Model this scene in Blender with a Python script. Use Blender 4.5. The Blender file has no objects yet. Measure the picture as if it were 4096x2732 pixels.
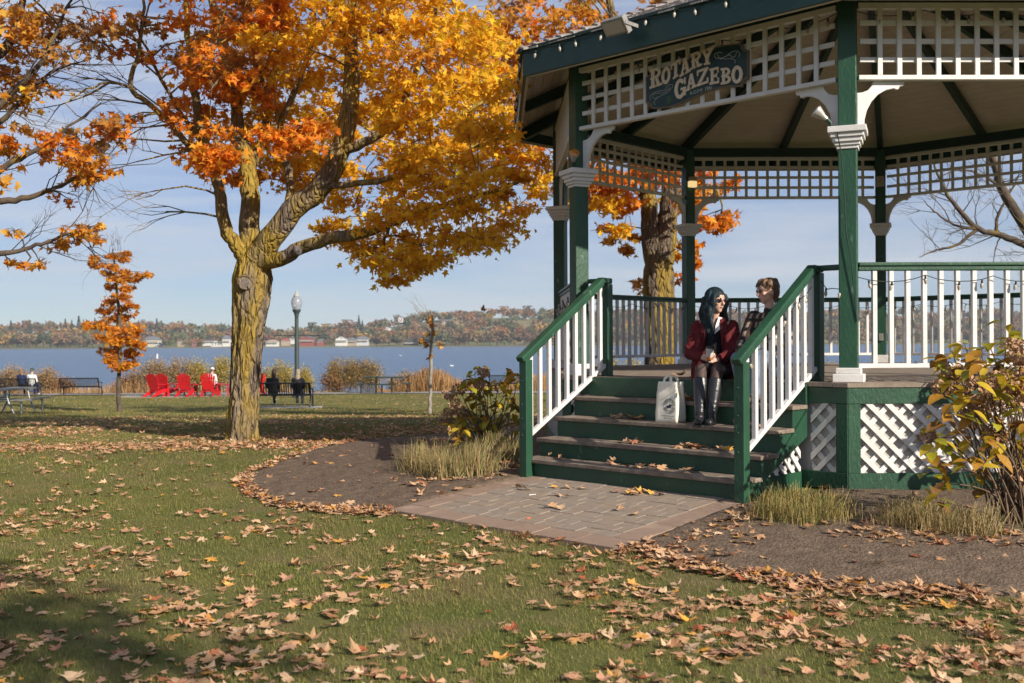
import bpy, bmesh, math, random
import numpy as np
from mathutils import Vector, Matrix, Euler, Quaternion

random.seed(7)
RNG = np.random.default_rng(11)
R_ = math.radians
SC = bpy.context.scene
COL = SC.collection

# ------------------------------------------------------------------ camera
CAM_Z = 1.34
FPX = 2380.0            # focal length in pixels of a 2351 px wide picture
ROLL = R_(0.3)
cd = bpy.data.cameras.new('camera'); cam = bpy.data.objects.new('camera', cd); COL.objects.link(cam)
cd.sensor_width = 36.0; cd.lens = 36.0 * FPX / 2351.0
cd.clip_start = 0.1; cd.clip_end = 9000
cam.location = (0, 0, CAM_Z)
cam.rotation_euler = (Matrix.Rotation(R_(90), 3, 'X') @ Matrix.Rotation(-ROLL, 3, 'Z')).to_euler()
cd.dof.use_dof = True; cd.dof.focus_distance = 9.6; cd.dof.aperture_fstop = 3.2
SC.camera = cam

# ------------------------------------------------------------------ sky and sun
SUN_A, SUN_E = R_(42.5), R_(26.5)      # to the right of straight behind the camera; elevation
to_sun = Vector((math.sin(SUN_A) * math.cos(SUN_E), -math.cos(SUN_A) * math.cos(SUN_E), math.sin(SUN_E)))
world = bpy.data.worlds.new('World'); SC.world = world; world.use_nodes = True
nt = world.node_tree; nt.nodes.clear()
wo = nt.nodes.new('ShaderNodeOutputWorld'); bg = nt.nodes.new('ShaderNodeBackground')
sky = nt.nodes.new('ShaderNodeTexSky'); sky.sky_type = 'NISHITA'; sky.sun_disc = False
sky.sun_elevation = SUN_E; sky.sun_rotation = math.atan2(to_sun.x, to_sun.y)
sky.air_density = .9; sky.dust_density = 0.1; sky.ozone_density = 4.5; sky.altitude = 250
tc = nt.nodes.new('ShaderNodeTexCoord')
mp = nt.nodes.new('ShaderNodeMapping'); mp.inputs['Scale'].default_value = (1.6, 1.6, 15.0)
mp.inputs['Rotation'].default_value = (0.06, -0.04, 0.3)
n1 = nt.nodes.new('ShaderNodeTexNoise'); n1.inputs['Scale'].default_value = 1.5; n1.inputs['Detail'].default_value = 9; n1.inputs['Roughness'].default_value = .58
n1.inputs['Distortion'].default_value = .35
rmp = nt.nodes.new('ShaderNodeMapRange'); rmp.inputs[1].default_value = .43; rmp.inputs[2].default_value = .66; rmp.inputs[3].default_value = .0; rmp.inputs[4].default_value = .72
mixw = nt.nodes.new('ShaderNodeMix'); mixw.data_type = 'RGBA'
mixw.inputs['B'].default_value = (7.0, 7.3, 7.9, 1)
veil = nt.nodes.new('ShaderNodeMix'); veil.data_type = 'RGBA'; veil.inputs['Factor'].default_value = .42; veil.inputs['B'].default_value = (4.7, 5.6, 7.5, 1)
hsv = nt.nodes.new('ShaderNodeHueSaturation'); hsv.inputs['Saturation'].default_value = 1.05; hsv.inputs['Hue'].default_value = .51; hsv.inputs['Value'].default_value = 1.0
L = nt.links.new
L(tc.outputs['Generated'], mp.inputs['Vector']); L(mp.outputs[0], n1.inputs['Vector']); L(n1.outputs['Fac'], rmp.inputs[0])
L(rmp.outputs[0], mixw.inputs['Factor']); L(sky.outputs[0], hsv.inputs['Color']); L(hsv.outputs[0], veil.inputs['A']); L(veil.outputs['Result'], mixw.inputs['A'])
L(mixw.outputs['Result'], bg.inputs['Color']); L(bg.outputs[0], wo.inputs['Surface'])
bg.inputs['Strength'].default_value = 0.065
sd = bpy.data.lights.new('sun', 'SUN'); sun = bpy.data.objects.new('sun', sd); COL.objects.link(sun)
sd.energy = 5.0; sd.angle = R_(0.53); sd.color = (1.0, .90, .76)
sun.location = (30, -30, 40)
sun.rotation_euler = to_sun.to_track_quat('Z', 'Y').to_euler()
SC.view_settings.view_transform = 'Standard'; SC.view_settings.look = 'None'
SC.view_settings.exposure = 0.62; SC.view_settings.gamma = 1.0
SC.render.engine = 'CYCLES'
SC.cycles.use_denoising = True
SC.cycles.max_bounces = 8; SC.cycles.transparent_max_bounces = 8; SC.cycles.transmission_bounces = 6
SC.cycles.sample_clamp_indirect = 6.0
SC.cycles.caustics_reflective = False; SC.cycles.caustics_refractive = False

# ------------------------------------------------------------------ small helpers
def lin(r, g, b):
    f = lambda c: (c / 255 / 12.92) if c / 255 <= .04045 else ((c / 255 + .055) / 1.055) ** 2.4
    return (f(r), f(g), f(b))

def px_dir(px, py):
    u, v = px - 1175.5, 783.8 - py
    c, s = math.cos(ROLL), math.sin(ROLL)
    return Vector(((u * c + v * s) / FPX, 1.0, (-u * s + v * c) / FPX))
def at(px, py, d):
    """the point at depth d (metres along the view) seen at picture point px, py"""
    q = px_dir(px, py); return Vector((q.x * d, d, CAM_Z + q.z * d))

_perm = RNG.permutation(4096)
def vnoise(x, y, seed=0):
    x = np.asarray(x, float); y = np.asarray(y, float)
    xi = np.floor(x).astype(int); yi = np.floor(y).astype(int); fx = x - xi; fy = y - yi
    fx = fx * fx * (3 - 2 * fx); fy = fy * fy * (3 - 2 * fy)
    def h(a, b): return _perm[(_perm[(a + seed * 17) & 4095] + b) & 4095] / 4095.0
    return (h(xi, yi) * (1 - fx) + h(xi + 1, yi) * fx) * (1 - fy) + (h(xi, yi + 1) * (1 - fx) + h(xi + 1, yi + 1) * fx) * fy
def fbm(x, y, seed=0, o=3):
    s = 0; a = .5; t = 0
    for k in range(o):
        s = s + a * vnoise(np.asarray(x) * 2 ** k, np.asarray(y) * 2 ** k, seed + k); t += a; a *= .5
    return s / t

def new_obj(name, mesh, mat=None, parent=None, loc=(0, 0, 0), rot=None):
    o = bpy.data.objects.new(name, mesh); COL.objects.link(o)
    if mat is not None and mesh is not None and not mesh.materials: mesh.materials.append(mat)
    o.location = loc
    if rot is not None: o.rotation_euler = rot
    if parent is not None: o.parent = parent
    return o
def tag(o, label=None, cat=None, group=None, kind=None):
    if label: o['label'] = label
    if cat: o['category'] = cat
    if group: o['group'] = group
    if kind: o['kind'] = kind
    return o
def thing(name, label, cat, loc=(0, 0, 0), rz=0, group=None):
    o = bpy.data.objects.new(name, None); COL.objects.link(o); o.empty_display_size = .2
    o.location = loc; o.rotation_euler = (0, 0, rz)
    return tag(o, label, cat, group)
def copy_tree(o, parent=None):
    c = o.copy(); COL.objects.link(c); c.parent = parent
    for ch in [k for k in o.children]: copy_tree(ch, c)
    return c

class MB:
    """collects shapes and links them as one mesh object"""
    def __init__(s): s.v = []; s.f = []; s.sm = []
    def add(s, vs, fs, smooth=False):
        b = len(s.v); s.v += [tuple(p) for p in vs]; s.f += [tuple(i + b for i in f) for f in fs]; s.sm += [smooth] * len(fs); return s
    def box(s, c, size, rot=None):
        hx, hy, hz = size[0] / 2, size[1] / 2, size[2] / 2; c = Vector(c)
        P = [Vector((x, y, z)) for x in (-hx, hx) for y in (-hy, hy) for z in (-hz, hz)]
        if rot is not None: P = [rot @ p for p in P]
        return s.add([p + c for p in P], [(0, 1, 3, 2), (4, 6, 7, 5), (0, 4, 5, 1), (2, 3, 7, 6), (0, 2, 6, 4), (1, 5, 7, 3)])
    def bar(s, a, b, w, h, up=(0, 0, 1)):
        """box from a to b, w wide sideways, h tall towards up"""
        a, b = Vector(a), Vector(b); d = (b - a); l = d.length; d.normalize(); up = Vector(up)
        x = d.cross(up)
        if x.length < 1e-5: x = d.cross(Vector((0, 1, 0)))
        x.normalize(); u = x.cross(d)
        rot = Matrix((x, d, u)).transposed()
        return s.box((a + b) / 2, (w, l, h), rot)
    def tube(s, pts, rad, n=8, cap=True, smooth=True):
        pts = [Vector(p) for p in pts]; m = len(pts)
        if not hasattr(rad, '__len__'): rad = [rad] * m
        vs = []; fs = []; prev = None
        for i, p in enumerate(pts):
            t = (pts[min(i + 1, m - 1)] - pts[max(i - 1, 0)])
            if t.length < 1e-9: t = Vector((0, 0, 1))
            t.normalize()
            if prev is None:
                x = t.cross(Vector((0, 0, 1)) if abs(t.z) < .9 else Vector((1, 0, 0)))
            else: x = prev - t * prev.dot(t)
            if x.length < 1e-6: x = t.orthogonal()
            x.normalize(); prev = x; y = t.cross(x)
            for k in range(n):
                a = 2 * math.pi * k / n; vs.append(p + (x * math.cos(a) + y * math.sin(a)) * rad[i])
        for i in range(m - 1):
            for k in range(n):
                k2 = (k + 1) % n; fs.append((i * n + k, i * n + k2, (i + 1) * n + k2, (i + 1) * n + k))
        s.add(vs, fs, smooth)
        if cap:
            s.add(vs[:n], [tuple(range(n - 1, -1, -1))]); s.add(vs[-n:], [tuple(range(n))])
        return s
    def prism(s, poly, thick, M=None):
        """polygon in local x,z extruded along local y by thick (centred)"""
        n = len(poly); M = M or Matrix()
        vs = [M @ Vector((x, -thick / 2, z)) for x, z in poly] + [M @ Vector((x, thick / 2, z)) for x, z in poly]
        fs = [tuple(range(n)), tuple(range(2 * n - 1, n - 1, -1))] + [(i, n + i, n + (i + 1) % n, (i + 1) % n) for i in range(n)]
        return s.add(vs, fs)
    def lathe(s, prof, c=(0, 0, 0), n=16, smooth=True):
        c = Vector(c); vs = []; fs = []
        for r, z in prof:
            for k in range(n):
                a = 2 * math.pi * k / n; vs.append(c + Vector((r * math.cos(a), r * math.sin(a), z)))
        for i in range(len(prof) - 1):
            for k in range(n):
                k2 = (k + 1) % n; fs.append((i * n + k, i * n + k2, (i + 1) * n + k2, (i + 1) * n + k))
        s.add(vs, fs, smooth)
        s.add(vs[:n], [tuple(range(n - 1, -1, -1))]); s.add(vs[-n:], [tuple(range(n))]); return s
    def ball(s, c, r, n=10, m=7, rot=None):
        c = Vector(c); r = Vector(r) if hasattr(r, '__len__') else Vector((r, r, r))
        vs = []; fs = []
        for i in range(m + 1):
            th = math.pi * i / m
            for k in range(n):
                a = 2 * math.pi * k / n
                p = Vector((r.x * math.sin(th) * math.cos(a), r.y * math.sin(th) * math.sin(a), r.z * math.cos(th)))
                if rot is not None: p = rot @ p
                vs.append(c + p)
        for i in range(m):
            for k in range(n):
                k2 = (k + 1) % n; fs.append((i * n + k, (i + 1) * n + k, (i + 1) * n + k2, i * n + k2))
        return s.add(vs, fs, True)
    def mesh(s, name, fix=True):
        me = bpy.data.meshes.new(name); me.from_pydata(s.v, [], s.f)
        me.polygons.foreach_set('use_smooth', s.sm); me.update(); return me
    def build(s, name, mat, parent=None, loc=(0, 0, 0), rot=None):
        me = s.mesh(name); o = new_obj(name, me, mat, parent, loc, rot); return o

def bevel(o, w=.006, seg=2):
    m = o.modifiers.new('edge', 'BEVEL'); m.width = w; m.segments = seg; m.limit_method = 'ANGLE'; return o

def np_mesh(name, V, F, col=None, smooth=False):
    """V (n,3), F (m,k) equal sized faces, col (n,3) per vertex colour"""
    me = bpy.data.meshes.new(name); n = len(V); m, k = F.shape
    me.vertices.add(n); me.vertices.foreach_set('co', np.ascontiguousarray(V, dtype=np.float32).ravel())
    me.loops.add(m * k); me.loops.foreach_set('vertex_index', np.ascontiguousarray(F, dtype=np.int32).ravel())
    me.polygons.add(m); me.polygons.foreach_set('loop_start', np.arange(0, m * k, k, dtype=np.int32))
    me.polygons.foreach_set('loop_total', np.full(m, k, dtype=np.int32))
    me.polygons.foreach_set('use_smooth', np.full(m, smooth, dtype=bool))
    me.update(calc_edges=True)
    if col is not None:
        ca = me.color_attributes.new('col', 'FLOAT_COLOR', 'POINT')
        c4 = np.ones((n, 4), np.float32); c4[:, :3] = col; ca.data.foreach_set('color', c4.ravel())
    return me

def rot_mats(rx, ry, rz):
    cx, sx, cy, sy, cz, sz = np.cos(rx), np.sin(rx), np.cos(ry), np.sin(ry), np.cos(rz), np.sin(rz)
    M = np.empty((len(rx), 3, 3))
    M[:, 0, 0] = cz * cy; M[:, 0, 1] = cz * sy * sx - sz * cx; M[:, 0, 2] = cz * sy * cx + sz * sx
    M[:, 1, 0] = sz * cy; M[:, 1, 1] = sz * sy * sx + cz * cx; M[:, 1, 2] = sz * sy * cx - cz * sx
    M[:, 2, 0] = -sy; M[:, 2, 1] = cy * sx; M[:, 2, 2] = cy * cx
    return M
def scatter(name, tmpls, pos, Rm, sc, col):
    """copies of small templates [(V,F)], chosen at random, into one mesh with a colour each"""
    Vs = []; Fs = []; Cs = []; base = 0
    which = RNG.integers(0, len(tmpls), len(pos))
    for i, (tv, tf) in enumerate(tmpls):
        k = np.nonzero(which == i)[0]
        if not len(k): continue
        v = np.einsum('nij,vj->nvi', Rm[k], tv) * sc[k][:, None, None] + pos[k][:, None, :]
        f = tf[None] + (np.arange(len(k)) * len(tv))[:, None, None] + base
        Vs.append(v.reshape(-1, 3)); Fs.append(f.reshape(-1, tf.shape[1])); Cs.append(np.repeat(col[k], len(tv), 0)); base += len(k) * len(tv)
    return np_mesh(name, np.concatenate(Vs), np.concatenate(Fs), np.concatenate(Cs))

# ------------------------------------------------------------------ materials
def _nodes(name):
    m = bpy.data.materials.new(name); m.use_nodes = True; t = m.node_tree
    return m, t, t.nodes['Principled BSDF'], t.nodes['Material Output']
def mat(name, c1, c2=None, scale=6.0, rough=.6, bump=0.0, bscale=None, stretch=(1, 1, 1), coord='Object', detail=6, spec=.4, metal=0, lo=.35, hi=.65, c3=None, s3=1.5, f3=(.55, .7), coat=0, bdist=.01):
    m, t, b, o = _nodes(name); ln = t.links.new; N = t.nodes.new
    b.inputs['Roughness'].default_value = rough; b.inputs['Metallic'].default_value = metal
    b.inputs['Specular IOR Level'].default_value = spec; b.inputs['Coat Weight'].default_value = coat
    b.inputs['Base Color'].default_value = (*c1, 1)
    tcn = N('ShaderNodeTexCoord'); mpn = N('ShaderNodeMapping'); mpn.inputs['Scale'].default_value = stretch
    if coord == 'World':
        g = N('ShaderNodeNewGeometry'); ln(g.outputs['Position'], mpn.inputs['Vector'])
    else: ln(tcn.outputs[coord], mpn.inputs['Vector'])
    if c2 is not None:
        n = N('ShaderNodeTexNoise'); n.inputs['Scale'].default_value = scale; n.inputs['Detail'].default_value = detail; n.inputs['Roughness'].default_value = .62
        ln(mpn.outputs[0], n.inputs['Vector'])
        r = N('ShaderNodeMapRange'); r.inputs[1].default_value = lo; r.inputs[2].default_value = hi; ln(n.outputs['Fac'], r.inputs[0])
        mx = N('ShaderNodeMix'); mx.data_type = 'RGBA'; mx.inputs['A'].default_value = (*c1, 1); mx.inputs['B'].default_value = (*c2, 1)
        ln(r.outputs[0], mx.inputs['Factor']); out = mx.outputs['Result']
        if c3 is not None:
            n3 = N('ShaderNodeTexNoise'); n3.inputs['Scale'].default_value = s3; n3.inputs['Detail'].default_value = 7; ln(mpn.outputs[0], n3.inputs['Vector'])
            r3 = N('ShaderNodeMapRange'); r3.inputs[1].default_value = f3[0]; r3.inputs[2].default_value = f3[1]; ln(n3.outputs['Fac'], r3.inputs[0])
            m3 = N('ShaderNodeMix'); m3.data_type = 'RGBA'; m3.inputs['B'].default_value = (*c3, 1); ln(out, m3.inputs['A']); ln(r3.outputs[0], m3.inputs['Factor']); out = m3.outputs['Result']
        ln(out, b.inputs['Base Color'])
    if bump:
        nb = N('ShaderNodeTexNoise'); nb.inputs['Scale'].default_value = bscale or scale * 3; nb.inputs['Detail'].default_value = 8
        ln(mpn.outputs[0], nb.inputs['Vector'])
        bp = N('ShaderNodeBump'); bp.inputs['Strength'].default_value = bump; bp.inputs['Distance'].default_value = bdist
        ln(nb.outputs['Fac'], bp.inputs['Height']); ln(bp.outputs[0], b.inputs['Normal'])
    return m
def leaf_mat(name, tint=(1, 1, 1), trans=.35, rough=.55, var=.0, spec=.25):
    """leaf with the colour stored on it, some light passing through"""
    m, t, b, o = _nodes(name); ln = t.links.new; N = t.nodes.new
    a = N('ShaderNodeVertexColor'); a.layer_name = 'col'
    mu = N('ShaderNodeMix'); mu.data_type = 'RGBA'; mu.blend_type = 'MULTIPLY'; mu.inputs['Factor'].default_value = 1; mu.inputs['B'].default_value = (*tint, 1)
    ln(a.outputs['Color'], mu.inputs['A'])
    b.inputs['Roughness'].default_value = rough; b.inputs['Specular IOR Level'].default_value = spec
    tr = N('ShaderNodeBsdfTranslucent'); ms = N('ShaderNodeMixShader'); ms.inputs[0].default_value = trans
    ln(mu.outputs['Result'], b.inputs['Base Color']); ln(mu.outputs['Result'], tr.inputs['Color'])
    ln(b.outputs[0], ms.inputs[1]); ln(tr.outputs[0], ms.inputs[2]); ln(ms.outputs[0], o.inputs['Surface'])
    return m

GREEN = mat('green_paint', (.018, .072, .038), (.012, .050, .028), 4, .45, .45, 45, spec=.45, c3=(.075, .15, .10), s3=16, f3=(.66, .74), coord='World', stretch=(1, 1, .45))
GREEN_D = mat('dark_green_paint', (.008, .034, .022), (.006, .026, .017), 5, .45, .2, 60, coord='World')
TEAL = mat('teal_green_paint', (.010, .050, .042), (.008, .038, .034), 7, .38, .3, 50, coord='World', c3=(.05, .16, .13), s3=14, f3=(.68, .8))
WHITE = mat('white_paint', (.66, .645, .63), (.57, .555, .535), 4, .5, .25, 70, coord='World', c3=(.40, .35, .30), s3=19, f3=(.66, .76))
CEIL = mat('ceiling_paint', (.58, .51, .44), (.51, .44, .38), 3, .6, .1, 50, coord='World', c3=(.30, .24, .19), s3=24, f3=(.72, .8))
TREAD = mat('weathered_tread', (.22, .175, .135), (.13, .10, .08), 9, .8, .5, 40, stretch=(1, 1, 1), coord='World', c3=(.32, .27, .21), s3=4)
DECK = mat('weathered_deck', (.26, .21, .165), (.17, .135, .105), 8, .8, .4, 40, coord='World')
SHINGLE = mat('cedar_shingle', (.34, .31, .29), (.19, .165, .15), 12, .85, .6, 60, coord='World', c3=(.10, .085, .075), s3=5, f3=(.6, .75))
CONC = mat('concrete', (.32, .30, .27), (.24, .22, .20), 8, .9, .5, 60, coord='World')
BLACK = mat('black_metal', (.012, .012, .014), (.02, .02, .022), 20, .42, coord='Object')
WIRE = mat('wire_plastic', (.010, .022, .016), None, rough=.5)
RED = mat('red_plastic', (.52, .012, .016), (.45, .010, .014), 6, .45, coord='Object')
GREY_W = mat('grey_weathered_wood', (.30, .28, .25), (.20, .19, .17), 8, .85, .4, 40)
STEEL = mat('galvanised_steel', (.42, .43, .44), (.32, .33, .34), 10, .45, metal=.8)
# ------------------------------------------------------------------ octagon of the gazebo (plan)
YB = 9.3; SIDE = .34 * YB; TH = R_(1.0)
def _chain():
    p = Vector((.325 * YB, YB)); P = {1: p.copy()}; q = p.copy()
    for i, a in ((0, 135), (7, 90), (6, 45), (5, 0), (4, -45), (3, -90), (2, -135)):
        a = R_(a) + TH; q = q + SIDE * Vector((math.cos(a), math.sin(a))); P[i] = q.copy()
    return [P[i] for i in range(8)]
V8 = _chain()                                   # 0 and 1 flank the stairs
CEN = sum(V8, Vector((0, 0))) / 8
RAD = (V8[0] - CEN).length
FLOOR = .96
e01 = (V8[0] - V8[1]).normalized()              # from post 1 towards post 0, along the stairs
n01 = Vector((e01.y, -e01.x));
if n01.dot((V8[0] + V8[1]) / 2 - CEN) < 0: n01 = -n01
def ST(t, D, z=0.0):
    """stair frame: t metres from post 1 towards post 0, D metres outwards"""
    p = V8[1] + e01 * t + n01 * D; return Vector((p.x, p.y, z))

# ------------------------------------------------------------------ terrain
_ky = np.array([-80, 12.5, 15, 20, 27, 36, 50, 57, 60.5, 64, 70, 90, 400])
_kz = np.array([0, 0, -.03, -.2, -.52, -.9, -1.15, -1.30, -1.5, -2.6, -3.6, -4.4, -6])
def ground_z(x, y):
    x = np.asarray(x, float); y = np.asarray(y, float)
    r = np.hypot(x - CEN.x, y - CEN.y); t = np.clip((r - 5.1) / 2.9, 0, 1); s = t * t * (3 - 2 * t)
    yy = y - np.clip(np.abs(x) - 10, 0, 40) * .0
    far = sum(np.interp(yy + o, _ky, _kz) for o in (-1.2, 0, 1.2)) / 3
    bump = (fbm(x * .35, y * .35, 3) - .5) * .05 * np.clip((r - 6) / 4, 0, 1)
    tt = (x - V8[1].x) * e01.x + (y - V8[1].y) * e01.y; DD = (x - V8[1].x) * n01.x + (y - V8[1].y) * n01.y
    m = np.clip(np.minimum(np.minimum(tt - .24, 2.74 - tt), np.minimum(DD - .9, 3.05 - DD)) / .05, 0, 1)
    near = np.clip((13.5 - y) / 4.5, 0, 1); near = near * near * (3 - 2 * near)
    z = -.2 * s * (.3 + .7 * near) + far + bump
    return np.where(m > 0, np.minimum(z, z * (1 - m) + m * (-.07 - .125 * np.clip(DD - 1.3, 0, 2) / 1.75)), z)
def gz(x, y): return float(ground_z(x, y))
def on_ground(px, py, lift=0.0):
    q = px_dir(px, py); lo = 2.0; d = lo
    while d < 70:
        if CAM_Z + q.z * d <= gz(q.x * d, d): break
        d += .05
    return Vector((q.x * d, d, gz(q.x * d, d) + lift))

xs = np.concatenate([np.linspace(-400, -40, 25)[:-1], np.linspace(-40, -12, 57)[:-1], np.arange(-12, 14, .12), np.linspace(14, 40, 53), np.linspace(40, 400, 25)[1:]])
ys = np.concatenate([np.linspace(-80, 0, 25)[:-1], np.arange(0, 22, .12), np.linspace(22, 66, 120), np.linspace(66, 400, 20)[1:]])
X, Y = np.meshgrid(xs, ys); Z = ground_z(X, Y)
nx, ny = len(xs), len(ys); I = np.arange(nx * ny).reshape(ny, nx)
F = np.stack([I[:-1, :-1], I[:-1, 1:], I[1:, 1:], I[1:, :-1]], -1).reshape(-1, 4)
LAWN = mat('lawn_soil_and_turf', (.085, .105, .028), (.14, .128, .048), 1.0, .95, .6, 90, coord='World', c3=(.16, .125, .065), s3=2.4, f3=(.52, .70), spec=.1)
g = new_obj('ground', np_mesh('ground', np.stack([X.ravel(), Y.ravel(), Z.ravel()], 1), F, smooth=True), LAWN)
tag(g, 'mown park lawn sloping down to the lake', 'ground', kind='structure')

# lake
m_, t_, b_, o_ = _nodes('lake_water'); WATER = m_
b_.inputs['Base Color'].default_value = (.075, .115, .175, 1); b_.inputs['Roughness'].default_value = .9; b_.inputs['Specular IOR Level'].default_value = 0
glw = t_.nodes.new('ShaderNodeBsdfGlossy'); glw.inputs['Roughness'].default_value = .22; glw.inputs['Color'].default_value = (.8, .9, 1, 1); mxw = t_.nodes.new('ShaderNodeMixShader'); mxw.inputs[0].default_value = .42
t_.links.new(b_.outputs[0], mxw.inputs[1]); t_.links.new(glw.outputs[0], mxw.inputs[2]); t_.links.new(mxw.outputs[0], o_.inputs['Surface'])
g_ = t_.nodes.new('ShaderNodeNewGeometry'); mpw = t_.nodes.new('ShaderNodeMapping'); mpw.inputs['Scale'].default_value = (.35, .8, 1)
t_.links.new(g_.outputs['Position'], mpw.inputs['Vector'])
nw = t_.nodes.new('ShaderNodeTexNoise'); nw.inputs['Scale'].default_value = 1.3; nw.inputs['Detail'].default_value = 9; nw.inputs['Roughness'].default_value = .65
t_.links.new(mpw.outputs[0], nw.inputs['Vector'])
nw2 = t_.nodes.new('ShaderNodeTexNoise'); nw2.inputs['Scale'].default_value = .06; nw2.inputs['Detail'].default_value = 6; t_.links.new(mpw.outputs[0], nw2.inputs['Vector'])
ad = t_.nodes.new('ShaderNodeMath'); ad.operation = 'MULTIPLY_ADD'; ad.inputs[1].default_value = 6.0
t_.links.new(nw2.outputs['Fac'], ad.inputs[0]); t_.links.new(nw.outputs['Fac'], ad.inputs[2])
bw = t_.nodes.new('ShaderNodeBump'); bw.inputs['Strength'].default_value = .9; bw.inputs['Distance'].default_value = .55
t_.links.new(ad.outputs[0], bw.inputs['Height']); t_.links.new(bw.outputs[0], b_.inputs['Normal']); t_.links.new(bw.outputs[0], glw.inputs['Normal'])
LAKE_Z = -3.3
lk = MB().add([(-4000, 61, LAKE_Z), (4000, 61, LAKE_Z), (4000, 4500, LAKE_Z), (-4000, 4500, LAKE_Z)], [(0, 1, 2, 3)]).build('lake', WATER)
tag(lk, 'wind-rippled blue lake between the park and the wooded far shore', 'lake', kind='structure')

# path along the shore
PATH = mat('path_asphalt', (.27, .25, .235), (.22, .205, .19), 6, .9, .3, 80, coord='World')
xs2 = np.linspace(-45, 45, 181); pv = []; 
def path_y(x): return 53.2 + .0018 * (x + 4) ** 2 * .3
for w in (-1.5, -.5, .5, 1.5):
    for x in xs2: y = path_y(x) + w; pv.append((x, y, gz(x, y) + .03))
pv = np.array(pv); I = np.arange(len(pv)).reshape(4, -1)
F = np.stack([I[:-1, :-1], I[:-1, 1:], I[1:, 1:], I[1:, :-1]], -1).reshape(-1, 4)
tag(new_obj('path', np_mesh('path', pv, F), PATH), 'pale asphalt path running along the lake shore', 'path', kind='structure')

# ------------------------------------------------------------------ soil beds round the gazebo
def in_poly(px, py, poly):
    poly = np.asarray(poly); inside = np.zeros(np.shape(px), bool); n = len(poly); j = n - 1
    for i in range(n):
        xi, yi = poly[i]; xj, yj = poly[j]
        c = ((yi > py) != (yj > py)) & (px < (xj - xi) * (py - yi) / (yj - yi + 1e-12) + xi); inside ^= c; j = i
    return inside
def edge_dist(px, py, poly):
    poly = np.asarray(poly, float); d = np.full(np.shape(px), 1e9); n = len(poly)
    for i in range(n):
        a = poly[i]; b = poly[(i + 1) % n]; ab = b - a; L2 = (ab ** 2).sum() + 1e-12
        t = np.clip(((px - a[0]) * ab[0] + (py - a[1]) * ab[1]) / L2, 0, 1)
        d = np.minimum(d, np.hypot(px - a[0] - t * ab[0], py - a[1] - t * ab[1]))
    return d
def gp(px, py): p = on_ground(px, py); return (p.x, p.y)
PAD = [ST(.24, 1.30), ST(2.74, 1.30), ST(2.74, 3.05), ST(.24, 3.05)]
PAD2 = [(p.x, p.y) for p in PAD]
oct_in = [CEN + (v - CEN) * .98 for v in V8]
bed_left = [gp(905, 1181), gp(850, 1180), gp(790, 1177), gp(720, 1173), gp(650, 1165), gp(590, 1142), gp(562, 1120), gp(556, 1104), gp(575, 1088), gp(620, 1068), gp(690, 1043), gp(760, 1024), gp(850, 1010), gp(960, 1003)]
bed_left += [(-.9, 16.8), (.3, 17.6), (oct_in[7].x, oct_in[7].y), (oct_in[0].x, oct_in[0].y)]
q = ST(2.9, .4); bed_left += [(q.x, q.y)]; q = ST(2.72, 1.5); bed_left += [(q.x, q.y)]; q = ST(2.72, 2.6); bed_left += [(q.x, q.y)]
q0, q1 = ST(.30, 2.98), ST(.28, 1.2)
bed_right = [(q1.x, q1.y), (q0.x, q0.y), gp(1500, 1276), gp(1545, 1296), gp(1640, 1316), gp(1740, 1335), gp(1860, 1352), gp(1990, 1362), gp(2120, 1368), gp(2260, 1372), gp(2420, 1368), gp(2640, 1330), (7.5, 8.2), (8.5, 10.0), (oct_in[2].x, oct_in[2].y), (oct_in[1].x, oct_in[1].y)]
SOIL = mat('garden_soil', (.175, .128, .092), (.105, .076, .055), 14, .95, 1.0, 45, coord='World', c3=(.27, .215, .165), s3=60, f3=(.64, .72), bdist=.02, spec=.15)
def bed(name, poly, label):
    P = np.array(poly); x0, y0 = P.min(0); x1, y1 = P.max(0); st = .045
    gx = np.arange(x0 - st, x1 + st, st); gy = np.arange(y0 - st, y1 + st, st); X, Y = np.meshgrid(gx, gy)
    ins = in_poly(X, Y, poly); ed = edge_dist(X, Y, poly) * np.where(ins, 1, -1)
    Z = ground_z(X, Y) + np.clip(ed * .35, -.03, .022) + (fbm(X * 6, Y * 6, 5) - .5) * .030 + (fbm(X * 22, Y * 22, 9, 2) - .5) * .012
    keep = ed > -.06; nx = len(gx); I = np.arange(X.size).reshape(X.shape)
    F = np.stack([I[:-1, :-1], I[:-1, 1:], I[1:, 1:], I[1:, :-1]], -1).reshape(-1, 4)
    F = F[keep.ravel()[F].all(1)]
    us = np.unique(F); mp_ = np.zeros(X.size, int); mp_[us] = np.arange(len(us))
    o = new_obj(name, np_mesh(name, np.stack([X.ravel(), Y.ravel(), Z.ravel()], 1)[us], mp_[F], smooth=True), SOIL)
    tag(o, label, 'soil bed', kind='structure')
bed('soil_bed', bed_left, 'bare raked soil bed between the big maple and the brick pad')
bed('soil_bed', bed_right, 'bare raked soil bed in front of the gazebo lattice skirt')

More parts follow.
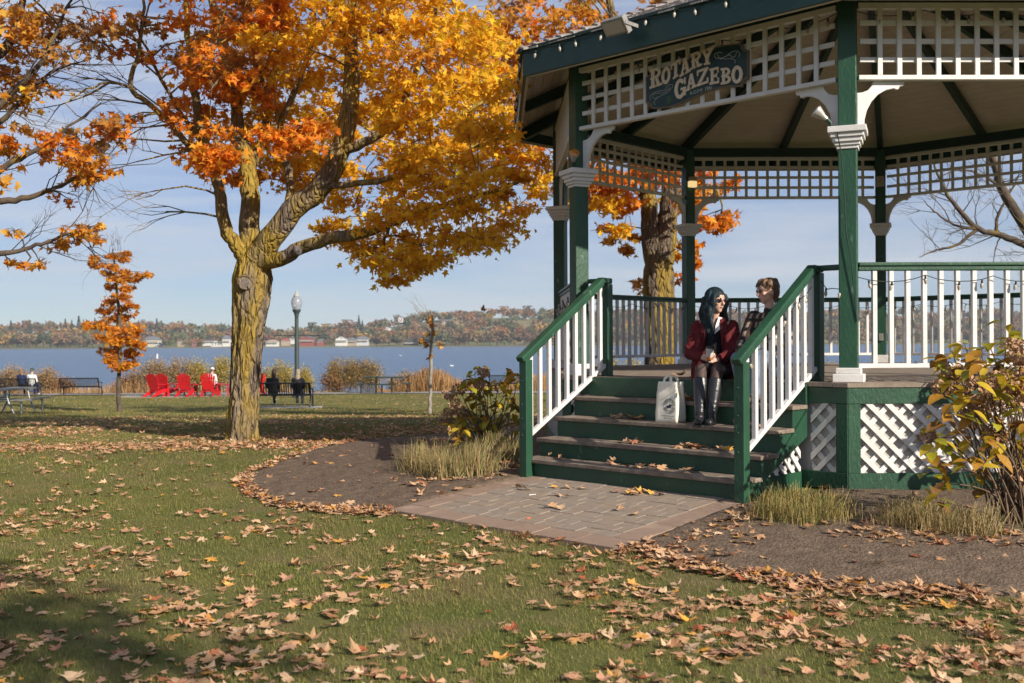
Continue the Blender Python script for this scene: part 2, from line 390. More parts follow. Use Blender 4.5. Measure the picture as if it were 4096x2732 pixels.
# ------------------------------------------------------------------ brick pad at the foot of the stairs
PAV_B = mat('border_slab', (.29, .205, .155), (.24, .17, .128), 10, .9, .5, 90, coord='World', c3=(.36, .26, .20), s3=5, spec=.2)
PAV = [mat('paver_tone', c, (c[0] * .84, c[1] * .84, c[2] * .85), 12, .9, .5, 90, coord='World', spec=.2) for c in ((.285, .228, .178), (.278, .226, .178), (.29, .226, .172), (.272, .225, .182), (.282, .222, .172))]
SAND = mat('joint_sand', (.19, .155, .115), (.13, .12, .07), 20, .95, .5, 80, coord='World')
pad_t0, pad_t1, pad_D0, pad_D1 = .24, 2.74, 1.26, 3.05
def pad_z(D): return .012 - .125 * max(0, (D - 1.3)) / 1.75
pad_root = thing('brick_pad', 'brick paver pad with wide border slabs at the foot of the stairs', 'paving', ST(1.5, 2.2, -.1))
def pad_piece(name, t0, t1, D0, D1, m, dz=0, thick=.07):
    c = ST((t0 + t1) / 2, (D0 + D1) / 2); z = pad_z((D0 + D1) / 2) + dz
    rise = (pad_z(D1) - pad_z(D0)) / (D1 - D0)
    b = MB(); g = .002
    vs = []
    for zz in (-thick, 0):
        for (t, D) in ((t0 + g, D0 + g), (t1 - g, D0 + g), (t1 - g, D1 - g), (t0 + g, D1 - g)):
            p = ST(t, D); vs.append((p.x - c.x, p.y - c.y, (D - (D0 + D1) / 2) * rise + zz))
    fs = [(0, 1, 2, 3), (7, 6, 5, 4), (0, 4, 5, 1), (1, 5, 6, 2), (2, 6, 7, 3), (3, 7, 4, 0)]
    b.add(vs, fs)
    o = b.build(name, m, pad_root, Vector((c.x, c.y, z)) - pad_root.location)
    bv = o.modifiers.new('edge', 'BEVEL'); bv.width = .003; bv.segments = 1
    return o
pad_piece('joint_bed', pad_t0 + .01, pad_t1 - .01, pad_D0 + .005, pad_D1 - .01, SAND, -.012, .1)
bw_ = .24
for k in range(6):
    w = (pad_t1 - pad_t0) / 6; pad_piece('border_slab', pad_t0 + k * w, pad_t0 + (k + 1) * w, pad_D1 - bw_, pad_D1, PAV_B, random.uniform(-.003, .003), .10)
for k in range(6):
    w = (pad_D1 - bw_ - pad_D0) / 6
    for t0 in (pad_t0, pad_t1 - bw_):
        pad_piece('border_slab', t0, t0 + bw_, pad_D0 + k * w, pad_D0 + (k + 1) * w, PAV_B, random.uniform(-.003, .003), .10)
D = pad_D0; row = 0; hgt = (pad_D1 - bw_ - pad_D0) / 11
for row in range(11):
    t = pad_t0 + bw_; first = True
    while t < pad_t1 - bw_ - .01:
        w = random.choice((.14, .21, .21, .21)) if not (first and row % 2) else .105
        first = False
        t2 = t + w
        if pad_t1 - bw_ - t2 < .07: t2 = pad_t1 - bw_
        pad_piece('paver', t, t2, pad_D0 + row * hgt, pad_D0 + (row + 1) * hgt, random.choice(PAV), random.uniform(-.003, .003)); t = t2
# ------------------------------------------------------------------ gazebo
GZ = thing('gazebo', 'green and white octagonal park gazebo with lattice friezes and wide wooden stairs', 'gazebo', (CEN.x, CEN.y, 0))
def gpart(name, mb, m): return mb.build(name, m, GZ, -GZ.location)
def gsub(name, mb, m, part): return mb.build(name, m, part)
def gshare(name, me, part, loc, rz=0): return new_obj(name, me, None, part, loc, (0, 0, rz))
def side(i):
    a, b = V8[i], V8[(i + 1) % 8]; e = (b - a).normalized(); return a, b, e, Vector((e.y, -e.x)), math.atan2(e.y, e.x)
def v3(p, z): return Vector((p.x, p.y, z))
def ring_pt(i, r, z):
    d = (V8[i % 8] - CEN).normalized(); p = CEN + d * r; return Vector((p.x, p.y, z))
RIM = RAD + .21
APO = math.cos(math.pi / 8)
def box_mesh(name, sx, sy, sz, m, bev=0.0):
    b = MB().box((0, 0, 0), (sx, sy, sz)); me = b.mesh(name); me.materials.append(m)
    if bev:
        bm = bmesh.new(); bm.from_mesh(me); bmesh.ops.bevel(bm, geom=bm.edges[:], offset=bev, segments=1, affect='EDGES'); bm.to_mesh(me); bm.free()
    return me

# foundation, deck frame and boards
b = MB(); n = 8
vs = [ring_pt(i, RIM - .22, -.35) for i in range(8)] + [ring_pt(i, RIM - .22, .12) for i in range(8)]
b.add(vs, [tuple(range(8)), tuple(range(15, 7, -1))] + [(i, (i + 1) % 8, 8 + (i + 1) % 8, 8 + i) for i in range(8)]); gpart('foundation', b, CONC)
b = MB(); vs = [ring_pt(i, RIM - .10, .62) for i in range(8)] + [ring_pt(i, RIM - .10, FLOOR - .04) for i in range(8)]
b.add(vs, [tuple(range(8)), tuple(range(15, 7, -1))] + [(i, (i + 1) % 8, 8 + (i + 1) % 8, 8 + i) for i in range(8)]); deck = gpart('deck', b, GREY_W)
# boards run parallel to side 1
_, _, eb, nb_, ang1 = side(1); octr = [v - CEN for v in V8]
octp = [((v.dot(eb)) * (RIM + .012) / RAD, (v.dot(-nb_)) * (RIM + .012) / RAD) for v in octr]
def clip_band(poly, lo, hi):
    def cl(P, f):
        out = []
        for i in range(len(P)):
            a, c = P[i], P[(i + 1) % len(P)]; fa, fc = f(a), f(c)
            if fa >= 0: out.append(a)
            if fa * fc < 0: k = fa / (fa - fc); out.append((a[0] + (c[0] - a[0]) * k, a[1] + (c[1] - a[1]) * k))
        return out
    P = cl(poly, lambda p: p[1] - lo); return cl(P, lambda p: hi - p[1]) if len(P) > 2 else []
w = .14; y = -RIM
while y < RIM:
    P = clip_band(octp, y + .003, y + w - .003)
    if len(P) > 2:
        mbb = MB(); z1 = FLOOR + random.uniform(-.0015, .0015)
        pts = [CEN + eb * px_ - nb_ * py_ for px_, py_ in P]; k = len(pts)
        mbb.add([(p.x, p.y, z1 - .038) for p in pts] + [(p.x, p.y, z1) for p in pts], [tuple(range(k - 1, -1, -1)), tuple(range(k, 2 * k))] + [(i, (i + 1) % k, k + (i + 1) % k, k + i) for i in range(k)])
        gsub('deck_board', mbb, DECK, deck)
    y += w

# skirt: fascia, base board, corner trims, diagonal lattice
def clip_rect(poly, x0, x1, z0, z1):
    P = clip_band(poly, z0, z1); P = [(q, p) for p, q in P]; P = clip_band(P, x0, x1) if len(P) > 2 else []; return [(q, p) for p, q in P]
LAT_BACK = mat('skirt_backing', (.46, .44, .41), (.40, .38, .35), 3, .7, .2, 40, coord='World')
for i in range(8):
    a, c = ring_pt(i, RIM, 0), ring_pt(i + 1, RIM, 0); e = (c - a); Ls = e.length; e.normalize(); nn = Vector((e.y, -e.x, 0))
    M = Matrix(((e.x, -nn.x, 0, a.x), (e.y, -nn.y, 0, a.y), (0, 0, 1, 0), (0, 0, 0, 1)))   # local x along, y inwards, z up
    def sb(x0, x1, y0, y1, z0, z1):
        m = MB(); vs = [M @ Vector((x, y, z)) for x in (x0, x1) for y in (y0, y1) for z in (z0, z1)]
        return m.add(vs, [(0, 1, 3, 2), (4, 6, 7, 5), (0, 4, 5, 1), (2, 3, 7, 6), (0, 2, 6, 4), (1, 5, 7, 3)])
    fa = gpart('skirt_fascia', sb(.002, Ls - .002, 0, .04, .775, FLOOR - .042), GREEN); bevel(fa, .004, 1)
    bevel(gsub('base_board', sb(.002, Ls - .002, 0, .04, .015, .165), GREEN, fa), .004, 1)
    for x0, x1 in ((.003, .115), (Ls - .115, Ls - .003)): bevel(gsub('corner_trim', sb(x0, x1, .002, .04, .165, .775), GREEN, fa), .004, 1)
    gsub('skirt_backing', sb(.1, Ls - .1, .052, .065, .1, .8), LAT_BACK, fa)
    if i in (0, 1, 2, 7):
        H0, H1 = .166, .774; x = -.9
        while x < Ls + .9:
            for s, yy in ((1, .008), (-1, .030)):
                if i == 1: s = -s
                hw = .032; P = [(x - hw, H0), (x + hw, H0), (x + hw + s * (H1 - H0), H1), (x - hw + s * (H1 - H0), H1)]
                if i == 0: 
                    Q = [q for lo, hi in ((.116, .36), (Ls - .36, Ls - .116)) for q in [clip_rect(P, lo, hi, H0, H1)] if len(q) > 2]
                else: Q = [q for q in [clip_rect(P, .116, Ls - .116, H0, H1)] if len(q) > 2]
                for q in Q:
                    mm = MB().prism(q, .018, M @ Matrix.Translation((0, yy + .009, 0))); gsub('lattice_slat', mm, WHITE, fa)
            x += .17

# posts with base, capital and scroll brackets
def square_tiers(c, rot, tiers):
    m = MB()
    for w_, z0, z1 in tiers: m.box((c.x, c.y, (z0 + z1) / 2), (w_, w_, z1 - z0), rot)
    return m
brk = [(0, 0), (.065, .0), (.068, .07), (.088, .15), (.13, .23), (.19, .295), (.26, .335), (.33, .35), (.36, .338), (.378, .345), (.385, .368), (.42, .372), (.43, .414), (.15, .414), (.135, .375), (.10, .335), (.05, .315), (0, .31)]
def rim_poly(P, thick):
    return P
for i in range(8):
    v = V8[i]; ang = math.atan2((v - CEN).y, (v - CEN).x); rot = Matrix.Rotation(ang, 3, 'Z')
    p = gpart('post', MB().box((v.x, v.y, (FLOOR + 4.44) / 2), (.16, .16, 4.44 - FLOOR), rot), GREEN); bevel(p, .008, 2)
    bevel(gsub('post_base', square_tiers(v, rot, ((.27, FLOOR + .001, FLOOR + .075), (.22, FLOOR + .075, FLOOR + .13))), WHITE, p), .008, 2)
    bevel(gsub('capital', square_tiers(v, rot, ((.185, 3.04, 3.07), (.215, 3.07, 3.10), (.25, 3.10, 3.14), (.285, 3.14, 3.18), (.33, 3.18, 3.235))), WHITE, p), .006, 2)
    for j, sgn in ((i, 1), ((i - 1) % 8, -1)):
        a, c, e, nn, ag = side(j); o = a if sgn > 0 else c; d = e * sgn
        M = Matrix(((d.x, nn.x, 0, o.x + d.x * .078), (d.y, nn.y, 0, o.y + d.y * .078), (0, 0, 1, 3.24), (0, 0, 0, 1)))
        bevel(gsub('scroll_bracket', MB().prism(brk, .04, M), WHITE, p), .004, 1)

# friezes
npit = 17; FZ0, FZ1 = 3.655, 4.335; inner = SIDE - .19; pit = inner / npit
vbar = box_mesh('lattice_upright', .045, .022, FZ1 - FZ0 - .04, WHITE, .003); hbar = box_mesh('lattice_cross_bar', inner, .022, .045, WHITE, .003)
for i in range(8):
    a, c, e, nn, ag = side(i); mid = (a + c) / 2
    fr = gpart('frieze', MB().bar(v3(a + e * .075 + nn * .045, FZ0 + .02), v3(c - e * .075 + nn * .045, FZ0 + .02), .07, .042), WHITE); bevel(fr, .004, 1)
    gsub('top_rail', MB().bar(v3(a + e * .075 + nn * .045, FZ1 - .02), v3(c - e * .075 + nn * .045, FZ1 - .02), .065, .05), WHITE, fr)
    for k in range(npit + 1):
        if k in (0, npit) : continue
        q = a + e * (.095 + k * pit) + nn * .062; gshare('lattice_upright', vbar, fr, v3(q, (FZ0 + FZ1) / 2), ag)
    for k in (1, 2, 3): gshare('lattice_cross_bar', hbar, fr, v3(mid + nn * .0375, FZ0 + .02 + k * .165), ag)

# level railings
bal = box_mesh('baluster', .042, .042, 2.0 - (FLOOR + .165), WHITE, .004)
for i in range(1, 8):
    a, c, e, nn, ag = side(i); A0 = a + e * .08; C0 = c - e * .08
    r = gpart('railing', MB().bar(v3(A0, 2.015), v3(C0, 2.015), .095, .034).bar(v3(A0, 1.977), v3(C0, 1.977), .062, .041), GREEN); bevel(r, .009, 2)
    bevel(gsub('bottom_rail', MB().bar(v3(A0, FLOOR + .145), v3(C0, FLOOR + .145), .045, .042), WHITE, r), .004, 1)
    gsub('rail_block', MB().box(v3((a * .5 + c * .5), FLOOR + .061), (.045, .045, .122), Matrix.Rotation(ag, 3, 'Z')), WHITE, r)
    L0 = SIDE - .16; k = round(L0 / .152)
    for j in range(1, k): gshare('baluster', bal, r, v3(A0 + e * (L0 * j / k), (2.0 + FLOOR + .165) / 2 - .02), ag)

# stairs
ZK = [0, .18, .36, .56, .758, .955]; RD = [None, 1.28, 1.01, .74, .47, .2]
rotS = Matrix(((e01.x, n01.x, 0), (e01.y, n01.y, 0), (0, 0, 1)))
def sbox(t0, t1, D0, D1, z0, z1):
    m = MB(); vs = [ST(t, D, z) for t in (t0, t1) for D in (D0, D1) for z in (z0, z1)]
    return m.add(vs, [(0, 1, 3, 2), (4, 6, 7, 5), (0, 4, 5, 1), (2, 3, 7, 6), (0, 2, 6, 4), (1, 5, 7, 3)])
M_S = lambda t: Matrix(((n01.x, e01.x, 0, ST(t, 0).x), (n01.y, e01.y, 0, ST(t, 0).y), (0, 0, 1, 0), (0, 0, 0, 1)))   # x = D, y = t, z up
prof = [(1.265, .0)]
for k in range(1, 5):
    prof += [(RD[k] - .014, ZK[k] - .04), (RD[k + 1] - .014, ZK[k] - .04)]
prof += [(.205, .74), (.205, .47), (.92, .158), (.92, 0)]
st = gpart('stair', MB().prism(prof, .035, M_S(.32)), GREEN); gsub('stringer', MB().prism(prof, .035, M_S(2.82)), GREEN, st)
for t in (.325, 2.815):
    gsub('base_board', MB().prism([(1.2, .0), (1.2, .1), (.93, .15), (.245, .155), (.245, .0)], .03, M_S(t + (.028 if t < 1 else -.028))), GREEN, st)
    H0, H1 = .156, .60; x = -.6
    tri = lambda P: P
    while x < 1.5:
        for s, yy in ((1, 0.0), (-1, .02)):
            hw = .032; P = [(x - hw, H0), (x + hw, H0), (x + hw + s * .44, H1), (x - hw + s * .44, H1)]
            P = clip_rect(P, .245, .93, H0, H1)
            if len(P) > 2:   # keep below the stringer
                def cl(P):
                    f = lambda p: (.47 + (p[0] - .205) * (.158 - .47) / (.92 - .205)) - p[1] + .03
                    out = []
                    for i in range(len(P)):
                        a, c = P[i], P[(i + 1) % len(P)]; fa_, fc = f(a), f(c)
                        if fa_ >= 0: out.append(a)
                        if fa_ * fc < 0: k = fa_ / (fa_ - fc); out.append((a[0] + (c[0] - a[0]) * k, a[1] + (c[1] - a[1]) * k))
                    return out
                P = cl(P)
                if len(P) > 2: gsub('lattice_slat', MB().prism(P, .016, M_S(t + (.03 + yy if t < 1 else -.03 - yy))), WHITE, st)
        x += .14
for k in range(1, 6):
    z0 = ZK[k - 1] + (.001 if k > 1 else -.12); z1 = ZK[k] - (.039 if k < 5 else .0)
    bevel(gsub('riser', sbox(.30, 2.84, RD[k] - .03 + (.035 if k == 5 else 0), RD[k] + (.030 if k == 5 else 0), z0, z1), GREEN, st), .003, 1)
    if k < 5:
        D0, D1 = RD[k + 1] + (.032 if k == 4 else .002), RD[k] + .035; h_ = (D1 - D0) / 2
        for q in range(2):
            bevel(gsub('tread_board', sbox(.28, 2.86, D0 + q * h_ + .002, D0 + (q + 1) * h_ - .002, ZK[k] - .038, ZK[k] + random.uniform(-.001, .001)), TREAD, st), .006, 2)
# stair railings
for tb, tt, tp in ((.285, .35, .085), (2.725, 2.84, SIDE - .085)):
    def rl(D): f = (1.33 - D) / 1.41; return tb + (tt - tb) * f
    zt = lambda D: 1.165 + (1.42 - D) * (2.0 - 1.165) / 1.40
    zb = lambda D: .415 + (1.28 - D) * (1.075 - .415) / 1.32
    hr = gpart('stair_railing', MB().bar(ST(rl(1.43), 1.43, zt(1.43)), ST(rl(.005), .005, zt(.005)), .095, .06).bar(ST(rl(.02), .02, 1.995), ST(rl(-.135), -.135, 1.995), .095, .062)
              .bar(ST(rl(1.38), 1.38, zt(1.38) - .05), ST(rl(.0), .0, zt(0) - .05), .055, .045).bar(ST(tp, -.07, 2.0), ST(tt, -.07, 2.0), .09, .05), GREEN); bevel(hr, .016, 3)
    nb = gsub('newel', MB().box(ST(tb, 1.335, .52), (.095, .095, 1.28), rotS), GREEN, hr); bevel(nb, .006, 2)
    bevel(gsub('newel', MB().box(ST(tt, -.085, (FLOOR + 1.96) / 2), (.095, .095, 1.96 - FLOOR), rotS), GREEN, hr), .006, 2)
    bevel(gsub('bottom_rail', MB().bar(ST(rl(1.285), 1.285, zb(1.285)), ST(rl(-.04), -.04, zb(-.04)), .045, .042), WHITE, hr), .004, 1)
    for zb_ in (.42, .58, .72, .95): gsub('bolt', MB().ball(ST(tb + .008, 1.383, zb_), .008, 8, 5), GREEN, hr)
    for k in range(9):
        D = 1.265 - k * .152; z0, z1 = zb(D) + .01, zt(D) - .05
        bevel(gsub('baluster', MB().box(ST(rl(D), D, (z0 + z1) / 2), (.042, .042, z1 - z0), rotS), WHITE, hr), .004, 1)

# ring beam, rafters, ceiling boards, roof
REAVE = RAD + .65; EZ0, EZ1 = 4.205, 4.49; HIP = .40
def roof_z(i, p):
    """height of the roof top over plan point p on octant i"""
    a, c, e, nn, ag = side(i); d = REAVE * APO - (p - CEN).dot(nn); return EZ1 + d * HIP / APO
for i in range(8):
    a, c, e, nn, ag = side(i)
    gpart('ring_beam', MB().bar(v3(a + e * .04, 4.405), v3(c - e * .04, 4.405), .10, .138), GREEN_D)
    fa, fc = ring_pt(i, REAVE, (EZ0 + EZ1) / 2), ring_pt(i + 1, REAVE, (EZ0 + EZ1) / 2)
    fo = gpart('fascia', MB().bar(fa, fc, .036, EZ1 - EZ0 - .012), TEAL)
    n3 = Vector((nn.x, nn.y, 0))
    gsub('drip_edge', MB().bar(fa + Vector((0, 0, .15)) + n3 * .02, fc + Vector((0, 0, .15)) + n3 * .02, .05, .03), GREEN_D, fo)
    gsub('soffit_strip', MB().bar(fa + Vector((0, 0, -.13)) - n3 * .032, fc + Vector((0, 0, -.13)) - n3 * .032, .026, .03), CEIL, fo)
    # hip rafter and mid rafter
    def under(r): return EZ1 + (REAVE - r) * HIP - .16
    p0, p1 = ring_pt(i, REAVE - .06, under(REAVE - .06) - .07), ring_pt(i, .12, under(.12) - .07)
    gpart('hip_rafter', MB().bar(p0, p1, .085, .15), GREEN_D)
    mid = ((a + c) / 2 - CEN).normalized(); ap = REAVE * APO
    q0 = CEN + mid * (ap - .05); q1 = CEN + mid * .2
    gpart('rafter', MB().bar(v3(q0, roof_z(i, q0) - .225), v3(q1, roof_z(i, q1) - .225), .075, .13), GREEN_D)
    # ceiling boards
    first = None; r = REAVE * APO - .03; wd = .118
    while r > .25:
        r2 = r - wd + .006; hwid = lambda rr: rr * math.tan(math.pi / 8)
        P = [CEN + mid * r - e * hwid(r), CEN + mid * r + e * hwid(r), CEN + mid * r2 + e * hwid(r2), CEN + mid * r2 - e * hwid(r2)]
        zt0, zt1 = roof_z(i, P[0]) - .125, roof_z(i, P[2]) - .125
        vs = [v3(P[0], zt0), v3(P[1], zt0), v3(P[2], zt1), v3(P[3], zt1)]; vs += [q + Vector((0, 0, .016)) for q in vs]
        m = MB().add(vs, [(3, 2, 1, 0), (4, 5, 6, 7), (0, 1, 5, 4), (1, 2, 6, 5), (2, 3, 7, 6), (3, 0, 4, 7)])
        if first is None: first = gpart('ceiling_board', m, CEIL)
        else: gsub('ceiling_board', m, CEIL, first)
        r -= wd
    # sheathing
    A3, C3, T3 = ring_pt(i, REAVE, EZ1 - .03), ring_pt(i + 1, REAVE, EZ1 - .03), Vector((CEN.x, CEN.y, EZ1 + REAVE * HIP - .03))
    dn = Vector((0, 0, -.04)); roofp = gpart('roof_sheathing', MB().add([A3, C3, T3, A3 + dn, C3 + dn, T3 + dn], [(0, 1, 2), (5, 4, 3), (0, 3, 4, 1)]), GREY_W)
    # shingles: many small boards of one slope
    m = MB(); r = REAVE * APO + .05; ex = .135; sl = HIP / APO
    while r > .15:
        hw = r * math.tan(math.pi / 8); x = -hw
        while x < hw - .01:
            w_ = min(random.uniform(.09, .2), hw - x); jit = random.uniform(-.012, .012); th = random.uniform(.010, .022)
            r0, r1 = r + jit, max(.05, r - ex * 1.6)
            lo = lambda rr, xx: max(-rr * math.tan(math.pi / 8), min(rr * math.tan(math.pi / 8), xx))
            def pt(rr, xx, zz): p = CEN + mid * rr + e * lo(rr, xx); return v3(p, EZ1 + (REAVE * APO - rr) * sl + zz)
            vs = [pt(r0, x + .003, .008), pt(r0, x + w_ - .003, .008), pt(r1, x + w_ - .003, -.01), pt(r1, x + .003, -.01), pt(r0, x + .003, .008 + th), pt(r0, x + w_ - .003, .008 + th), pt(r1, x + w_ - .003, -.004), pt(r1, x + .003, -.004)]
            m.add(vs, [(3, 2, 1, 0), (4, 5, 6, 7), (0, 1, 5, 4), (1, 2, 6, 5), (3, 0, 4, 7)]); x += w_
        r -= ex
    sh = gsub('shingles', m, SHINGLE, roofp); sh['kind'] = 'stuff'
    # hip caps
    r = REAVE + .06; k = 0
    while r > .2:
        d = (V8[i] - CEN).normalized(); s_ = Vector((-d.y, d.x)); r0, r1 = r, r - .24; hh = lambda rr: EZ1 + (REAVE - rr) * HIP
        P = lambda rr, off, zz: v3(CEN + d * rr + s_ * off, hh(rr) + zz)
        drop = -.012; lift = .035
        vs = [P(r0, 0, .03 + lift), P(r0, .11, drop + lift), P(r0, -.11, drop + lift), P(r1, 0, .02), P(r1, .11, drop), P(r1, -.11, drop)]
        vs += [q + Vector((0, 0, -.022)) for q in vs]
        m = MB().add(vs, [(0, 3, 4, 1), (0, 2, 5, 3), (6, 7, 10, 9), (6, 9, 11, 8), (0, 1, 7, 6), (0, 6, 8, 2), (3, 9, 10, 4), (3, 5, 11, 9), (1, 4, 10, 7), (2, 8, 11, 5)])
        gsub('hip_cap', m, SHINGLE, roofp); r -= .15

# ------------------------------------------------------------------ sign
SIGN_G = mat('sign_green', (.003, .024, .021), (.005, .03, .026), 6, .35, coord='Object')
GOLD = mat('sign_letters', (.72, .60, .47), (.60, .48, .36), 30, .5, .2, 60)
GOLD_D = mat('sign_rim', (.16, .115, .06), (.11, .08, .045), 20, .5)
GREYL = mat('sign_small_letters', (.45, .46, .42), None, rough=.5)
sc_t, sc_z = 1.55, 3.945
sg_o = ST(sc_t, .10, sc_z)
SG = thing('sign', 'dark green wavy wooden sign with raised tan lettering hung on the lattice frieze', 'sign', sg_o)
xr = -e01     # picture-right along the stair side
SGM = Matrix(((xr.x, -n01.x, 0, 0), (xr.y, -n01.y, 0, 0), (0, 0, 1, 0), (0, 0, 0, 1)))     # x right, y inwards, z up
def wave(x): return .045 * math.sin((x + .02) * 2 * math.pi / 1.25) + .012
def outline(hw, hh, notch=.07):
    P = []; n = 26
    xs_ = [(-hw + notch) + (2 * hw - 2 * notch) * k / n for k in range(n + 1)]
    top = [(x, hh + wave(x)) for x in xs_]; bot = [(x, -hh + wave(x)) for x in reversed(xs_)]
    def arc(cx, cz, a0, a1): return [(cx + notch * math.cos(R_(a0 + (a1 - a0) * k / 5)), cz + notch * math.sin(R_(a0 + (a1 - a0) * k / 5))) for k in range(1, 5)]
    w1, w0 = wave(hw - notch), wave(-hw + notch)
    return top + arc(hw, hh + w1, 180, 270) + [(hw, hh - notch + w1)] + [(hw, -hh + notch + w1)] + arc(hw, -hh + w1, 90, 180) + bot + arc(-hw, -hh + w0, 0, 90) + [(-hw, -hh + notch + w0), (-hw, hh - notch + w0)] + arc(-hw, hh + w0, 270, 360)
MB().prism(outline(.605, .205), .022, SGM).build('rim', GOLD_D, SG)
MB().prism(outline(.588, .190), .030, SGM).build('board', SIGN_G, SG)
def letter_mesh(ch, m, cx, cz, w_, h_, shear, M, th=.016, y0=-.022):
    cnt = [0]
    def poly(P):
        cnt[0] += 1
        Q = [((x - .5) * w_ + cx, (z - .5) * h_ + cz + shear * (x - .5) * w_) for x, z in P]
        m.prism(Q, th + cnt[0] * .0006, M @ Matrix.Translation((0, y0, 0)))
    def rect(x0, z0, x1, z1): poly([(x0, z0), (x1, z0), (x1, z1), (x0, z1)])
    def ring(cx_, cz_, rx, rz, tx, tz, a0, a1, n=12):
        for k in range(n):
            b0, b1 = R_(a0 + (a1 - a0) * k / n), R_(a0 + (a1 - a0) * (k + 1) / n)
            o_ = lambda b, ex, ez: (cx_ + ex * math.cos(b), cz_ + ez * math.sin(b))
            poly([o_(b0, rx - tx, rz - tz), o_(b0, rx, rz), o_(b1, rx, rz), o_(b1, rx - tx, rz - tz)]); cnt[0] -= 1
        cnt[0] += 1
    if ch == 'O':
        ring(.5, .5, .5, .5, .28, .2, 0, 360, 18); rect(-.02, .46, .1, .54); rect(.9, .46, 1.02, .54)
    elif ch in 'RB':
        rect(.14, .1, .40, .9); rect(0, 0, .5, .13); rect(0, .87, .5, 1.0); rect(.06, .46, .16, .54)
        if ch == 'R':
            ring(.48, .72, .44, .28, .24, .15, -90, 90); poly([(.45, .48), (.66, .48), (.86, .1), (.6, .1)]); rect(.58, 0, 1.02, .13); rect(.38, .44, .5, .57)
        else:
            ring(.48, .74, .42, .26, .24, .14, -90, 90); ring(.48, .26, .48, .26, .26, .14, -90, 90); rect(.38, .43, .5, .57)
    elif ch == 'T':
        rect(.36, .1, .64, .9); rect(.22, 0, .78, .13); rect(0, .85, 1, 1.0); rect(0, .66, .13, .86); rect(.87, .66, 1, .86)
    elif ch == 'A':
        poly([(.1, .1), (.3, .1), (.58, 1.0), (.40, 1.0)]); poly([(.64, .1), (.9, .1), (.62, 1.0), (.42, 1.0)]); rect(-.04, 0, .42, .13); rect(.54, 0, 1.04, .13); rect(.3, .3, .68, .44)
    elif ch == 'Y':
        rect(.36, .1, .64, .5); rect(.22, 0, .78, .13); poly([(.36, .45), (.62, .45), (.34, .9), (.06, .9)]); poly([(.38, .45), (.64, .45), (.94, .9), (.68, .9)]); rect(-.02, .87, .46, 1.0); rect(.56, .87, 1.02, 1.0)
    elif ch == 'G':
        ring(.5, .5, .5, .5, .28, .18, 40, 320, 16); rect(.74, .10, 1.0, .44); rect(.56, .40, 1.04, .52); rect(.86, .66, 1.0, .98)
    elif ch == 'Z':
        rect(.0, .85, 1, 1.0); rect(0, 0, 1, .15); poly([(.04, .14), (.36, .14), (.96, .86), (.66, .86)]); rect(0, .66, .13, .86); rect(.87, .14, 1, .34)
    elif ch == 'E':
        rect(.14, .1, .42, .9); rect(0, 0, .96, .14); rect(0, .86, .92, 1.0); rect(.4, .43, .7, .57); rect(.66, .36, .76, .64); rect(.8, .66, .92, .87); rect(.84, .13, .96, .34)
zz = lambda px_, py_: -(py_ - 1000 + .173 * (px_ - 320)) * .00077
LET = [('R', 505, 852, 212, 255, .10), ('O', 675, 826, 152, 228, .2), ('T', 831, 750, 160, 215, .35), ('A', 982, 705, 168, 215, .30), ('R', 1155, 628, 182, 205, .16), ('Y', 1325, 592, 182, 200, -.02),
       ('G', 902, 1000, 186, 262, .10), ('A', 1078, 905, 168, 200, .25), ('Z', 1257, 845, 184, 205, .12), ('E', 1437, 835, 156, 205, .0), ('B', 1610, 835, 166, 205, -.05), ('O', 1772, 820, 168, 225, -.05)]
for ch, cx_, cy_, w_, h_, sh_ in LET:
    m = MB(); letter_mesh(ch, m, (cx_ - 1122) * .000754, zz(cx_, cy_), w_ * .000754 * .96, h_ * .00077, sh_, SGM); m.build('letter', GOLD, SG)
def text_mesh(body, size, name='text', extrude=.001):
    cu = bpy.data.curves.new(name, 'FONT'); cu.body = body; cu.size = size; cu.align_x = 'CENTER'; cu.align_y = 'CENTER'; cu.extrude = extrude; cu.resolution_u = 3
    o = bpy.data.objects.new('tmp', cu); COL.objects.link(o); dg = bpy.context.evaluated_depsgraph_get(); me = bpy.data.meshes.new_from_object(o.evaluated_get(dg)); bpy.data.objects.remove(o); me.materials.clear(); return me
FLAT = Matrix(((1, 0, 0, 0), (0, 0, -1, 0), (0, 1, 0, 0), (0, 0, 0, 1)))     # text plane x,y -> x,z, facing -y
tm = text_mesh('R.O.P.P. 1981', .047, 'small_lettering', .002)
tm.transform(Matrix.Rotation(R_(4), 4, 'Z')); tm.transform(SGM @ Matrix.Translation(((1225 - 1122) * .000754, -.017, zz(1225, 1020))) @ FLAT); new_obj('small_lettering', tm, GREYL, SG)
def swirl(pts, r=.0028):
    m = MB(); m.tube([SGM @ Vector(((x - 1122) * .000754, -.019, zz(x, y))) for x, y in pts], r, 5); m.build('scroll_line', GREYL, SG)
def smooth_pts(P, n=6):
    out = []
    for i in range(len(P) - 1):
        p0, p1, p2, p3 = P[max(i - 1, 0)], P[i], P[i + 1], P[min(i + 2, len(P) - 1)]
        for k in range(n):
            t = k / n; out.append(tuple(.5 * ((2 * p1[j]) + (-p0[j] + p2[j]) * t + (2 * p0[j] - 5 * p1[j] + 4 * p2[j] - p3[j]) * t * t + (-p0[j] + 3 * p1[j] - 3 * p2[j] + p3[j]) * t ** 3) for j in range(len(p1))))
    return out + [tuple(P[-1])]
swirl(smooth_pts([(420, 1155), (400, 1120), (430, 1075), (520, 1035), (640, 1020), (740, 1000), (778, 960), (740, 945), (690, 960), (655, 1010)]))
swirl(smooth_pts([(525, 1100), (500, 1130), (455, 1120), (450, 1080), (520, 1060), (640, 1050), (700, 1010), (720, 965)]))
swirl(smooth_pts([(490, 1210), (465, 1190), (500, 1140), (590, 1090), (690, 1050), (750, 1000)]))
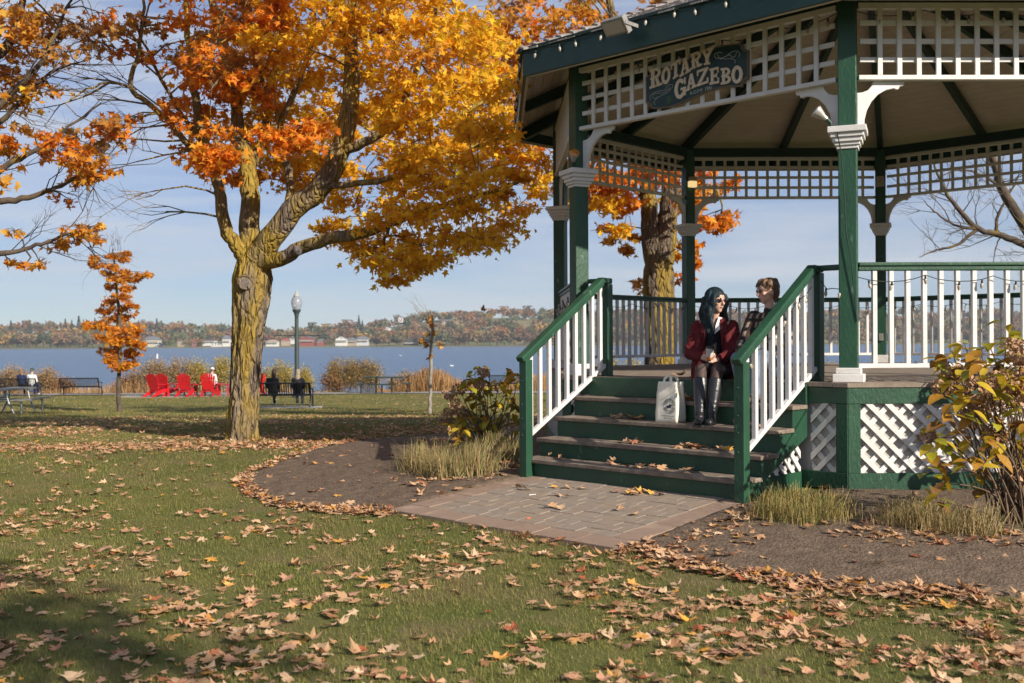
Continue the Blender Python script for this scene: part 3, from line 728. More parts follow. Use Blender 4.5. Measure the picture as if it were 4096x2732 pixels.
swirl(smooth_pts([(1550, 545), (1500, 535), (1440, 560), (1440, 600), (1500, 615), (1600, 590), (1680, 540), (1760, 525), (1810, 560), (1790, 600)]))
swirl(smooth_pts([(1480, 560), (1500, 600), (1580, 620), (1680, 620), (1740, 640), (1735, 680)]))
swirl(smooth_pts([(1760, 540), (1740, 590), (1690, 600), (1670, 575), (1620, 580), (1520, 625)]))
m = MB(); cx_, cz_ = (722 - 1122) * .000754, zz(722, 1145)
for k in range(12):
    a = 2 * math.pi * k / 12; m.box(SGM @ Vector((cx_ + .040 * math.cos(a), -.018, cz_ + .040 * math.sin(a))), (.008, .008, .008))
m.tube([SGM @ Vector((cx_ + .034 * math.cos(k * math.pi / 12), -.017, cz_ + .034 * math.sin(k * math.pi / 12))) for k in range(25)], .004, 5, cap=False)
for k in range(4):
    a = math.pi * k / 4; d = Vector((math.cos(a), 0, math.sin(a))) * .032; c0 = Vector((cx_, -.017 - k * .0004, cz_)); m.bar(SGM @ (c0 - d), SGM @ (c0 + d), .006, .003, SGM.to_3x3() @ Vector((0, 1, 0)))
m.build('emblem', mat('emblem_green', (.06, .14, .06), None, rough=.5), SG)

# ------------------------------------------------------------------ lamps on the gazebo
GLASS_A = mat('amber_glass', (.55, .22, .03), (.4, .14, .02), 20, .12, spec=.8)
SILVER = mat('reflector', (.62, .60, .57), (.5, .48, .46), 15, .25, metal=.6)
FIX = mat('fixture_green', (.02, .06, .045), None, rough=.5)
def spot(name, label, base, aim, lensmat, bodymat):
    base = Vector(base); aim = Vector(aim).normalized(); r = thing(name, label, 'spotlight', base)
    MB().lathe([(.03, 0), (.03, .015), (.012, .02), (.012, .05)], (0, 0, 0), 12).build('foot', FIX, r)
    k = Vector((0, 0, .05)); e_ = k + aim * .05
    q = aim.to_track_quat('Z', 'Y').to_matrix().to_4x4()
    MB().tube([(0, 0, .045), k + aim * .03, e_], [.014, .018, .022], 10).build('neck', FIX, r)
    o = MB().lathe([(.022, 0), (.028, .035), (.045, .075), (.058, .11), (.06, .118)], (0, 0, 0), 16).build('lamp_body', bodymat, r, e_, q.to_euler())
    MB().lathe([(.0595, .112), (.055, .126), (.03, .135), (.002, .138)], (0, 0, 0), 16).build('lens', lensmat, o)
    return r
p = V8[0]; spot('spotlight', 'amber spotlight clamped on the capital of the post beside the hung sign', ST(SIDE - .02, .11, 3.235), (xr.x * .55 + n01.x * .55, xr.y * .55 + n01.y * .55, .6), GLASS_A, SILVER)
spot('spotlight', 'clear reflector spotlight with trailing cable on the capital nearest the bare lattice bay', ST(.10, .12, 3.235), (-.75, .1, .62), SILVER, SILVER)
MB().tube([ST(.02, .18, 3.22), ST(0, .13, 3.0), ST(-.02, .105, 2.6), ST(-.03, .105, 2.3), ST(-.07, .09, 2.05), ST(-.10, .05, 1.5)], .005, 6).build('lamp_cable', WIRE)
tag(bpy.data.objects['lamp_cable'], 'thin dark cable hanging down the post from the clear spotlight', 'cable')
# flood light on the fascia
fl_o = (lambda p: p)(ST(1.97, .69, 4.375)); FL = thing('flood_light', 'finned metal flood light fixed to the teal fascia above the sign', 'flood light', fl_o)
Mf = SGM @ Matrix.Translation((0, -.16, .015)) @ Matrix.Rotation(R_(38), 4, 'X')
FLM = mat('flood_body', (.30, .29, .28), (.22, .21, .2), 30, .4, metal=.5)
def mbox(M, c, s): 
    m = MB(); hx, hy, hz = s[0] / 2, s[1] / 2, s[2] / 2
    return m.add([M @ Vector((c[0] + x, c[1] + y, c[2] + z)) for x in (-hx, hx) for y in (-hy, hy) for z in (-hz, hz)], [(0, 1, 3, 2), (4, 6, 7, 5), (0, 4, 5, 1), (2, 3, 7, 6), (0, 2, 6, 4), (1, 5, 7, 3)])
bevel(mbox(Mf, (0, 0, 0), (.27, .05, .17)).build('housing', FLM, FL), .012, 2)
mbox(Mf, (0, -.0265, 0), (.23, .004, .12)).build('lens', mat('flood_lens', (.42, .36, .30), None, rough=.2), FL)
for k in range(15): mbox(Mf, (-.12 + k * .017, .035, .02), (.006, .025, .12)).build('fin', FLM, FL)
mbox(SGM, (.155, -.10, .02), (.012, .2, .035)).build('bracket', SILVER, FL)
mbox(Mf, (.142, 0, 0), (.014, .07, .175)).build('end_cap', SILVER, FL)
# box lamps on the two rear posts; the one near the maple trunk is lit
LIT = bpy.data.materials.new('lit_lens'); LIT.use_nodes = True
bb = LIT.node_tree.nodes['Principled BSDF']; bb.inputs['Base Color'].default_value = (.8, .65, .35, 1); bb.inputs['Emission Color'].default_value = (1, .72, .32, 1); bb.inputs['Emission Strength'].default_value = .55
for i, lit, label in ((6, True, 'small box lamp glowing yellow on the rear post before the maple trunk'), (5, False, 'small unlit box lamp on the dark rear post')):
    v = V8[i]; d = (CEN - v).normalized(); o = v3(v + d * .13, 3.90); r = thing('box_lamp', label, 'lamp', o); ag = math.atan2(d.y, d.x) + math.pi / 2
    r.rotation_euler = (0, 0, ag); r.scale = (.8, .8, .8)
    bevel(MB().box((0, 0, .075), (.15, .10, .09)).build('housing', mat('lamp_housing', (.38, .33, .27), None, rough=.5), r), .01, 2)
    bevel(MB().box((0, 0, -.03), (.16, .11, .12)).build('lens', LIT if lit else mat('dull_lens', (.35, .31, .26), None, rough=.4), r), .012, 2)
ob = V8[5]; d = (CEN - ob).normalized(); 
bevel(tag(MB().box((0, 0, 0), (.07, .05, .12)).build('outlet_box', mat('outlet_grey', (.2, .19, .17), None, rough=.5), None, v3(ob + d * .105, 1.38), (0, 0, math.atan2(d.y, d.x) + math.pi / 2)), 'small grey electric outlet box on the dark rear post', 'outlet'), .006, 2)

# ------------------------------------------------------------------ strings of bulbs
BULB = mat('frosted_bulb', (.40, .37, .31), (.32, .29, .24), 30, .25, spec=.6)
bme = MB().lathe([(.006, .0), (.011, -.004), (.015, -.016), (.014, -.032), (.008, -.047), (.002, -.054)], (0, 0, 0), 10).mesh('bulb'); bme.materials.append(BULB)
sme = MB().lathe([(.004, .028), (.009, .024), (.0095, -.002), (.006, -.004)], (0, 0, 0), 8).mesh('socket'); sme.materials.append(WIRE)
def string_lights(label, pts, spacing, sag, up=False, tilt=.25, drop=.03):
    pts = [Vector(p) for p in pts]; r = thing('string_lights', label, 'string lights', pts[0], 0, 'bulb strings on the gazebo')
    P = []
    for i in range(len(pts) - 1):
        a, c = pts[i], pts[i + 1]; n = max(3, int((c - a).length / .09))
        for k in range(n): 
            f = k / n; P.append(a.lerp(c, f) + Vector((random.uniform(-.004, .004), random.uniform(-.004, .004), -sag * 4 * f * (1 - f) + random.uniform(-.004, .004))))
    P.append(pts[-1]); MB().tube([p - pts[0] for p in P], .0042, 5).build('wire', WIRE, r)
    acc = spacing * .4
    for i in range(len(P) - 1):
        acc += (P[i + 1] - P[i]).length
        if acc >= spacing:
            acc -= spacing; b_ = new_obj('bulb', bme, None, r, P[i + 1] - pts[0] + Vector((0, 0, -drop)), (random.uniform(-tilt, tilt) + (math.pi if up else 0), random.uniform(-tilt, tilt), 0)); new_obj('socket', sme, None, b_)
def along(i, ra, rb, z, n, out=0.0):
    a, c = ring_pt(i, ra, z), ring_pt(i + 1, ra, z); return [a.lerp(c, k / n) for k in range(n + 1)]
def rail_line(i, z, off, n):
    a, c, e, nn, ag = side(i); A0, C0 = a + e * .06 + nn * off, c - e * .06 + nn * off; return [v3(A0 + (C0 - A0) * (k / n), z + (.012 if k % 2 else 0)) for k in range(n + 1)]
string_lights('string of frosted bulbs along the top of the teal fascia above the sign', along(0, REAVE + .05, 0, 4.475, 11), .30, .03)
string_lights('string of frosted bulbs under the eave on the lake side of the stairs', along(7, REAVE + .05, 0, 4.46, 8), .30, .03)
string_lights('string of frosted bulbs looped over the lattice frieze behind the sign', rail_line(0, 4.27, .05, 5), .28, .05)
string_lights('string of frosted bulbs looped over the sunlit lattice frieze', rail_line(1, 4.27, .06, 5), .28, .05)
string_lights('string of frosted bulbs draped under the sunlit front handrail', [ST(.35, -.14, 1.93)] + [ST(.10, .14, 1.80)] + rail_line(1, 1.90, .06, 5), .27, .05)
string_lights('string of frosted bulbs under the rear handrail before the maple trunk', rail_line(6, 1.90, -.05, 4), .30, .06)
string_lights('string of frosted bulbs under the long rear handrail facing the lake', rail_line(5, 1.90, -.05, 5), .30, .05)
string_lights('string of frosted bulbs under the rear handrail by the bare tree', rail_line(4, 1.90, -.05, 5), .30, .05)
string_lights('tangled string of frosted bulbs on the handrail at the lake side of the stairs', rail_line(7, 1.86, .07, 4), .14, .10)
string_lights('string of bulbs wound down the stair handrail beside the seated pair', [ST(.33, .02, 1.86), ST(.31, .35, 1.70), ST(.34, .62, 1.50), ST(.29, .9, 1.34), ST(.33, 1.12, 1.24), ST(.29, 1.24, 1.12)], .20, .03, tilt=.5)
# ------------------------------------------------------------------ leaves
def maple(detail=True, curl=.0, fold=.0, seed=0):
    r = random.Random(seed)
    H = [(.16, -.06), (.46, -.02), (.30, .15), (.62, .40), (.36, .41), (.30, .50), (.15, .47), (.20, .62)] if detail else [(.42, .02), (.22, .22), (.60, .48), (.20, .50)]
    P = [(0, 0)] + H + [(0, 1.0)] + [(-x, y) for x, y in reversed(H)]
    V = [(0, .3, 0)] + [(x, y, 0) for x, y in P]; V = np.array(V, float); V[1:, :2] += np.array([(r.uniform(-.07, .07), r.uniform(-.07, .07)) for _ in P]); V[:, 0] *= r.uniform(.75, 1.05)
    d = np.hypot(V[:, 0], V[:, 1] - .3)
    V[:, 2] = curl * d ** 2 + fold * np.abs(V[:, 0]) + np.array([r.uniform(-1, 1) * (.16 if detail else .10) * dd for dd in d]) * (abs(curl) + .3)
    V[:, 1] -= .3; n = len(P)
    F = np.array([(0, 1 + i, 1 + (i + 1) % n) for i in range(n)]); return V, F
CURLS = ((.1, .05), (.25, .25), (-.25, .1), (.2, -.25), (.45, .1), (.05, .4), (.3, -.3), (-.3, -.05), (.15, .15), (.6, .35), (-.1, -.45))
T_GROUND = [maple(True, c, f, i) for i, (c, f) in enumerate(CURLS)]
T_TREE = [maple(False, c, f, 20 + i) for i, (c, f) in enumerate(((.2, .1), (-.35, .1), (.3, -.3), (-.2, .35)))]
def mixcol(n, cols, wts, jit=.12):
    cols = np.array(cols); k = RNG.choice(len(cols), n, p=np.array(wts) / sum(wts)); k2 = RNG.choice(len(cols), n, p=np.array(wts) / sum(wts)); f = RNG.random((n, 1)) * .45
    c = cols[k] * (1 - f) + cols[k2] * f; return np.clip(c * (1 + RNG.normal(0, jit, (n, 1))), .004, .95)
LEAFM = leaf_mat('maple_leaf', trans=.5); DRYM = leaf_mat('dry_leaf', trans=.15, rough=.7)

def bark_mat(name, c1, c2, c3, f3):
    m = mat(name, c1, c2, 5, .95, 0, stretch=(1, 1, .3), coord='World', c3=c3, s3=3.0, f3=f3, spec=.12); t = m.node_tree; N = t.nodes.new; ln = t.links.new
    mp = [n for n in t.nodes if n.type == 'MAPPING'][0]; dn = N('ShaderNodeTexNoise'); dn.inputs['Scale'].default_value = 7; dn.inputs['Detail'].default_value = 4; ln(mp.outputs[0], dn.inputs['Vector'])
    ma = N('ShaderNodeMix'); ma.data_type = 'VECTOR'; ma.inputs['Factor'].default_value = .12; ln(mp.outputs[0], ma.inputs['A']); ln(dn.outputs['Color'], ma.inputs['B'])
    vo = N('ShaderNodeTexVoronoi'); vo.feature = 'DISTANCE_TO_EDGE'; vo.inputs['Scale'].default_value = 13; ln(ma.outputs['Result'], vo.inputs['Vector'])
    rr = N('ShaderNodeMapRange'); rr.inputs[1].default_value = 0; rr.inputs[2].default_value = .22; ln(vo.outputs['Distance'], rr.inputs[0])
    ad = N('ShaderNodeMath'); ad.operation = 'MULTIPLY_ADD'; ad.inputs[1].default_value = .45; ln(dn.outputs['Fac'], ad.inputs[0]); ln(rr.outputs[0], ad.inputs[2])
    bp = N('ShaderNodeBump'); bp.inputs['Strength'].default_value = 1.0; bp.inputs['Distance'].default_value = .04; ln(ad.outputs[0], bp.inputs['Height']); ln(bp.outputs[0], t.nodes['Principled BSDF'].inputs['Normal']); return m
BARK = bark_mat('maple_bark', (.23, .185, .14), (.14, .11, .085), (.29, .20, .042), (.40, .57))
BARK2 = bark_mat('plain_maple_bark', (.17, .13, .095), (.10, .078, .058), (.26, .18, .04), (.44, .60))
BARK_D = mat('branch_bark', (.115, .09, .07), (.07, .055, .043), 8, .95, .8, 25, coord='World', c3=(.17, .12, .04), s3=2.2, f3=(.55, .66), spec=.15)
BARK_P = mat('pale_bark', (.30, .27, .23), (.18, .16, .13), 8, .9, .6, 30, coord='World', spec=.15)

BLOCK = []      # points that the sun reaches in the photograph: no foliage between them and the sun
class Tree:
    def __init__(s): s.wood = MB(); s.nodes = []; s.P = []; s.R = []; s.S = []; s.C = []
    def limb(s, pts, rad, n=9, seg=5, jit=.015):
        """pts as world points; smooth tube, remembered for the twigs"""
        P = [Vector(p) for p in smooth_pts([tuple(p) for p in pts], seg)]; m = len(P)
        R = [rad[0] + (rad[1] - rad[0]) * (i / (m - 1)) ** .8 for i in range(m)] if len(rad) == 2 else list(np.interp(np.linspace(0, 1, m), np.linspace(0, 1, len(rad)), rad))
        P = [p + Vector((random.uniform(-1, 1), random.uniform(-1, 1), random.uniform(-1, 1))) * jit * (0 if i == 0 else 1) for i, p in enumerate(P)]
        s.wood.tube(P, R, n); s.nodes += [(P[i], R[i]) for i in range(m)]; return P
    def near(s, c, below=.0):
        best = None
        for p, r in s.nodes:
            d = (p - c).length + max(0, p.z - c.z + below) * .8
            if best is None or d < best[0]: best = (d, p, r)
        return best[1], best[2]
    def twig(s, a, b, r0, r1, n=4, bend=.12):
        a, b = Vector(a), Vector(b); d = b - a; k = max(2, int(d.length / .25)); off = Vector((random.uniform(-1, 1), random.uniform(-1, 1), random.uniform(-.2, 1))) * bend * d.length
        P = [a + d * (i / k) + off * math.sin(math.pi * i / k) + Vector((random.uniform(-1, 1), random.uniform(-1, 1), random.uniform(-1, 1))) * .02 * (1 if 0 < i < k else 0) for i in range(k + 1)]
        s.wood.tube(P, [r0 + (r1 - r0) * i / k for i in range(k + 1)], n, cap=False); return P
    def leaves(s, pts, cols, wts, size, droop=.6):
        n = len(pts); s.P.append(np.array(pts))
        s.R.append(rot_mats(RNG.normal(-.15, .75, n) - droop * RNG.random(n), RNG.normal(0, .7, n), RNG.uniform(0, 6.283, n)))
        s.S.append(RNG.normal(size, size * .2, n).clip(size * .5, size * 1.5)); s.C.append(mixcol(n, cols, wts))
    def clump(s, c, r, nleaf, cols, wts, size, sprays=6, r0=.012, flat=.6, twigs=True):
        c = Vector(c)
        if BLOCK and any((c - p0 - to_sun * max(0, (c - p0).dot(to_sun))).length < r + .22 for p0 in BLOCK): return
        a, ra = s.near(c)
        if twigs: 
            P = s.twig(a, c, min(r0 * (1 + (c - a).length * .5), ra * .8), .006, 5)
            if (c - a).length > .8: s.nodes += [(p, .01) for p in P[1:]]
        pts = []
        for k in range(sprays):
            th = random.uniform(0, 6.283); el = random.uniform(-.7, .8); L_ = r * random.uniform(.65, 1.25)
            d = Vector((math.cos(th) * math.cos(el), math.sin(th) * math.cos(el), math.sin(el) * flat)); e_ = c + d * L_
            if twigs: s.twig(c, e_, .006, .003, 3, .2)
            m = max(2, nleaf // sprays)
            f = RNG.random(m) ** .7; q = np.array(c)[None] + np.array(d * L_)[None] * f[:, None] + RNG.normal(0, r * .20, (m, 3)) * np.array([1, 1, .7]); q[:, 2] -= .05
            pts.append(q)
        s.leaves(np.concatenate(pts), cols, wts, size)
    def bare(s, a, d, L_, r, depth, spread=.55, up=.1):
        """bare forking twigs"""
        d = d.normalized(); b = a + d * L_; P = s.twig(a, b, r, r * .55, 5 if r > .012 else 3, .10)
        if depth <= 0: return
        for k in range(random.choice((2, 2, 3))):
            q = P[random.randint(max(1, len(P) // 2), len(P) - 1)]
            nd = d + Vector((random.uniform(-1, 1), random.uniform(-1, 1), random.uniform(-.8, .9) + up)) * spread
            s.bare(q, nd, L_ * random.uniform(.55, .85), r * .58, depth - 1, spread, up)
    def finish(s, name, label, base, trunk_mat, leafmat=None, trunk_extra=None, cat='tree', group=None, trunkname='trunk'):
        root = thing(name, label, cat, base, 0, group); off = Vector(base)
        o = s.wood.build('limbs' if trunk_extra is not None else trunkname, trunk_mat, root, -off)
        if trunk_extra is not None: new_obj(trunkname, trunk_extra[0], trunk_extra[1], root, -off)
        if s.P:
            me = scatter('crown', s.tm if hasattr(s, 'tm') else T_TREE, np.concatenate(s.P), np.concatenate(s.R), np.concatenate(s.S), np.concatenate(s.C))
            new_obj('crown', me, leafmat or LEAFM, root, -off)
        return root
def trunk_mesh(name, pts, rad, nz=170, na=88, rid=.04, seed=0, lump=.05):
    """trunk with furrowed bark: ridges run up the stem"""
    P = np.array(smooth_pts([tuple(p) for p in pts], 8)); L_ = np.concatenate([[0], np.cumsum(np.linalg.norm(np.diff(P, axis=0), axis=1))])
    s_ = np.linspace(0, L_[-1], nz); C = np.stack([np.interp(s_, L_, P[:, i]) for i in range(3)], 1); Rr = np.interp(s_ / L_[-1], np.linspace(0, 1, len(rad)), rad)
    th = np.linspace(0, 2 * math.pi, na, endpoint=False) + math.pi / 2      # seam at the far side
    T, S = np.meshgrid(th, s_); u = (T - math.pi / 2)
    n1_ = fbm(u * 3.4 + .6 * fbm(u * 1.5, S * .9, seed + 2), S * 1.5, seed, 3); ridge = 1 - np.abs(n1_ - .5) * 5; ridge = np.clip(ridge, -1, 1)
    fine = fbm(u * 9, S * 5, seed + 5, 3) - .5; big = fbm(u * .9, S * .8, seed + 8, 2) - .5
    Rm = Rr[:, None] * (1 + lump * 3 * big) - rid * np.clip(ridge, 0, 1) + rid * .9 * fine
    fl = np.clip(1 - S / .45, 0, 1) ** 2; Rm = Rm * (1 + fl * (.24 + .30 * (fbm(u * 1.3, S * 0, seed + 11, 1) - .5) * 2))
    V = np.stack([C[:, 0][:, None] + Rm * np.cos(T), C[:, 1][:, None] + Rm * np.sin(T), np.repeat(C[:, 2][:, None], na, 1)], -1).reshape(-1, 3)
    I = np.arange(nz * na).reshape(nz, na); J = np.roll(I, -1, 1)
    F = np.stack([I[:-1], J[:-1], J[1:], I[1:]], -1).reshape(-1, 4); return np_mesh(name, V, F, smooth=True)

GOLDC = [(.86, .50, .025), (.82, .42, .022), (.90, .60, .045), (.72, .32, .018)]
ORC = [(.78, .28, .028), (.72, .21, .026), (.82, .38, .035), (.56, .16, .016)]
RUST = [(.64, .27, .03), (.54, .20, .025), (.74, .36, .04), (.78, .46, .07)]
TANC = [(.46, .24, .065), (.55, .30, .09), (.40, .17, .03), (.50, .22, .025)]

def sample_zone(poly, n, rmin):
    P = np.array(poly, float); x0, y0 = P.min(0); x1, y1 = P.max(0); out = []
    tries = 0
    while len(out) < n and tries < 6000:
        tries += 1; x, y = random.uniform(x0, x1), random.uniform(y0, y1)
        if in_poly(np.array(x), np.array(y), poly) and all((x - a) ** 2 + (y - b) ** 2 > rmin ** 2 for a, b in out): out.append((x, y))
    return out

# ------------------------------------------------------------------ the big maple
MD = 15.2; t = Tree(); base = on_ground(556, 1012); MD = base.y; BLOCK[:] = [base + Vector((.02 * k, -.25, .1 + .3 * k)) for k in range(9)]
def A(px, py, dd=0.0): return at(px, py, MD + dd)
big_trunk = trunk_mesh('trunk', [base - Vector((0, 0, .25)), base + Vector((0, 0, .1)), A(560, 930), A(565, 850), A(568, 780), A(575, 700), A(580, 640), A(584, 590), A(588, 550)], [.27, .25, .24, .235, .228, .228, .232, .245, .28, .30, .24, .12], lump=.045)
L1 = t.limb([A(578, 600), A(572, 540, .1), A(574, 450, .15), A(568, 380, .2), A(548, 310, .3), A(540, 200, .6), (A(505, 90, .9)), A(480, -40, 1.2), A(470, -250, 1.4)], [.18, .15, .13, .10, .075, .06, .04], 12)
t.limb([A(570, 390, .2), A(600, 330, .5), A(618, 240, .8), A(640, 130, 1.1), A(650, 0, 1.3), A(640, -200, 1.5)], [.09, .07, .05, .03], 10)
L2 = t.limb([A(592, 590, -.05), A(625, 545, -.2), A(670, 485, -.35), A(740, 425, -.5), A(780, 350, -.55), A(800, 270, -.5), A(808, 180, -.4), A(806, 80, -.2), A(818, -40, 0), A(830, -260, .3)], [.20, .17, .16, .15, .14, .12, .10, .08, .06], 14)
t.limb([A(600, 605, -.1), A(640, 595, -.3), A(690, 570, -.5), A(760, 548, -.7), A(830, 535, -.8), A(900, 510, -.7), A(985, 480, -.5), A(1080, 455, -.3), A(1190, 420, -.1)], [.13, .105, .09, .08, .06, .04, .02], 12)
t.limb([A(566, 600, 0), A(545, 565, -.1), A(518, 525, -.2), A(508, 455, -.2), A(494, 395, -.2), A(470, 330, -.1), A(452, 250, 0), A(440, 170, .1), A(430, 60, .3), A(425, -60, .5)], [.13, .10, .085, .075, .065, .05, .03], 11)
t.limb([A(494, 395, -.2), A(440, 345, -.5), A(395, 285, -.7), A(345, 240, -.8), A(302, 200, -.9), A(318, 120, -.9), A(330, 20, -.7), A(325, -80, -.5)], [.055, .045, .038, .028, .015], 9)
t.limb([A(470, 330, -.1), A(420, 270, -.3), A(370, 180, -.5), A(330, 100, -.7), A(300, 30, -.8)], [.04, .03, .02, .012], 8)
t.limb([A(302, 200, -.9), A(250, 190, -1.1), A(200, 205, -1.2), A(150, 235, -1.3)], [.022, .016, .008], 6)
t.limb([A(655, 500, -.3), A(668, 430, -.2), A(655, 360, .0), A(645, 280, .3), A(690, 180, .6), A(720, 60, .8), A(730, -100, 1)], [.07, .06, .05, .04, .02], 9)
t.limb([A(645, 290, .3), A(610, 200, .2), A(575, 130, .2), A(560, 30, .3), A(560, -90, .4)], [.04, .03, .02], 8)
t.limb([A(780, 350, -.55), A(850, 320, -.8), A(905, 270, -.9), A(950, 170, -.8), A(985, 90, -.6), A(1010, -30, -.4)], [.075, .06, .05, .04, .02], 9)
t.limb([A(905, 270, -.9), A(980, 300, -.7), A(1060, 260, -.5), A(1150, 210, -.2), A(1230, 180, 0)], [.04, .03, .02, .01], 8)
t.limb([A(740, 425, -.5), A(830, 420, -.9), A(930, 400, -1.1), A(1020, 360, -.9), A(1110, 330, -.6), A(1200, 300, -.3)], [.05, .04, .03, .012], 8)
t.limb([A(900, 510, -.7), A(880, 560, -.6), A(880, 610, -.5)], [.03, .02, .01], 6); t.limb([A(806, 100, -.2), A(760, 40, .2), A(740, -80, .6)], [.05, .03, .02], 8)
# bare drooping twigs low at the inner side
for q in ((505, 450), (512, 500), (545, 300)):
    t.bare(A(*q, -.2), Vector((-1, -.2, .1)), .8, .018, 3, .7, .0)
for q, dr in (((345, 240), (-1, 0, .1)), ((302, 200), (-1, 0, .2)), ((395, 285), (-1, 0, -.3)), ((420, 270), (-.8, 0, .5)), ((370, 180), (-.9, 0, .6)), ((318, 120), (-.9, 0, .6)), ((250, 190), (-.9, 0, -.4)), ((440, 345), (-1, 0, -.2)), ((330, 60), (.5, 0, .9))):
    t.bare(A(*q, -.7), Vector(dr), .75, .016, 3, .6, .1)
gold_zone = [(610, 0), (760, -20), (1000, -20), (1110, 40), (1185, 100), (1245, 190), (1250, 300), (1200, 330), (1275, 400), (1225, 475), (1150, 555), (1080, 580), (1010, 590), (930, 625), (885, 640), (835, 585), (770, 535), (735, 470), (690, 425), (640, 400), (610, 280)]
or_zone = [(425, 40), (480, -10), (620, -20), (660, 60), (620, 180), (610, 400), (545, 415), (478, 400), (440, 350), (432, 230)]
top_zone = [(330, -30), (1050, -30), (1000, -300), (850, -480), (600, -480), (420, -300)]
for (px_, py_) in sample_zone(gold_zone, 138, 38):
    inner = float(edge_dist(np.array(px_), np.array(py_), gold_zone)); dd = random.uniform(-1, 1) * min(3.6, .5 + inner / 38)
    if 860 < px_ < 1110: dd = 10.94 / (1 + 1.09 * (px_ - 1175) / 2380) + random.uniform(.85, 3.6) - MD
    elif px_ >= 1110: dd = random.uniform(.4, 2.6)
    near_l2 = px_ < 840 and py_ > 200 and px_ < 900 - .45 * (py_ - 200) + 40
    if near_l2: dd = abs(dd) + .7
    cs = GOLDC if (px_ > 700 or py_ > 250 or random.random() < .5) else [GOLDC[1], ORC[2], GOLDC[0], GOLDC[2]]
    if random.random() < .05: cs = RUST
    t.clump(A(px_, py_, dd), .40 * random.uniform(.8, 1.2), random.randint(95, 185), cs, (4, 3, 3.5, .8), .103, 8)
for (px_, py_) in sample_zone(or_zone, 42, 35):
    inner = float(edge_dist(np.array(px_), np.array(py_), or_zone)); dd = random.uniform(-1, 1) * min(2.6, .5 + inner / 40)
    if 545 < px_ < 610 and py_ > 330: dd = abs(dd) + .5
    cs = random.choice((ORC, ORC, ORC, TANC)) if px_ < 580 else random.choice((ORC, GOLDC, RUST)); t.clump(A(px_, py_, dd), .36 * random.uniform(.7, 1.2), random.randint(60, 120), cs, (4, 3, 3, 1.2), .106, 6)
for (px_, py_) in ((520, 175), (500, 190), (548, 170), (470, 165), (560, 60), (590, 40), (520, 60), (500, 330), (520, 350), (480, 345), (508, 385), (660, 300), (700, 290), (735, 295), (640, 330), (710, 320), (600, 300)):
    t.clump(A(px_ + random.uniform(-8, 8), py_ + random.uniform(-8, 8), -1.3), .30, 70, ORC, (4, 3, 4, .6), .125, 6)
for (px_, py_) in ((235, 290), (262, 280), (290, 270), (250, 315), (220, 330), (195, 345), (270, 300), (390, 255), (410, 285), (400, 230), (345, 130), (300, 60), (330, 45), (270, 70), (245, 60), (360, 60), (290, 105), (400, 40), (450, 90), (440, 130)):
    t.clump(A(px_, py_, random.uniform(-1.2, -.6)), .26, 34, TANC if px_ < 380 and random.random() < .6 else ORC, (3, 3, 2, 2), .115, 5)
for (px_, py_) in sample_zone(top_zone, 75, 48): t.clump(A(px_, py_, random.uniform(-3.8, 3.8)), .6, 75, GOLDC if px_ > 650 else ORC, (4, 3, 3, 1.2), .14, 6)
# more crown on the camera side and behind, above the frame
for k in range(26): t.clump(A(random.uniform(450, 1000), random.uniform(-420, -80), random.choice((-1, 1)) * random.uniform(2, 3.4)), .6, 70, GOLDC, (4, 3, 3, 1.2), .14, 6)
mroot = t.finish('maple_tree', 'big maple with lichen-yellow trunk and dense golden orange leaves standing in fallen leaves', base, BARK, LEAFM, (big_trunk, BARK))
BLOCK.clear()
# sawn limb scar on the trunk
kc = A(563, 648, -.30); m = MB(); d = (Vector((0, 0, CAM_Z)) - kc).normalized(); q = d.to_track_quat('Z', 'Y').to_euler()
SCAR = mat('sawn_wood', (.16, .14, .125), (.09, .08, .072), 20, .9, .4, 30)
m.lathe([(.02, -.08), (.115, -.08), (.118, -.015), (.105, .018), (.09, .02), (.082, .006)], (0, 0, 0), 22); col = m.build('scar_collar', BARK, mroot, kc - base, q)
MB().lathe([(.084, -.05), (.084, .004), (.05, .007), (.004, .008)], (0, 0, 0), 22).build('sawn_face', SCAR, col)
kc = A(684, 574, -.60); m = MB(); m.lathe([(.07, -.06), (.07, -.005), (.055, .012), (.012, .012)], (0, 0, 0), 16); m.build('limb_scar', SCAR, mroot, kc - base, q)

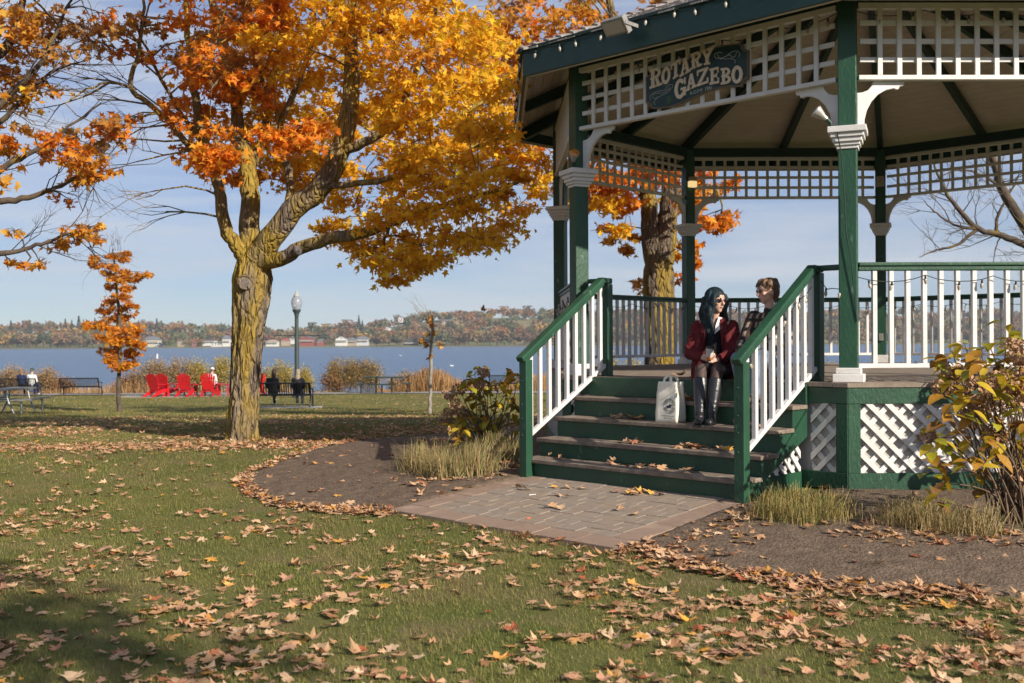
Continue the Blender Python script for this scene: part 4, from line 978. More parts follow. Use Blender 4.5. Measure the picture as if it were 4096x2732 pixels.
# ------------------------------------------------------------------ the tree reaching in beside it
t = Tree(); LD = 14.0; lb = Vector((-10.4, 15.5, gz(-10.4, 15.5)))
def A(px, py, dd=0.0): return at(px, py, LD + dd)
ltrunk = trunk_mesh('trunk', [lb - Vector((0, 0, .2)), lb + Vector((0, 0, 1)), lb + Vector((.1, -.1, 2.6)), lb + Vector((.3, -.3, 4))], [.30, .26, .24, .24, .26], nz=60, na=40)
f0 = lb + Vector((.3, -.3, 3.4))
for P, r in (([f0, A(-250, 480), A(-100, 455), A(0, 462), A(80, 448), A(140, 425), A(190, 400), A(235, 395)], [.12, .08, .05, .035, .02, .008]),
             ([f0, A(-250, 640, .5), A(-60, 590), A(40, 575), A(110, 555), A(160, 535), A(225, 532)], [.10, .06, .03, .02, .006]),
             ([f0, A(-260, 380), A(-80, 420), A(30, 372), A(100, 335), A(160, 290), A(235, 235)], [.12, .08, .05, .03, .02, .008]),
             ([f0, A(-260, 260, .5), A(-60, 270), A(20, 220), A(90, 150), A(135, 60), A(175, -30)], [.13, .09, .06, .04, .025, .012]),
             ([f0, A(-260, 100, .5), A(-40, 140), A(40, 50), A(60, -60)], [.14, .09, .06, .03]),
             ([f0, A(-120, 330, .3), A(0, 280, .2), A(60, 215, .2), A(120, 165, .2), A(190, 140)], [.09, .05, .03, .02, .008])):
    q = t.limb(P, r, 8)
    for k in range(6):
        p = q[random.randint(len(q) // 3, len(q) - 1)]; t.bare(p, Vector((random.uniform(.2, 1), random.uniform(-.5, .5), random.uniform(-.5, .7))), random.uniform(.35, .7), .010, 3, .6, .05)
for (px_, py_, r, nl, cs) in [(30, 40, .5, 110, RUST), (75, 70, .5, 120, RUST), (20, 110, .5, 110, RUST), (100, 30, .4, 90, TANC), (95, 120, .4, 80, TANC), (60, 180, .4, 90, RUST), (20, 190, .4, 90, RUST), (110, 190, .3, 50, RUST), (50, 230, .35, 60, GOLDC), (140, 75, .35, 70, TANC), (180, 60, .35, 60, TANC), (215, 95, .3, 50, TANC), (160, 120, .3, 40, TANC), (235, 30, .3, 50, ORC),
        (25, 320, .3, 50, ORC), (60, 300, .25, 40, TANC), (15, 340, .25, 45, GOLDC), (120, 315, .3, 55, ORC), (150, 300, .28, 50, TANC), (165, 330, .3, 60, ORC), (190, 345, .3, 60, ORC), (205, 375, .32, 80, RUST), (225, 395, .3, 80, RUST), (195, 405, .3, 70, RUST), (180, 375, .25, 45, ORC), (125, 345, .25, 35, ORC), (105, 440, .2, 14, ORC), (155, 455, .18, 12, ORC), (35, 530, .15, 10, RUST), (160, 540, .22, 40, RUST), (185, 525, .25, 55, RUST), (205, 520, .22, 45, RUST), (228, 545, .15, 18, RUST), (130, 560, .2, 30, RUST), (60, 605, .15, 18, RUST), (25, 600, .13, 12, ORC), (90, 600, .14, 18, RUST), (0, 150, .5, 90, RUST), (5, 20, .5, 100, RUST), (-40, 200, .6, 80, RUST)]:
    t.clump(A(px_, py_, random.uniform(-.5, .5)), r * .9, nl, cs, (3, 3, 3, 2), .105, 6)
for k in range(60): t.clump(A(random.uniform(-560, -60), random.uniform(-300, 420), random.uniform(-2.5, 2.5)), .6, 60, RUST, (3, 3, 3, 2), .13, 6)
for k in range(20): t.clump(A(random.uniform(-60, 300), random.uniform(-320, -60), random.uniform(-2, 2)), .55, 60, RUST, (3, 3, 3, 2), .13, 6)
t.finish('maple_tree', 'thin rusty-leaved maple whose half-bare branches reach in over the lawn', lb, BARK_D, LEAFM, (ltrunk, BARK2))

# ------------------------------------------------------------------ maple behind the gazebo
BLOCK[:] = [on_ground(986, 950) + Vector((0, 0, .2 + .5 * k)) for k in range(8)]
t = Tree(); BD = 22.0; bb_ = at(1514, 900, BD); bb_.z = gz(bb_.x, BD)
def A(px, py, dd=0.0): return at(px, py, BD + dd)
btr = trunk_mesh('trunk', [bb_ - Vector((0, 0, .2)), A(1514, 860), A(1516, 780), A(1514, 700), A(1512, 640), A(1512, 590), A(1512, 560)], [.42, .36, .34, .33, .33, .34, .33, .2], nz=90, na=60)
t.limb([A(1505, 600), A(1494, 540), A(1490, 470), A(1478, 380), A(1450, 260), A(1420, 120), A(1400, 0), A(1380, -150)], [.24, .20, .17, .15, .12, .08, .05], 11)
t.limb([A(1520, 600), A(1528, 540), A(1536, 470), A(1550, 380), A(1590, 260), A(1620, 120), A(1640, -40)], [.26, .23, .20, .16, .12, .08, .05], 11)
t.limb([A(1490, 470), A(1440, 420), A(1380, 390), A(1310, 380)], [.07, .05, .03, .015], 8); t.limb([A(1540, 470), A(1590, 430), A(1640, 430), A(1660, 480)], [.08, .05, .03, .015], 8)
t.limb([A(1450, 260), A(1360, 220), A(1260, 180), A(1180, 160)], [.07, .05, .03, .015], 8); t.limb([A(1420, 120), A(1380, 40), A(1330, 0), A(1300, -40)], [.05, .03, .015], 8)
t.limb([A(1536, 520), A(1560, 560), A(1578, 620)], [.03, .02, .01], 6)
zone = [(1285, 330), (1420, 300), (1560, 310), (1655, 370), (1678, 430), (1665, 500), (1600, 520), (1570, 500), (1545, 470), (1480, 470), (1420, 530), (1370, 480), (1290, 450)]
for (px_, py_) in sample_zone(zone, 62, 26): 
    dd = random.uniform(-1.5, 2)
    if 1470 < px_ < 1560 and py_ > 430: dd = 1.2
    t.clump(A(px_, py_, dd), .45, 95, random.choice((ORC, RUST, ORC, GOLDC)), (4, 3, 3, 1.2), .15, 6)
for (px_, py_) in ((1400, 550), (1430, 570), (1460, 575), (1570, 560), (1580, 590), (1600, 600), (1590, 560), (1475, 640), (1480, 665), (1610, 500), (1640, 510), (1655, 515), (1390, 520), (1450, 540), (1575, 630), (1565, 540), (1555, 580)):
    t.clump(A(px_, py_, .6), .26, 45, random.choice((ORC, RUST)), (4, 3, 3, 1.2), .15, 5)
for (px_, py_) in sample_zone([(1080, 340), (1080, 60), (1250, -40), (1330, -10), (1360, 20), (1480, 15), (1560, -60), (1700, -30), (1760, 150), (1700, 330)], 110, 30):
    t.clump(A(px_, py_, random.uniform(-1.5, 2.5)), .55, 70, random.choice((ORC, RUST, RUST, TANC)), (4, 3, 3, 1.2), .16, 6)
for k in range(5): t.bare(A(1340 + 20 * k, 20 + 5 * k, -.5), Vector((-.6, 0, .7)), .9, .02, 3)
t.finish('maple_tree', 'orange maple with a forked thick trunk behind the gazebo railing', bb_, BARK2, LEAFM, (btr, BARK2))

BLOCK.clear()
# ------------------------------------------------------------------ bare tree beyond the far railing
t = Tree(); RD_ = 25.0
def A(px, py, dd=0.0): return at(px, py, RD_ + dd)
rb = Vector((13.6, RD_, gz(13.6, RD_)))
t.limb([rb - Vector((0, 0, .2)), rb + Vector((0, 0, 1.2)), A(2440, 640), A(2400, 580), A(2340, 500), A(2300, 430), A(2285, 380), A(2260, 310), A(2250, 200)], [.22, .18, .15, .12, .10, .08, .06], 12)
t.limb([A(2400, 585), A(2350, 560), A(2290, 538), A(2245, 525), A(2200, 480), A(2172, 440), A(2150, 390), A(2140, 350)], [.10, .085, .07, .06, .045, .03, .015], 10)
t.limb([A(2245, 525), A(2200, 560), A(2150, 575), A(2110, 590)], [.05, .035, .02, .008], 7); t.limb([A(2250, 527), A(2190, 515), A(2150, 490), A(2120, 460)], [.05, .03, .02, .008], 7)
t.limb([A(2290, 538), A(2290, 500), A(2320, 440), A(2340, 400)], [.05, .03, .015], 7); t.limb([A(2300, 430), A(2250, 400), A(2200, 390), A(2150, 410)], [.05, .03, .02, .01], 7); t.limb([A(2300, 540), A(2285, 570), A(2280, 610)], [.02, .014, .006], 6)
for p, r in list(t.nodes)[6:]:
    if random.random() < .42 and p.z > 2.4: t.bare(p, Vector((random.uniform(-1, .4), random.uniform(-.5, .5), random.uniform(-.3, .9))), random.uniform(.4, .9), min(.016, r * .5), 3, .6, .1)
t.finish('bare_tree', 'leafless spreading tree beyond the railing by the lake', rb, BARK_D, trunkname='trunk')

# ------------------------------------------------------------------ saplings
t = Tree(); sb_ = on_ground(274, 946); SD = sb_.y
def A(px, py, dd=0.0): return at(px, py, SD + dd)
t.limb([sb_, A(272, 900), A(274, 850), A(276, 760), A(270, 680), A(262, 600), A(258, 570)], [.075, .065, .06, .05, .035, .015], 10)
SAPC = [(.66, .26, .025), (.72, .36, .03), (.58, .18, .02), (.48, .15, .016)]
for (px_, py_, r) in [(270, 838, .35), (250, 825, .3), (300, 830, .25), (285, 810, .4), (250, 800, .4), (305, 805, .28), (265, 780, .45), (295, 780, .38), (245, 775, .38), (315, 785, .22), (275, 755, .45), (240, 750, .3), (300, 750, .35), (225, 740, .3), (205, 742, .25), (195, 748, .2), (265, 730, .4), (290, 725, .35), (245, 715, .35), (275, 705, .35), (300, 700, .22), (255, 690, .32), (275, 680, .32), (290, 660, .3), (305, 640, .26), (325, 632, .24), (338, 628, .18), (250, 655, .28), (270, 640, .34), (285, 625, .3), (245, 625, .24), (225, 610, .22), (212, 600, .18), (265, 610, .3), (280, 595, .26), (258, 585, .22), (215, 590, .16), (290, 580, .18), (320, 790, .25), (255, 820, .3), (285, 840, .25), (310, 760, .25)]:
    t.clump(A(px_, py_, random.uniform(-.5, .5)), r, int(60 + 210 * r), SAPC, (3, 3, 3, 1.4), .125, 5, r0=.008)
for k in range(5): t.bare(A(262 + 4 * k, 575, 0), Vector((random.uniform(-.5, .5), 0, 1)), .35, .008, 2)
t.finish('sapling', 'slender young maple with bright orange leaves on the far lawn', sb_, BARK_D)
t = Tree(); sb_ = on_ground(986, 950); SD = sb_.y
def A(px, py, dd=0.0): return at(px, py, SD + dd)
t.limb([sb_, A(988, 900), A(990, 800), A(993, 740), A(988, 710)], [.06, .05, .045, .035, .012], 10)
for (px_, py_) in ((975, 790), (968, 775), (978, 765), (1000, 760), (985, 735), (982, 725), (1010, 785), (1015, 790), (970, 785), (990, 815), (995, 745)):
    t.clump(A(px_, py_), .13, 9, TANC, (3, 2, 2, 2), .12, 3, r0=.012)
for k in range(7): t.bare(A(991, 730 + 12 * k), Vector((random.choice((-1, 1)) * .8, 0, .9)), .45, .011, 2, .5)
t.finish('sapling', 'nearly bare pale-barked sapling with a few tan leaves on the far lawn', sb_, BARK_P, DRYM)

# ------------------------------------------------------------------ hydrangeas
def hydr_leaf():
    n = 7; V = []; F = []
    for i in range(n + 1):
        f = i / n; w = .30 * math.sin(math.pi * f ** .8) ** .9 * (1 - .15 * f); z = -.28 * f * f
        V += [(-w, f, z + .10 * w * 2), (0, f, z), (w, f, z + .10 * w * 2)]
    for i in range(n): b = i * 3; F += [(b, b + 1, b + 4, b + 3), (b + 1, b + 2, b + 5, b + 4)]
    me = bpy.data.meshes.new('leaf'); me.from_pydata(V, [], F); me.polygons.foreach_set('use_smooth', [True] * len(F)); return me
HL = []
for nm, c1, c2 in (('yellow_leaf', (.62, .44, .03), (.50, .36, .03)), ('olive_leaf', (.24, .27, .03), (.36, .33, .035)), ('amber_leaf', (.50, .27, .03), (.36, .17, .025)), ('brown_leaf', (.20, .10, .035), (.30, .16, .05)), ('lime_leaf', (.36, .40, .03), (.5, .42, .03))):
    m_ = mat(nm, c1, c2, 9, .5, .3, 40, lo=.3, hi=.7); tn = m_.node_tree; pb = tn.nodes['Principled BSDF']; tr = tn.nodes.new('ShaderNodeBsdfTranslucent'); ms = tn.nodes.new('ShaderNodeMixShader'); ms.inputs[0].default_value = .35
    tn.links.new(pb.inputs['Base Color'].links[0].from_socket, tr.inputs['Color']); tn.links.new(pb.outputs[0], ms.inputs[1]); tn.links.new(tr.outputs[0], ms.inputs[2]); tn.links.new(ms.outputs[0], tn.nodes['Material Output'].inputs['Surface'])
    me = hydr_leaf(); me.materials.append(m_); HL.append(me)
FLW = mat('dried_flower', (.34, .19, .10), (.44, .28, .17), 40, .85)
STEM = mat('shrub_stem', (.17, .11, .07), (.10, .07, .045), 20, .85)
def flower_mesh(seed):
    r = np.random.default_rng(seed); n = 110; p = r.normal(0, 1, (n, 3)); p /= np.linalg.norm(p, axis=1)[:, None]; p *= np.array([.085, .085, .06]) * r.uniform(.8, 1.05, (n, 1))
    tv = np.array([(0, 0, 0), (1, -.4, .2), (1.2, .5, 0), (.4, 1.1, .25), (-.4, .7, 0), (-.8, -.2, .2)], float) ; tf = np.array([(0, 1, 2), (0, 2, 3), (0, 3, 4), (0, 4, 5)])
    return scatter('flower_head', [(tv, tf)], p, rot_mats(r.uniform(0, 6, n), r.uniform(0, 6, n), r.uniform(0, 6, n)), r.uniform(.014, .022, n), np.ones((n, 3)))
FM = []
for k in range(3): me = flower_mesh(k); me.materials.append(FLW); FM.append(me)
def hydrangea(label, base, spots, flowers, lw, nst, leaves_per=7, lsize=.12, bare=0):
    """spots: shoot tips (world points) that carry leaves; flowers: world points"""
    base = Vector(base); root = thing('hydrangea', label, 'shrub', base)
    for p in list(spots) + list(flowers) + [base + Vector((random.uniform(-.35, .35), random.uniform(-.3, .3), random.uniform(.4, .8))) for _ in range(bare)]:
        g_ = base + Vector((random.uniform(-.16, .16), random.uniform(-.16, .16), -.03)); mid = g_.lerp(p, .55) + Vector((random.uniform(-.06, .06), random.uniform(-.06, .06), .10))
        MB().tube([Vector(q) - base for q in smooth_pts([tuple(g_), tuple(mid), tuple(p)], 5)], list(np.linspace(.008, .0035, 11)), 5).build('stem', STEM, root)
    for p in spots:
        for k in range(leaves_per):
            a = random.uniform(0, 6.283); q = Vector(p) - base + Vector((random.gauss(0, .035), random.gauss(0, .035), random.uniform(-.16, .04)))
            i = random.choices(range(5), lw)[0]; s_ = lsize * random.uniform(.65, 1.2)
            o = new_obj('leaf', HL[i], None, root, q, Euler((random.uniform(-.75, .35), random.uniform(-.4, .4), a))); o.scale = (s_, s_, s_)
    for p in flowers:
        s_ = random.uniform(.7, 1.2); o = new_obj('flower_head', random.choice(FM), None, root, Vector(p) - base, Euler((random.uniform(-.4, .4), random.uniform(-.4, .4), random.uniform(0, 6)))); o.scale = (s_, s_, s_)
    return root
hb = Vector((3.72, 7.55, gz(3.72, 7.55)))
def A(px, py, dd=0.0): return at(px, py, 7.55 + dd)
spots = [A(x, y, random.uniform(-.35, .35)) for x, y in ((2185, 805), (2215, 790), (2250, 800), (2270, 785), (2285, 830), (2240, 830), (2200, 840), (2165, 830), (2180, 880), (2215, 900), (2260, 870), (2310, 850), (2345, 870), (2320, 900), (2170, 960), (2150, 1000), (2185, 1010), (2215, 960), (2260, 940), (2300, 960), (2345, 950), (2330, 1000), (2280, 1010), (2160, 1060), (2145, 1110), (2240, 1040), (2340, 1060), (2370, 820), (2390, 900), (2400, 980), (2310, 800), (2350, 1020), (2260, 1080), (2290, 980))]
flw = [A(x, y, random.uniform(-.3, .35)) for x, y in ((2290, 865), (2330, 850), (2345, 815), (2310, 880), (2265, 890), (2225, 940), (2300, 930), (2340, 900), (2190, 855), (2165, 890), (2250, 925), (2345, 1090), (2130, 1000), (2235, 970), (2325, 790), (2380, 860), (2210, 880), (2280, 1000), (2345, 1130))]
hydrangea('large yellowing hydrangea with dried brown flower heads before the white lattice skirt', hb, spots, flw, (4, 1.5, 3.2, 2.0, 1.3), 20, 9, .138, 8)
hb2 = Vector((5.0, 8.45, gz(5.0, 8.45)))  # extra bush mostly out of frame, added and made tall to shade the lattice skirt
spots = [hb2 + Vector((random.uniform(-.95, .75), random.uniform(-.4, .4), random.uniform(.5, 1.6))) for k in range(30)]
hydrangea('yellowing hydrangea added mostly out of view to shade the white lattice skirt', hb2, spots, spots[:8], (5, 1.6, 2.2, .9, 1.6), 20, 9, .16, 4)
h2 = on_ground(1120, 1030); HD = h2.y
def A(px, py, dd=0.0): return at(px, py, HD + dd)
spots = [A(x, y, random.uniform(-.4, .4)) for x, y in ((1090, 850), (1075, 865), (1110, 845), (1105, 880), (1085, 900), (1125, 880), (1150, 870), (1175, 850), (1190, 865), (1165, 900), (1140, 920), (1110, 930), (1080, 935), (1060, 960), (1100, 960), (1130, 965), (1160, 950), (1185, 930), (1190, 970), (1150, 990), (1095, 990), (1070, 980), (1180, 1000), (1045, 975), (1120, 1000), (1055, 990))]
flw = [A(x, y, random.uniform(-.3, .3)) for x, y in ((1110, 855), (1030, 905), (1055, 893), (1045, 925), (1070, 880), (1030, 945), (1025, 960), (1100, 885), (1060, 945), (1040, 990))]
hydrangea('olive yellow hydrangea with dried flower heads beside the lower stair newel', h2, spots, flw, (6, 1.2, 1.8, .8, 2.6), 16, 11, .15, 8)

# ------------------------------------------------------------------ clumps of cut ornamental grass
def grass_clump(label, pts, n, h, cols, wts, lean=.35, w=.006):
    base = sum((Vector(p) for p in pts), Vector()) / len(pts); V = []; Cc = []
    k = RNG.integers(0, len(pts), n); P = np.array(pts)[k] + np.stack([RNG.normal(0, .10, n), RNG.normal(0, .08, n), np.zeros(n)], 1)
    P[:, 2] = ground_z(P[:, 0], P[:, 1]); a = RNG.uniform(0, 6.283, n); hh = h * RNG.uniform(.3, 1.15, n) * (.45 + 1.1 * fbm(P[:, 0] * 5, P[:, 1] * 5, 77)); l = np.abs(RNG.normal(0, lean, n)) * hh
    d = np.stack([np.cos(a) * l, np.sin(a) * l, hh], 1); sdir = np.stack([-np.sin(a + .8), np.cos(a + .8), np.zeros(n)], 1) * (w * .5)
    mid = P + d * .55 + np.array([0, 0, 1]) * (hh * .05)[:, None]; tip = P + d
    V = np.stack([P - sdir, P + sdir, mid - sdir * .9, mid + sdir * .9, tip - sdir * .35, tip + sdir * .35], 1).reshape(-1, 3); b = np.arange(n)[:, None] * 6
    F = np.concatenate([b + np.array([0, 1, 3, 2]), b + np.array([2, 3, 5, 4])]); C = np.repeat(mixcol(n, cols, wts), 6, 0)
    o = new_obj('ornamental_grass', np_mesh('ornamental_grass', V - np.array(base), F, C), GRASSM, None, base); tag(o, label, 'grass clump', kind='thing')
GRASSM = leaf_mat('grass_blade', trans=.25, rough=.7)
STRAW = [(.38, .285, .13), (.31, .22, .095), (.45, .36, .19), (.15, .19, .055)]
grass_clump('cut straw-coloured grass clump on the soil bed below the hydrangea and stair newel', [on_ground(x, y) for x, y in ((960, 1085), (990, 1092), (1020, 1098), (1050, 1100), (1085, 1095), (1000, 1075), (1040, 1078), (1080, 1072), (1120, 1062), (1150, 1055), (1175, 1062), (1105, 1085), (975, 1070))], 4200, .27, STRAW, (4, 3, 2, 2.2), .6)
grass_clump('upright green-gold grass clump at the foot of the stair side', [on_ground(x, y) for x, y in ((1785, 1195), (1810, 1202), (1840, 1203), (1870, 1200), (1895, 1192), (1850, 1185), (1800, 1183), (1880, 1178))], 2300, .185, [(.36, .26, .09), (.26, .24, .07), (.42, .33, .15), (.13, .18, .045)], (4, 2, 2, 2), .55, .0055)
grass_clump('spread-out straw grass clump before the white lattice skirt', [on_ground(x, y) for x, y in ((2050, 1205), (2085, 1212), (2125, 1220), (2165, 1224), (2215, 1230), (2250, 1230), (2120, 1195), (2100, 1200))], 1900, .17, STRAW, (4, 3, 3, 1.2), .8, .0055)
# ------------------------------------------------------------------ far shore
SHORE = 1000.0
def hill_h(x): return np.interp(x, [-900, -560, -420, -330, -250, -180, -100, 0, 120, 300, 520, 900], [14, 14, 15, 10, 10, 15, 27, 31, 29, 26, 28, 26])
def far_z(x, y):
    x = np.asarray(x, float); y = np.asarray(y, float); s = np.clip((y - SHORE - 12 + 14 * (fbm(x * .012, y * 0, 41) - .5)) / 330, 0, 1)
    return LAKE_Z - .6 + np.clip((y - SHORE + 10 * (fbm(x * .02, y * 0, 40) - .5)) / 8, 0, 1) * 1.5 + (hill_h(x) + 4) * (s * s * (3 - 2 * s)) + (fbm(x * .015, y * .015, 44) - .5) * 4 * s
gx = np.linspace(-1500, 1500, 200); gy = np.concatenate([np.linspace(SHORE - 14, SHORE + 40, 16), np.linspace(SHORE + 50, SHORE + 700, 30)])
X, Y = np.meshgrid(gx, gy); I = np.arange(X.size).reshape(X.shape); F = np.stack([I[:-1, :-1], I[:-1, 1:], I[1:, 1:], I[1:, :-1]], -1).reshape(-1, 4)
HILL = mat('far_meadow', (.15, .14, .055), (.20, .165, .075), .02, .95, 0, coord='World', c3=(.10, .13, .04), s3=.03, f3=(.45, .6))
tag(new_obj('hillside', np_mesh('hillside', np.stack([X.ravel(), Y.ravel(), far_z(X, Y).ravel()], 1), F, smooth=True), HILL), 'low wooded hillside of fields across the lake', 'hill', kind='structure')
def obj_color_mat(name, trans=.15):
    m, t, b, o = _nodes(name); oi = t.nodes.new('ShaderNodeObjectInfo'); a = t.nodes.new('ShaderNodeVertexColor'); a.layer_name = 'col'
    mu = t.nodes.new('ShaderNodeMix'); mu.data_type = 'RGBA'; mu.blend_type = 'MULTIPLY'; mu.inputs['Factor'].default_value = 1
    t.links.new(oi.outputs['Color'], mu.inputs['A']); t.links.new(a.outputs['Color'], mu.inputs['B']); t.links.new(mu.outputs['Result'], b.inputs['Base Color']); b.inputs['Roughness'].default_value = .9; b.inputs['Specular IOR Level'].default_value = .1; return m
FARM = obj_color_mat('far_foliage'); FARV = leaf_mat('far_wood_foliage', trans=.1, rough=.9, spec=.1)
QT = (np.array([(-.5, -.45, 0), (.5, -.5, .12), (.55, .5, 0), (-.1, .75, .1), (-.6, .3, -.05)]), np.array([(0, 1, 2), (0, 2, 3), (0, 3, 4)]))
def crown_pts(kind, n, r):
    if kind == 'conifer':
        h = r.random(n) ** 1.25; a = r.uniform(0, 6.283, n); tier = .5 + .5 * np.abs(np.sin(h * 26)); rad = (1 - h) * .24 * (.55 + .45 * tier) * r.uniform(.6, 1.05, n)
        return np.stack([np.cos(a) * rad, np.sin(a) * rad, .08 + h * .92], 1), .05
    lob = r.normal(0, .2, (9, 3)) * np.array([1.15, 1.0, .75]) + np.array([0, 0, .60]); lr = r.uniform(.16, .29, 9)
    k = r.integers(0, 9, n); d = r.normal(0, 1, (n, 3)); d /= np.linalg.norm(d, axis=1)[:, None]
    p = lob[k] + d * lr[k][:, None] * r.uniform(.75, 1.08, (n, 1)); p[:, 2] = np.clip(p[:, 2], .1, 1.0); return p, .085
def far_proto(kind, seed, n=420):
    r = np.random.default_rng(seed); p, s = crown_pts(kind, n, r)
    me = scatter('crown', [QT], p, rot_mats(r.normal(0, .8, n), r.normal(0, .8, n), r.uniform(0, 6.283, n)), r.uniform(.6, 1.25, n) * s, np.repeat(r.uniform(.7, 1.2, (n, 1)), 3, 1)); me.materials.append(FARM); return me
PROT = {k: [far_proto(k, 10 * i + (100 if k == 'conifer' else 0)) for i in range(5)] for k in ('round', 'conifer')}
tk = MB().tube([(0, 0, -.05), (0, 0, .45)], [.03, .018], 6).mesh('trunk'); tk.materials.append(BARK_D)
FC = {'rust': (.24, .115, .055), 'orange': (.31, .15, .05), 'gold': (.34, .22, .055), 'olive': (.125, .13, .05), 'brown': (.20, .125, .06), 'green': (.075, .095, .04), 'spruce': (.030, .048, .032), 'tan': (.235, .165, .08)}
FLAB = {'rust': 'rust-red round tree on the far wooded shore', 'orange': 'bright orange round tree on the far wooded shore', 'gold': 'golden yellow round tree on the far wooded shore', 'olive': 'olive green round tree on the far wooded shore', 'brown': 'brown round tree on the far wooded shore', 'green': 'dark green round tree on the far wooded shore', 'spruce': 'dark pointed spruce rising from the far woods', 'tan': 'tan willow-like tree at the far water edge'}
def far_tree(px, d, h, key, row=''):
    x = px_dir(px, 784).x * d; z = float(far_z(x, d)); kind = 'conifer' if key == 'spruce' else 'round'
    c = FC[key]; j = random.uniform(.8, 1.2); colr = (c[0] * j * random.uniform(.9, 1.1), c[1] * j, c[2] * j * random.uniform(.9, 1.1), 1)
    r = thing('far_tree', ('tall ' if h > 13.5 else 'short ' if h < 9.5 else '') + FLAB[key].replace('on the far wooded shore', row or 'on the far wooded shore').replace(' at the far water edge', ' ' + row), 'tree', (x, d, z), random.uniform(0, 6.28), 'trees on the far shore, ' + key); wd = random.uniform(1.0, 1.35) if kind == 'round' else random.uniform(.8, 1.0)
    r.scale = (h * wd, h * wd, h)
    o = new_obj('crown', random.choice(PROT[kind]), None, r); o.color = colr
    new_obj('trunk', tk, None, r)
HOUSE_PX = [(350, 36), (366, 12), (415, 10), (444, 14), (482, 28), (497, 20), (521, 18), (626, 26), (656, 18), (671, 11), (706, 34), (738, 18), (785, 28), (808, 20), (833, 27), (943, 32)]
def clear_of_houses(px): return all(abs(px - a) > w * .5 + 4 for a, w in HOUSE_PX)
cnt = 0
for px_ in np.arange(-70, 2420, 15.5):          # row at the water
    if not clear_of_houses(px_): continue
    key = random.choices(('tan', 'brown', 'olive', 'gold', 'green'), (4, 3, 2, 1, 1))[0]
    big = 1.25 if (860 < px_ < 925 or px_ > 965 or px_ < 330) else .7
    far_tree(px_ + random.uniform(-5, 5), SHORE + random.uniform(9, 20), random.uniform(9, 13) * big, key, 'at the far water edge'); cnt += 1
for px_ in np.arange(-60, 2420, 19):             # middle slope
    key = random.choices(('rust', 'orange', 'gold', 'olive', 'brown', 'green', 'spruce'), (2.2, 2, 2.2 if px_ > 600 else 1, 2.5, 3, 1.5, .6))[0]
    far_tree(px_ + random.uniform(-8, 8), SHORE + random.uniform(60, 170), random.uniform(10, 15), key, 'halfway up the far hillside'); cnt += 1
for k, px_ in enumerate(np.arange(-40, 2420, 32)):             # ridge
    key = random.choices(('rust', 'orange', 'gold', 'olive', 'brown', 'green'), (2, 1.6, 1.5, 2, 3, 1))[0]
    if 520 < px_ < 745 and random.random() < .7: continue
    far_tree(px_ + random.uniform(-10, 10), SHORE + random.uniform(230, 330), random.uniform(11, 16), key, 'on the far ridge')
for px_, h in ((25, 19), (68, 19), (150, 21), (165, 19), (181, 24), (192, 20), (218, 21), (228, 18), (318, 18), (345, 16), (360, 20), (372, 17), (824, 22), (832, 16), (863, 15), (875, 15), (2205, 16), (1965, 15)): far_tree(px_, SHORE + 220, h, 'spruce')
# the rest of the wood, one mass
N = 900; pp = RNG.uniform(-120, 2470, N); dd = SHORE + 30 + 330 * RNG.random(N) ** .8; Ps = []; Rs = []; Ss = []; Cs = []
for i in range(N):
    if 540 < pp[i] < 745 and dd[i] > SHORE + 190 and random.random() < .75: continue
    if dd[i] < SHORE + 70 and not clear_of_houses(pp[i]): continue
    x = px_dir(pp[i], 784).x * dd[i]; z = float(far_z(x, dd[i])); n = 90; p, s = crown_pts('round', n, RNG); h = random.uniform(7, 13)
    key = random.choices(('rust', 'orange', 'gold', 'olive', 'brown', 'green', 'tan'), (2, 1.3, 1.3, 3, 4, 2, 2))[0]; c = np.array(FC[key]) * random.uniform(.75, 1.15)
    Ps.append(p * np.array([h * 1.2, h * 1.2, h]) + np.array([x, dd[i], z])); Rs.append(rot_mats(RNG.normal(0, .8, n), RNG.normal(0, .8, n), RNG.uniform(0, 6.283, n))); Ss.append(RNG.uniform(.8, 1.5, n) * s * h * 1.6); Cs.append(c[None] * RNG.uniform(.75, 1.2, (n, 1)))
fw = new_obj('far_woods', scatter('far_woods', [QT], np.concatenate(Ps), np.concatenate(Rs), np.concatenate(Ss), np.concatenate(Cs)), FARV)
tag(fw, 'mixed autumn woods covering the hillside across the lake', 'woods', kind='stuff')
